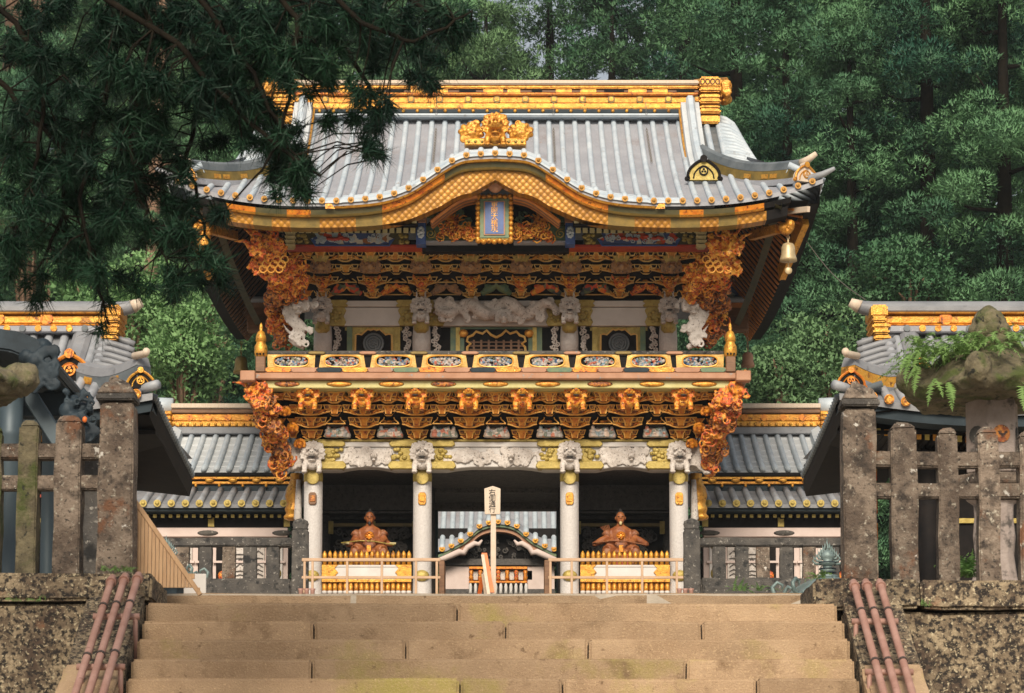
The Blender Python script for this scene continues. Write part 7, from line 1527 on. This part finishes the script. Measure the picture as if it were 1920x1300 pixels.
TL = [
 (1890, 66, 0, .78, .3, 'dark clumped cedar rising right behind the fern-topped lantern', False),
 (1745, 68, 2, .84, 1.2, 'broad dark cedar rising straight behind the pavilion ridge', False),
 (1600, 67, 1, .66, 2.0, 'slim cedar between the wind bell and the pavilion ridge tip', False),
 (1480, 69, 4, .74, 4.0, 'dark cedar directly behind the hanging brass wind bell', False),
 (1385, 72, 3, .92, 5.1, 'tall cedar just beside the gilded ridge end of the gate', False),
 (1980, 72, 4, 1.0, .9, 'big cedar half cut off by the picture edge above the lantern', False),
 (1820, 78, 1, 1.05, 2.6, 'tall cedar with dense crown in the second row above the lantern', False),
 (1660, 80, 3, 1.08, 3.3, 'tall cedar with sky gaps above the pavilion ridge tip', False),
 (1530, 82, 0, 1.1, 4.4, 'tall cedar with sky gaps above the brass wind bell', False),
 (1290, 99, 2, 1.22, 1.0, 'tall cedar over the roof ridge near its gilded end', False),
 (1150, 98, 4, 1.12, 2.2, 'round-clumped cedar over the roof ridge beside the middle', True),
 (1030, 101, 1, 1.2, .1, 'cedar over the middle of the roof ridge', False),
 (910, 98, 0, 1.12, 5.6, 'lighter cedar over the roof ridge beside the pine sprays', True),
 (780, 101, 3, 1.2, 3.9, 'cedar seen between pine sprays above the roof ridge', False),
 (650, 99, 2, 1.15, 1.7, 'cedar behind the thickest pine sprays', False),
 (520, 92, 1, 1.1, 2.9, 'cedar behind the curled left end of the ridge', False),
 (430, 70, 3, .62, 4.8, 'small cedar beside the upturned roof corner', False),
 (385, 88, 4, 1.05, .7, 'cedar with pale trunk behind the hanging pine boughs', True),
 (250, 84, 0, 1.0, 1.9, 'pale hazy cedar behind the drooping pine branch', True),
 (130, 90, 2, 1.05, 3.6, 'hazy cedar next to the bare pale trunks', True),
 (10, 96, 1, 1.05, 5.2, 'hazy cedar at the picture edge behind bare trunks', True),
 (190, 70, 2, .50, 2.3, 'lower cedar behind the pavilion with hanging pine needles', False),
 (60, 72, 4, .60, 4.1, 'dark lower cedar behind the mossy lantern scroll', False),
 (-60, 74, 0, .85, 1.1, 'cedar cut by the picture edge above the bronze pavilion', False),
 (1430, 64.5, 0, .36, 2.1, 'small cedar just outside the gilded balcony post', False),
 (440, 64.5, 2, .34, .4, 'small cedar behind the dark wind bell', False),
]
for i, (px, Y, k, sc, rz, lb, lit) in enumerate(TL): tree(px, Y, k, sc, rz, lb, lit)
# far slope: one wooded mass
rng = np.random.default_rng(5); Vs, Ns = [], []
for row, Y in enumerate((106, 126)):
    for i in range(13):
        if row and i in (8, 10): continue
        x = -34 + 5.4 * i * (1 + row * .12) + rng.normal() * 1.0; cs, rs = cedar_centres(25 + rng.normal() * 2.5, 5.2, 2, 105, rng); z0 = hill_z(x, Y) - 1
        v, n = clump_tris(cs, [r * 1.3 for r in rs], 62, .55, .12, rng=rng); Vs.append(v + np.array([x, Y + rng.normal() * 2, z0])); Ns.append(n)
o = bpy.data.objects.new('forest', tri_mesh('forest', np.concatenate(Vs), np.concatenate(Ns), MT.cedar)); C.objects.link(o); o['kind'] = 'stuff'; o['label'] = 'dense dark wood covering the far slope'; o['category'] = 'wood'
# bright broad-leaved trees
def maple(px, py, Y, rx, rz_, n, per, label, seed, mt, name='maple_tree', size=.095, group=None):
    rng = np.random.default_rng(seed); c = P(px, py, Y); z0 = hill_z(c.x, Y) if Y > 62 else ZG
    t = thing(name, label, 'tree', (c.x, Y, z0), group); h = c.z - z0; cs, rs = [], []
    for i in range(n):
        d = unit(rng.normal(size=3)); q = rng.random() ** .4; cs.append((d[0] * rx * q, d[1] * rx * .8 * q, h + d[2] * rz_ * q)); rs.append(.38 + .3 * rng.random())
    v, nn = clump_tris(cs, rs, per, size, size * .42, flat=.6, upbias=-.1, rng=rng, nrm=.8)
    o = bpy.data.objects.new('crown', tri_mesh('maple_crown', v, nn, mt)); C.objects.link(o); o.parent = t
    b = MB(); b.tube([(0, 0, -.5), (.1, 0, h * .4), (0, .05, h), (.1, 0, h + rz_ * .6)], [.2, .16, .1, .03], 8)
    for i in range(9): a = i * 2.2; b.tube([(0, 0, h * .55 + i * .12), (rx * .4 * math.cos(a), rx * .4 * math.sin(a), h + rz_ * random.uniform(-.4, .3)), (rx * .8 * math.cos(a), rx * .7 * math.sin(a), h + rz_ * random.uniform(-.5, .6))], [.07, .05, .012], 5)
    b.build('trunk', MT.bark, t, local=True, smooth=True)
maple(345, 655, 61, 1.05, 1.35, 70, 420, 'bright green maple beside the gate roof corner', 1, MT.maple)
maple(255, 590, 62, 1.25, 1.25, 80, 400, 'bright green maple behind the pavilion under the pine boughs', 2, MT.maple)
maple(165, 560, 63, .9, .75, 46, 400, 'light green maple above the grey pavilion ridge', 3, MT.maple)
maple(60, 440, 68, 1.5, 1.5, 70, 330, 'yellow-green tree showing through the pine at the picture edge', 4, MT.cedar_lit, name='broadleaf_tree')
maple(1545, 680, 62, .9, 1.5, 60, 380, 'leafy green bush beside the pavilion ridge tip', 5, MT.cedar_lit, name='broadleaf_tree')
maple(1462, 720, 61, .8, .8, 46, 400, 'low green bush over the corridor ridge', 6, MT.cedar_lit, name='broadleaf_tree')
maple(1700, 540, 64, 1.3, 1.1, 60, 360, 'medium green bushy tree above the pavilion ridge', 7, MT.cedar_lit, name='broadleaf_tree')
maple(410, 500, 66, 1.0, 1.6, 50, 360, 'green bushy tree behind the shaded roof corner', 8, MT.cedar_lit, name='broadleaf_tree')
# bare pale trunks
for px, Y, r, lb in ((12, 78, .26, 'thick pale bare trunk at the picture edge'), (56, 80, .22, 'slim pale bare trunk next to the thick one'), (288, 76, .17, 'pale trunk seen between drooping pine boughs'), (108, 88, .12, 'thin faint trunk in the hazy wood')):
    x = P(px, 100, Y).x; z = hill_z(x, Y) - .5; b = MB(); b.tube([(x + .1, Y, z), (x, Y, z + 10), (x + .25, Y, z + 20), (x + .5, Y, z + 30)], [r * 1.5, r * 1.2, r, r * .6], 10)
    t = thing('bare_tree', lb, 'tree', (x, Y, z)); b.build('trunk', MT.bark, t, smooth=True)
    b = MB()
    for i in range(6): a = i * 2.1; zz = z + 14 + 2.2 * i; b.tube([(x + .2, Y, zz), (x + .2 + math.cos(a) * .9, Y + math.sin(a) * .9, zz + .2)], [.05, .015], 5)
    b.build('branch_stub', MT.bark, t, smooth=True)

# ------------------------------------------------------------------ overhanging pine in the foreground
random.seed(41); YP = 15.0
pine = thing('overhanging_pine', 'dark pine boughs hanging into view in front of the roof', 'tree', (-4.6, YP, -1.6))
b = MB(); b.tube([(-4.6, YP, -1.7), (-4.55, YP, 2), (-4.35, YP + .1, 5), (-4.2, YP, 8.5)], [.34, .28, .22, .12], 12); b.build('trunk', MT.darkbark, pine, smooth=True)
BR = [
 [(-420, -260), (-100, -160), (180, -60), (225, 60), (205, 160), (165, 280), (150, 400), (172, 500), (205, 610)],
 [(-420, -260), (0, -180), (250, -60), (285, 70), (262, 160), (240, 250), (252, 340), (285, 430), (330, 520)],
 [(-300, -280), (150, -160), (340, -40), (420, 60), (480, 140), (515, 220), (560, 310)],
 [(-200, -300), (300, -150), (480, -50), (560, 30), (552, 130), (520, 260), (480, 330)],
 [(-200, -300), (380, -170), (570, -60), (680, 40), (780, 80), (870, 30)],
 [(-300, -280), (250, -140), (520, -20), (640, 70), (690, 160), (700, 240), (720, 295)],
 [(-420, -240), (-120, -60), (30, 40), (90, 160), (70, 300), (30, 420)],
 [(-420, -200), (-100, 60), (40, 200), (130, 300), (110, 430), (60, 520)],
 [(-300, -280), (200, -120), (360, 40), (370, 180), (350, 300), (380, 420), (405, 500)],
 [(-100, -300), (500, -160), (700, -60), (800, 20), (850, 60)],
 [(-300, -200), (100, -60), (330, 80), (430, 190), (540, 290), (600, 330)],
]
BPTS = []
for br in BR:
    Yb = YP + random.uniform(-.5, .6); pts = []
    for i in range(len(br) - 1):
        for q in range(5):
            u = q / 5; px = br[i][0] * (1 - u) + br[i + 1][0] * u; py = br[i][1] * (1 - u) + br[i + 1][1] * u; pts.append(P(px + random.uniform(-5, 5), py + random.uniform(-4, 4), Yb))
    pts.append(P(br[-1][0], br[-1][1], Yb)); n = len(pts); b = MB(); b.tube(pts, [.019 * (1 - i / n) ** .8 + .005 for i in range(n)], 6); b.build('branch', MT.darkbark, pine, smooth=True); BPTS += pts[5:]
EL = [(130, 90, 130, 90, 60), (60, 250, 60, 90, 26), (205, 215, 105, 120, 62), (330, 120, 145, 110, 70), (470, 80, 110, 80, 46), (620, 60, 130, 70, 46), (760, 60, 100, 62, 34), (845, 40, 50, 36, 12), (690, 205, 40, 40, 14), (785, 165, 26, 26, 7), (170, 335, 130, 85, 52), (290, 290, 85, 90, 44), (420, 205, 75, 80, 34), (505, 235, 50, 60, 20), (545, 345, 40, 40, 13), (525, 300, 30, 50, 10), (640, 190, 50, 40, 8), (708, 290, 22, 14, 5), (120, 450, 120, 90, 46), (250, 470, 105, 85, 42), (372, 430, 52, 62, 18), (402, 500, 18, 34, 6), (25, 400, 45, 75, 15), (335, 525, 42, 42, 12), (190, 590, 35, 26, 4), (590, 130, 60, 50, 14), (60, 530, 60, 40, 8), (555, 300, 30, 25, 7), (240, 30, 200, 50, 30), (500, 20, 200, 40, 26)]
V, N, TW = [], [], MB(); rng = np.random.default_rng(9); BA = np.array([p[:] for p in BPTS])
for (cx, cy, rx, ry, n) in EL:
    for i in range(int(n * (.5 if cx < 420 and cy > 150 else .6))):
        a = random.uniform(0, 6.283); q = math.sqrt(random.random()); p = P(cx + rx * q * math.cos(a), cy + ry * q * math.sin(a), YP + random.uniform(-.55, .7)); pa = np.array(p[:])
        j = int(np.argmin(((BA - pa - np.array([0, 0, .12])) ** 2).sum(1))); s = Vector(BA[j]); mid = s.lerp(p, .5) + Vector((random.uniform(-.03, .03), 0, random.uniform(.02, .08)))
        TW.tube([s, mid, p], [.006, .005, .0035], 4); dr = np.array((p - mid).normalized()[:]) * .55 + np.array([0, 0, random.uniform(-.15, .45)])
        for k_ in range(2 if random.random() < .5 else 1):
            c = pa + (rng.normal(size=3) * .05 if k_ else 0); k = 95; d = unit(rng.normal(size=(k, 3)) * .75 + dr); base = c + unit(rng.normal(size=(k, 3))) * .03 - dr * .08 * rng.random((k, 1)); L = .075 + .07 * rng.random((k, 1))
            sd = unit(np.cross(d, rng.normal(size=(k, 3)))) * .0038; V.append(np.stack([base - sd, base + sd, base + d * L + np.array([0, 0, -.015])], 1)); N.append(d * .6 + rng.normal(size=(k, 3)) * .5 + np.array([0, -.2, .3]))
TW.build('twig', MT.darkbark, pine)
me = tri_mesh('pine_foliage', np.concatenate(V), np.concatenate(N), MT.needles); me.transform(Matrix.Translation(-root_loc(pine))); o = bpy.data.objects.new('foliage', me); C.objects.link(o); o.parent = pine; o['kind'] = 'stuff'

# ------------------------------------------------------------------ thin summer haze
b = MB(); b.box(-405, 405, -205, 905, -3.2, 75); hz = b.build('haze', bpy.data.materials.new('haze')); hz['kind'] = 'stuff'
m = hz.data.materials[0]; m.use_nodes = True; n = m.node_tree.nodes
for q in list(n):
    if q.type != 'OUTPUT_MATERIAL': n.remove(q)
pv = n.new('ShaderNodeVolumePrincipled'); pv.inputs['Color'].default_value = (.86, .92, .95, 1); pv.inputs['Density'].default_value = .00033; pv.inputs['Anisotropy'].default_value = .2
m.node_tree.links.new(pv.outputs[0], n['Material Output'].inputs['Volume'])
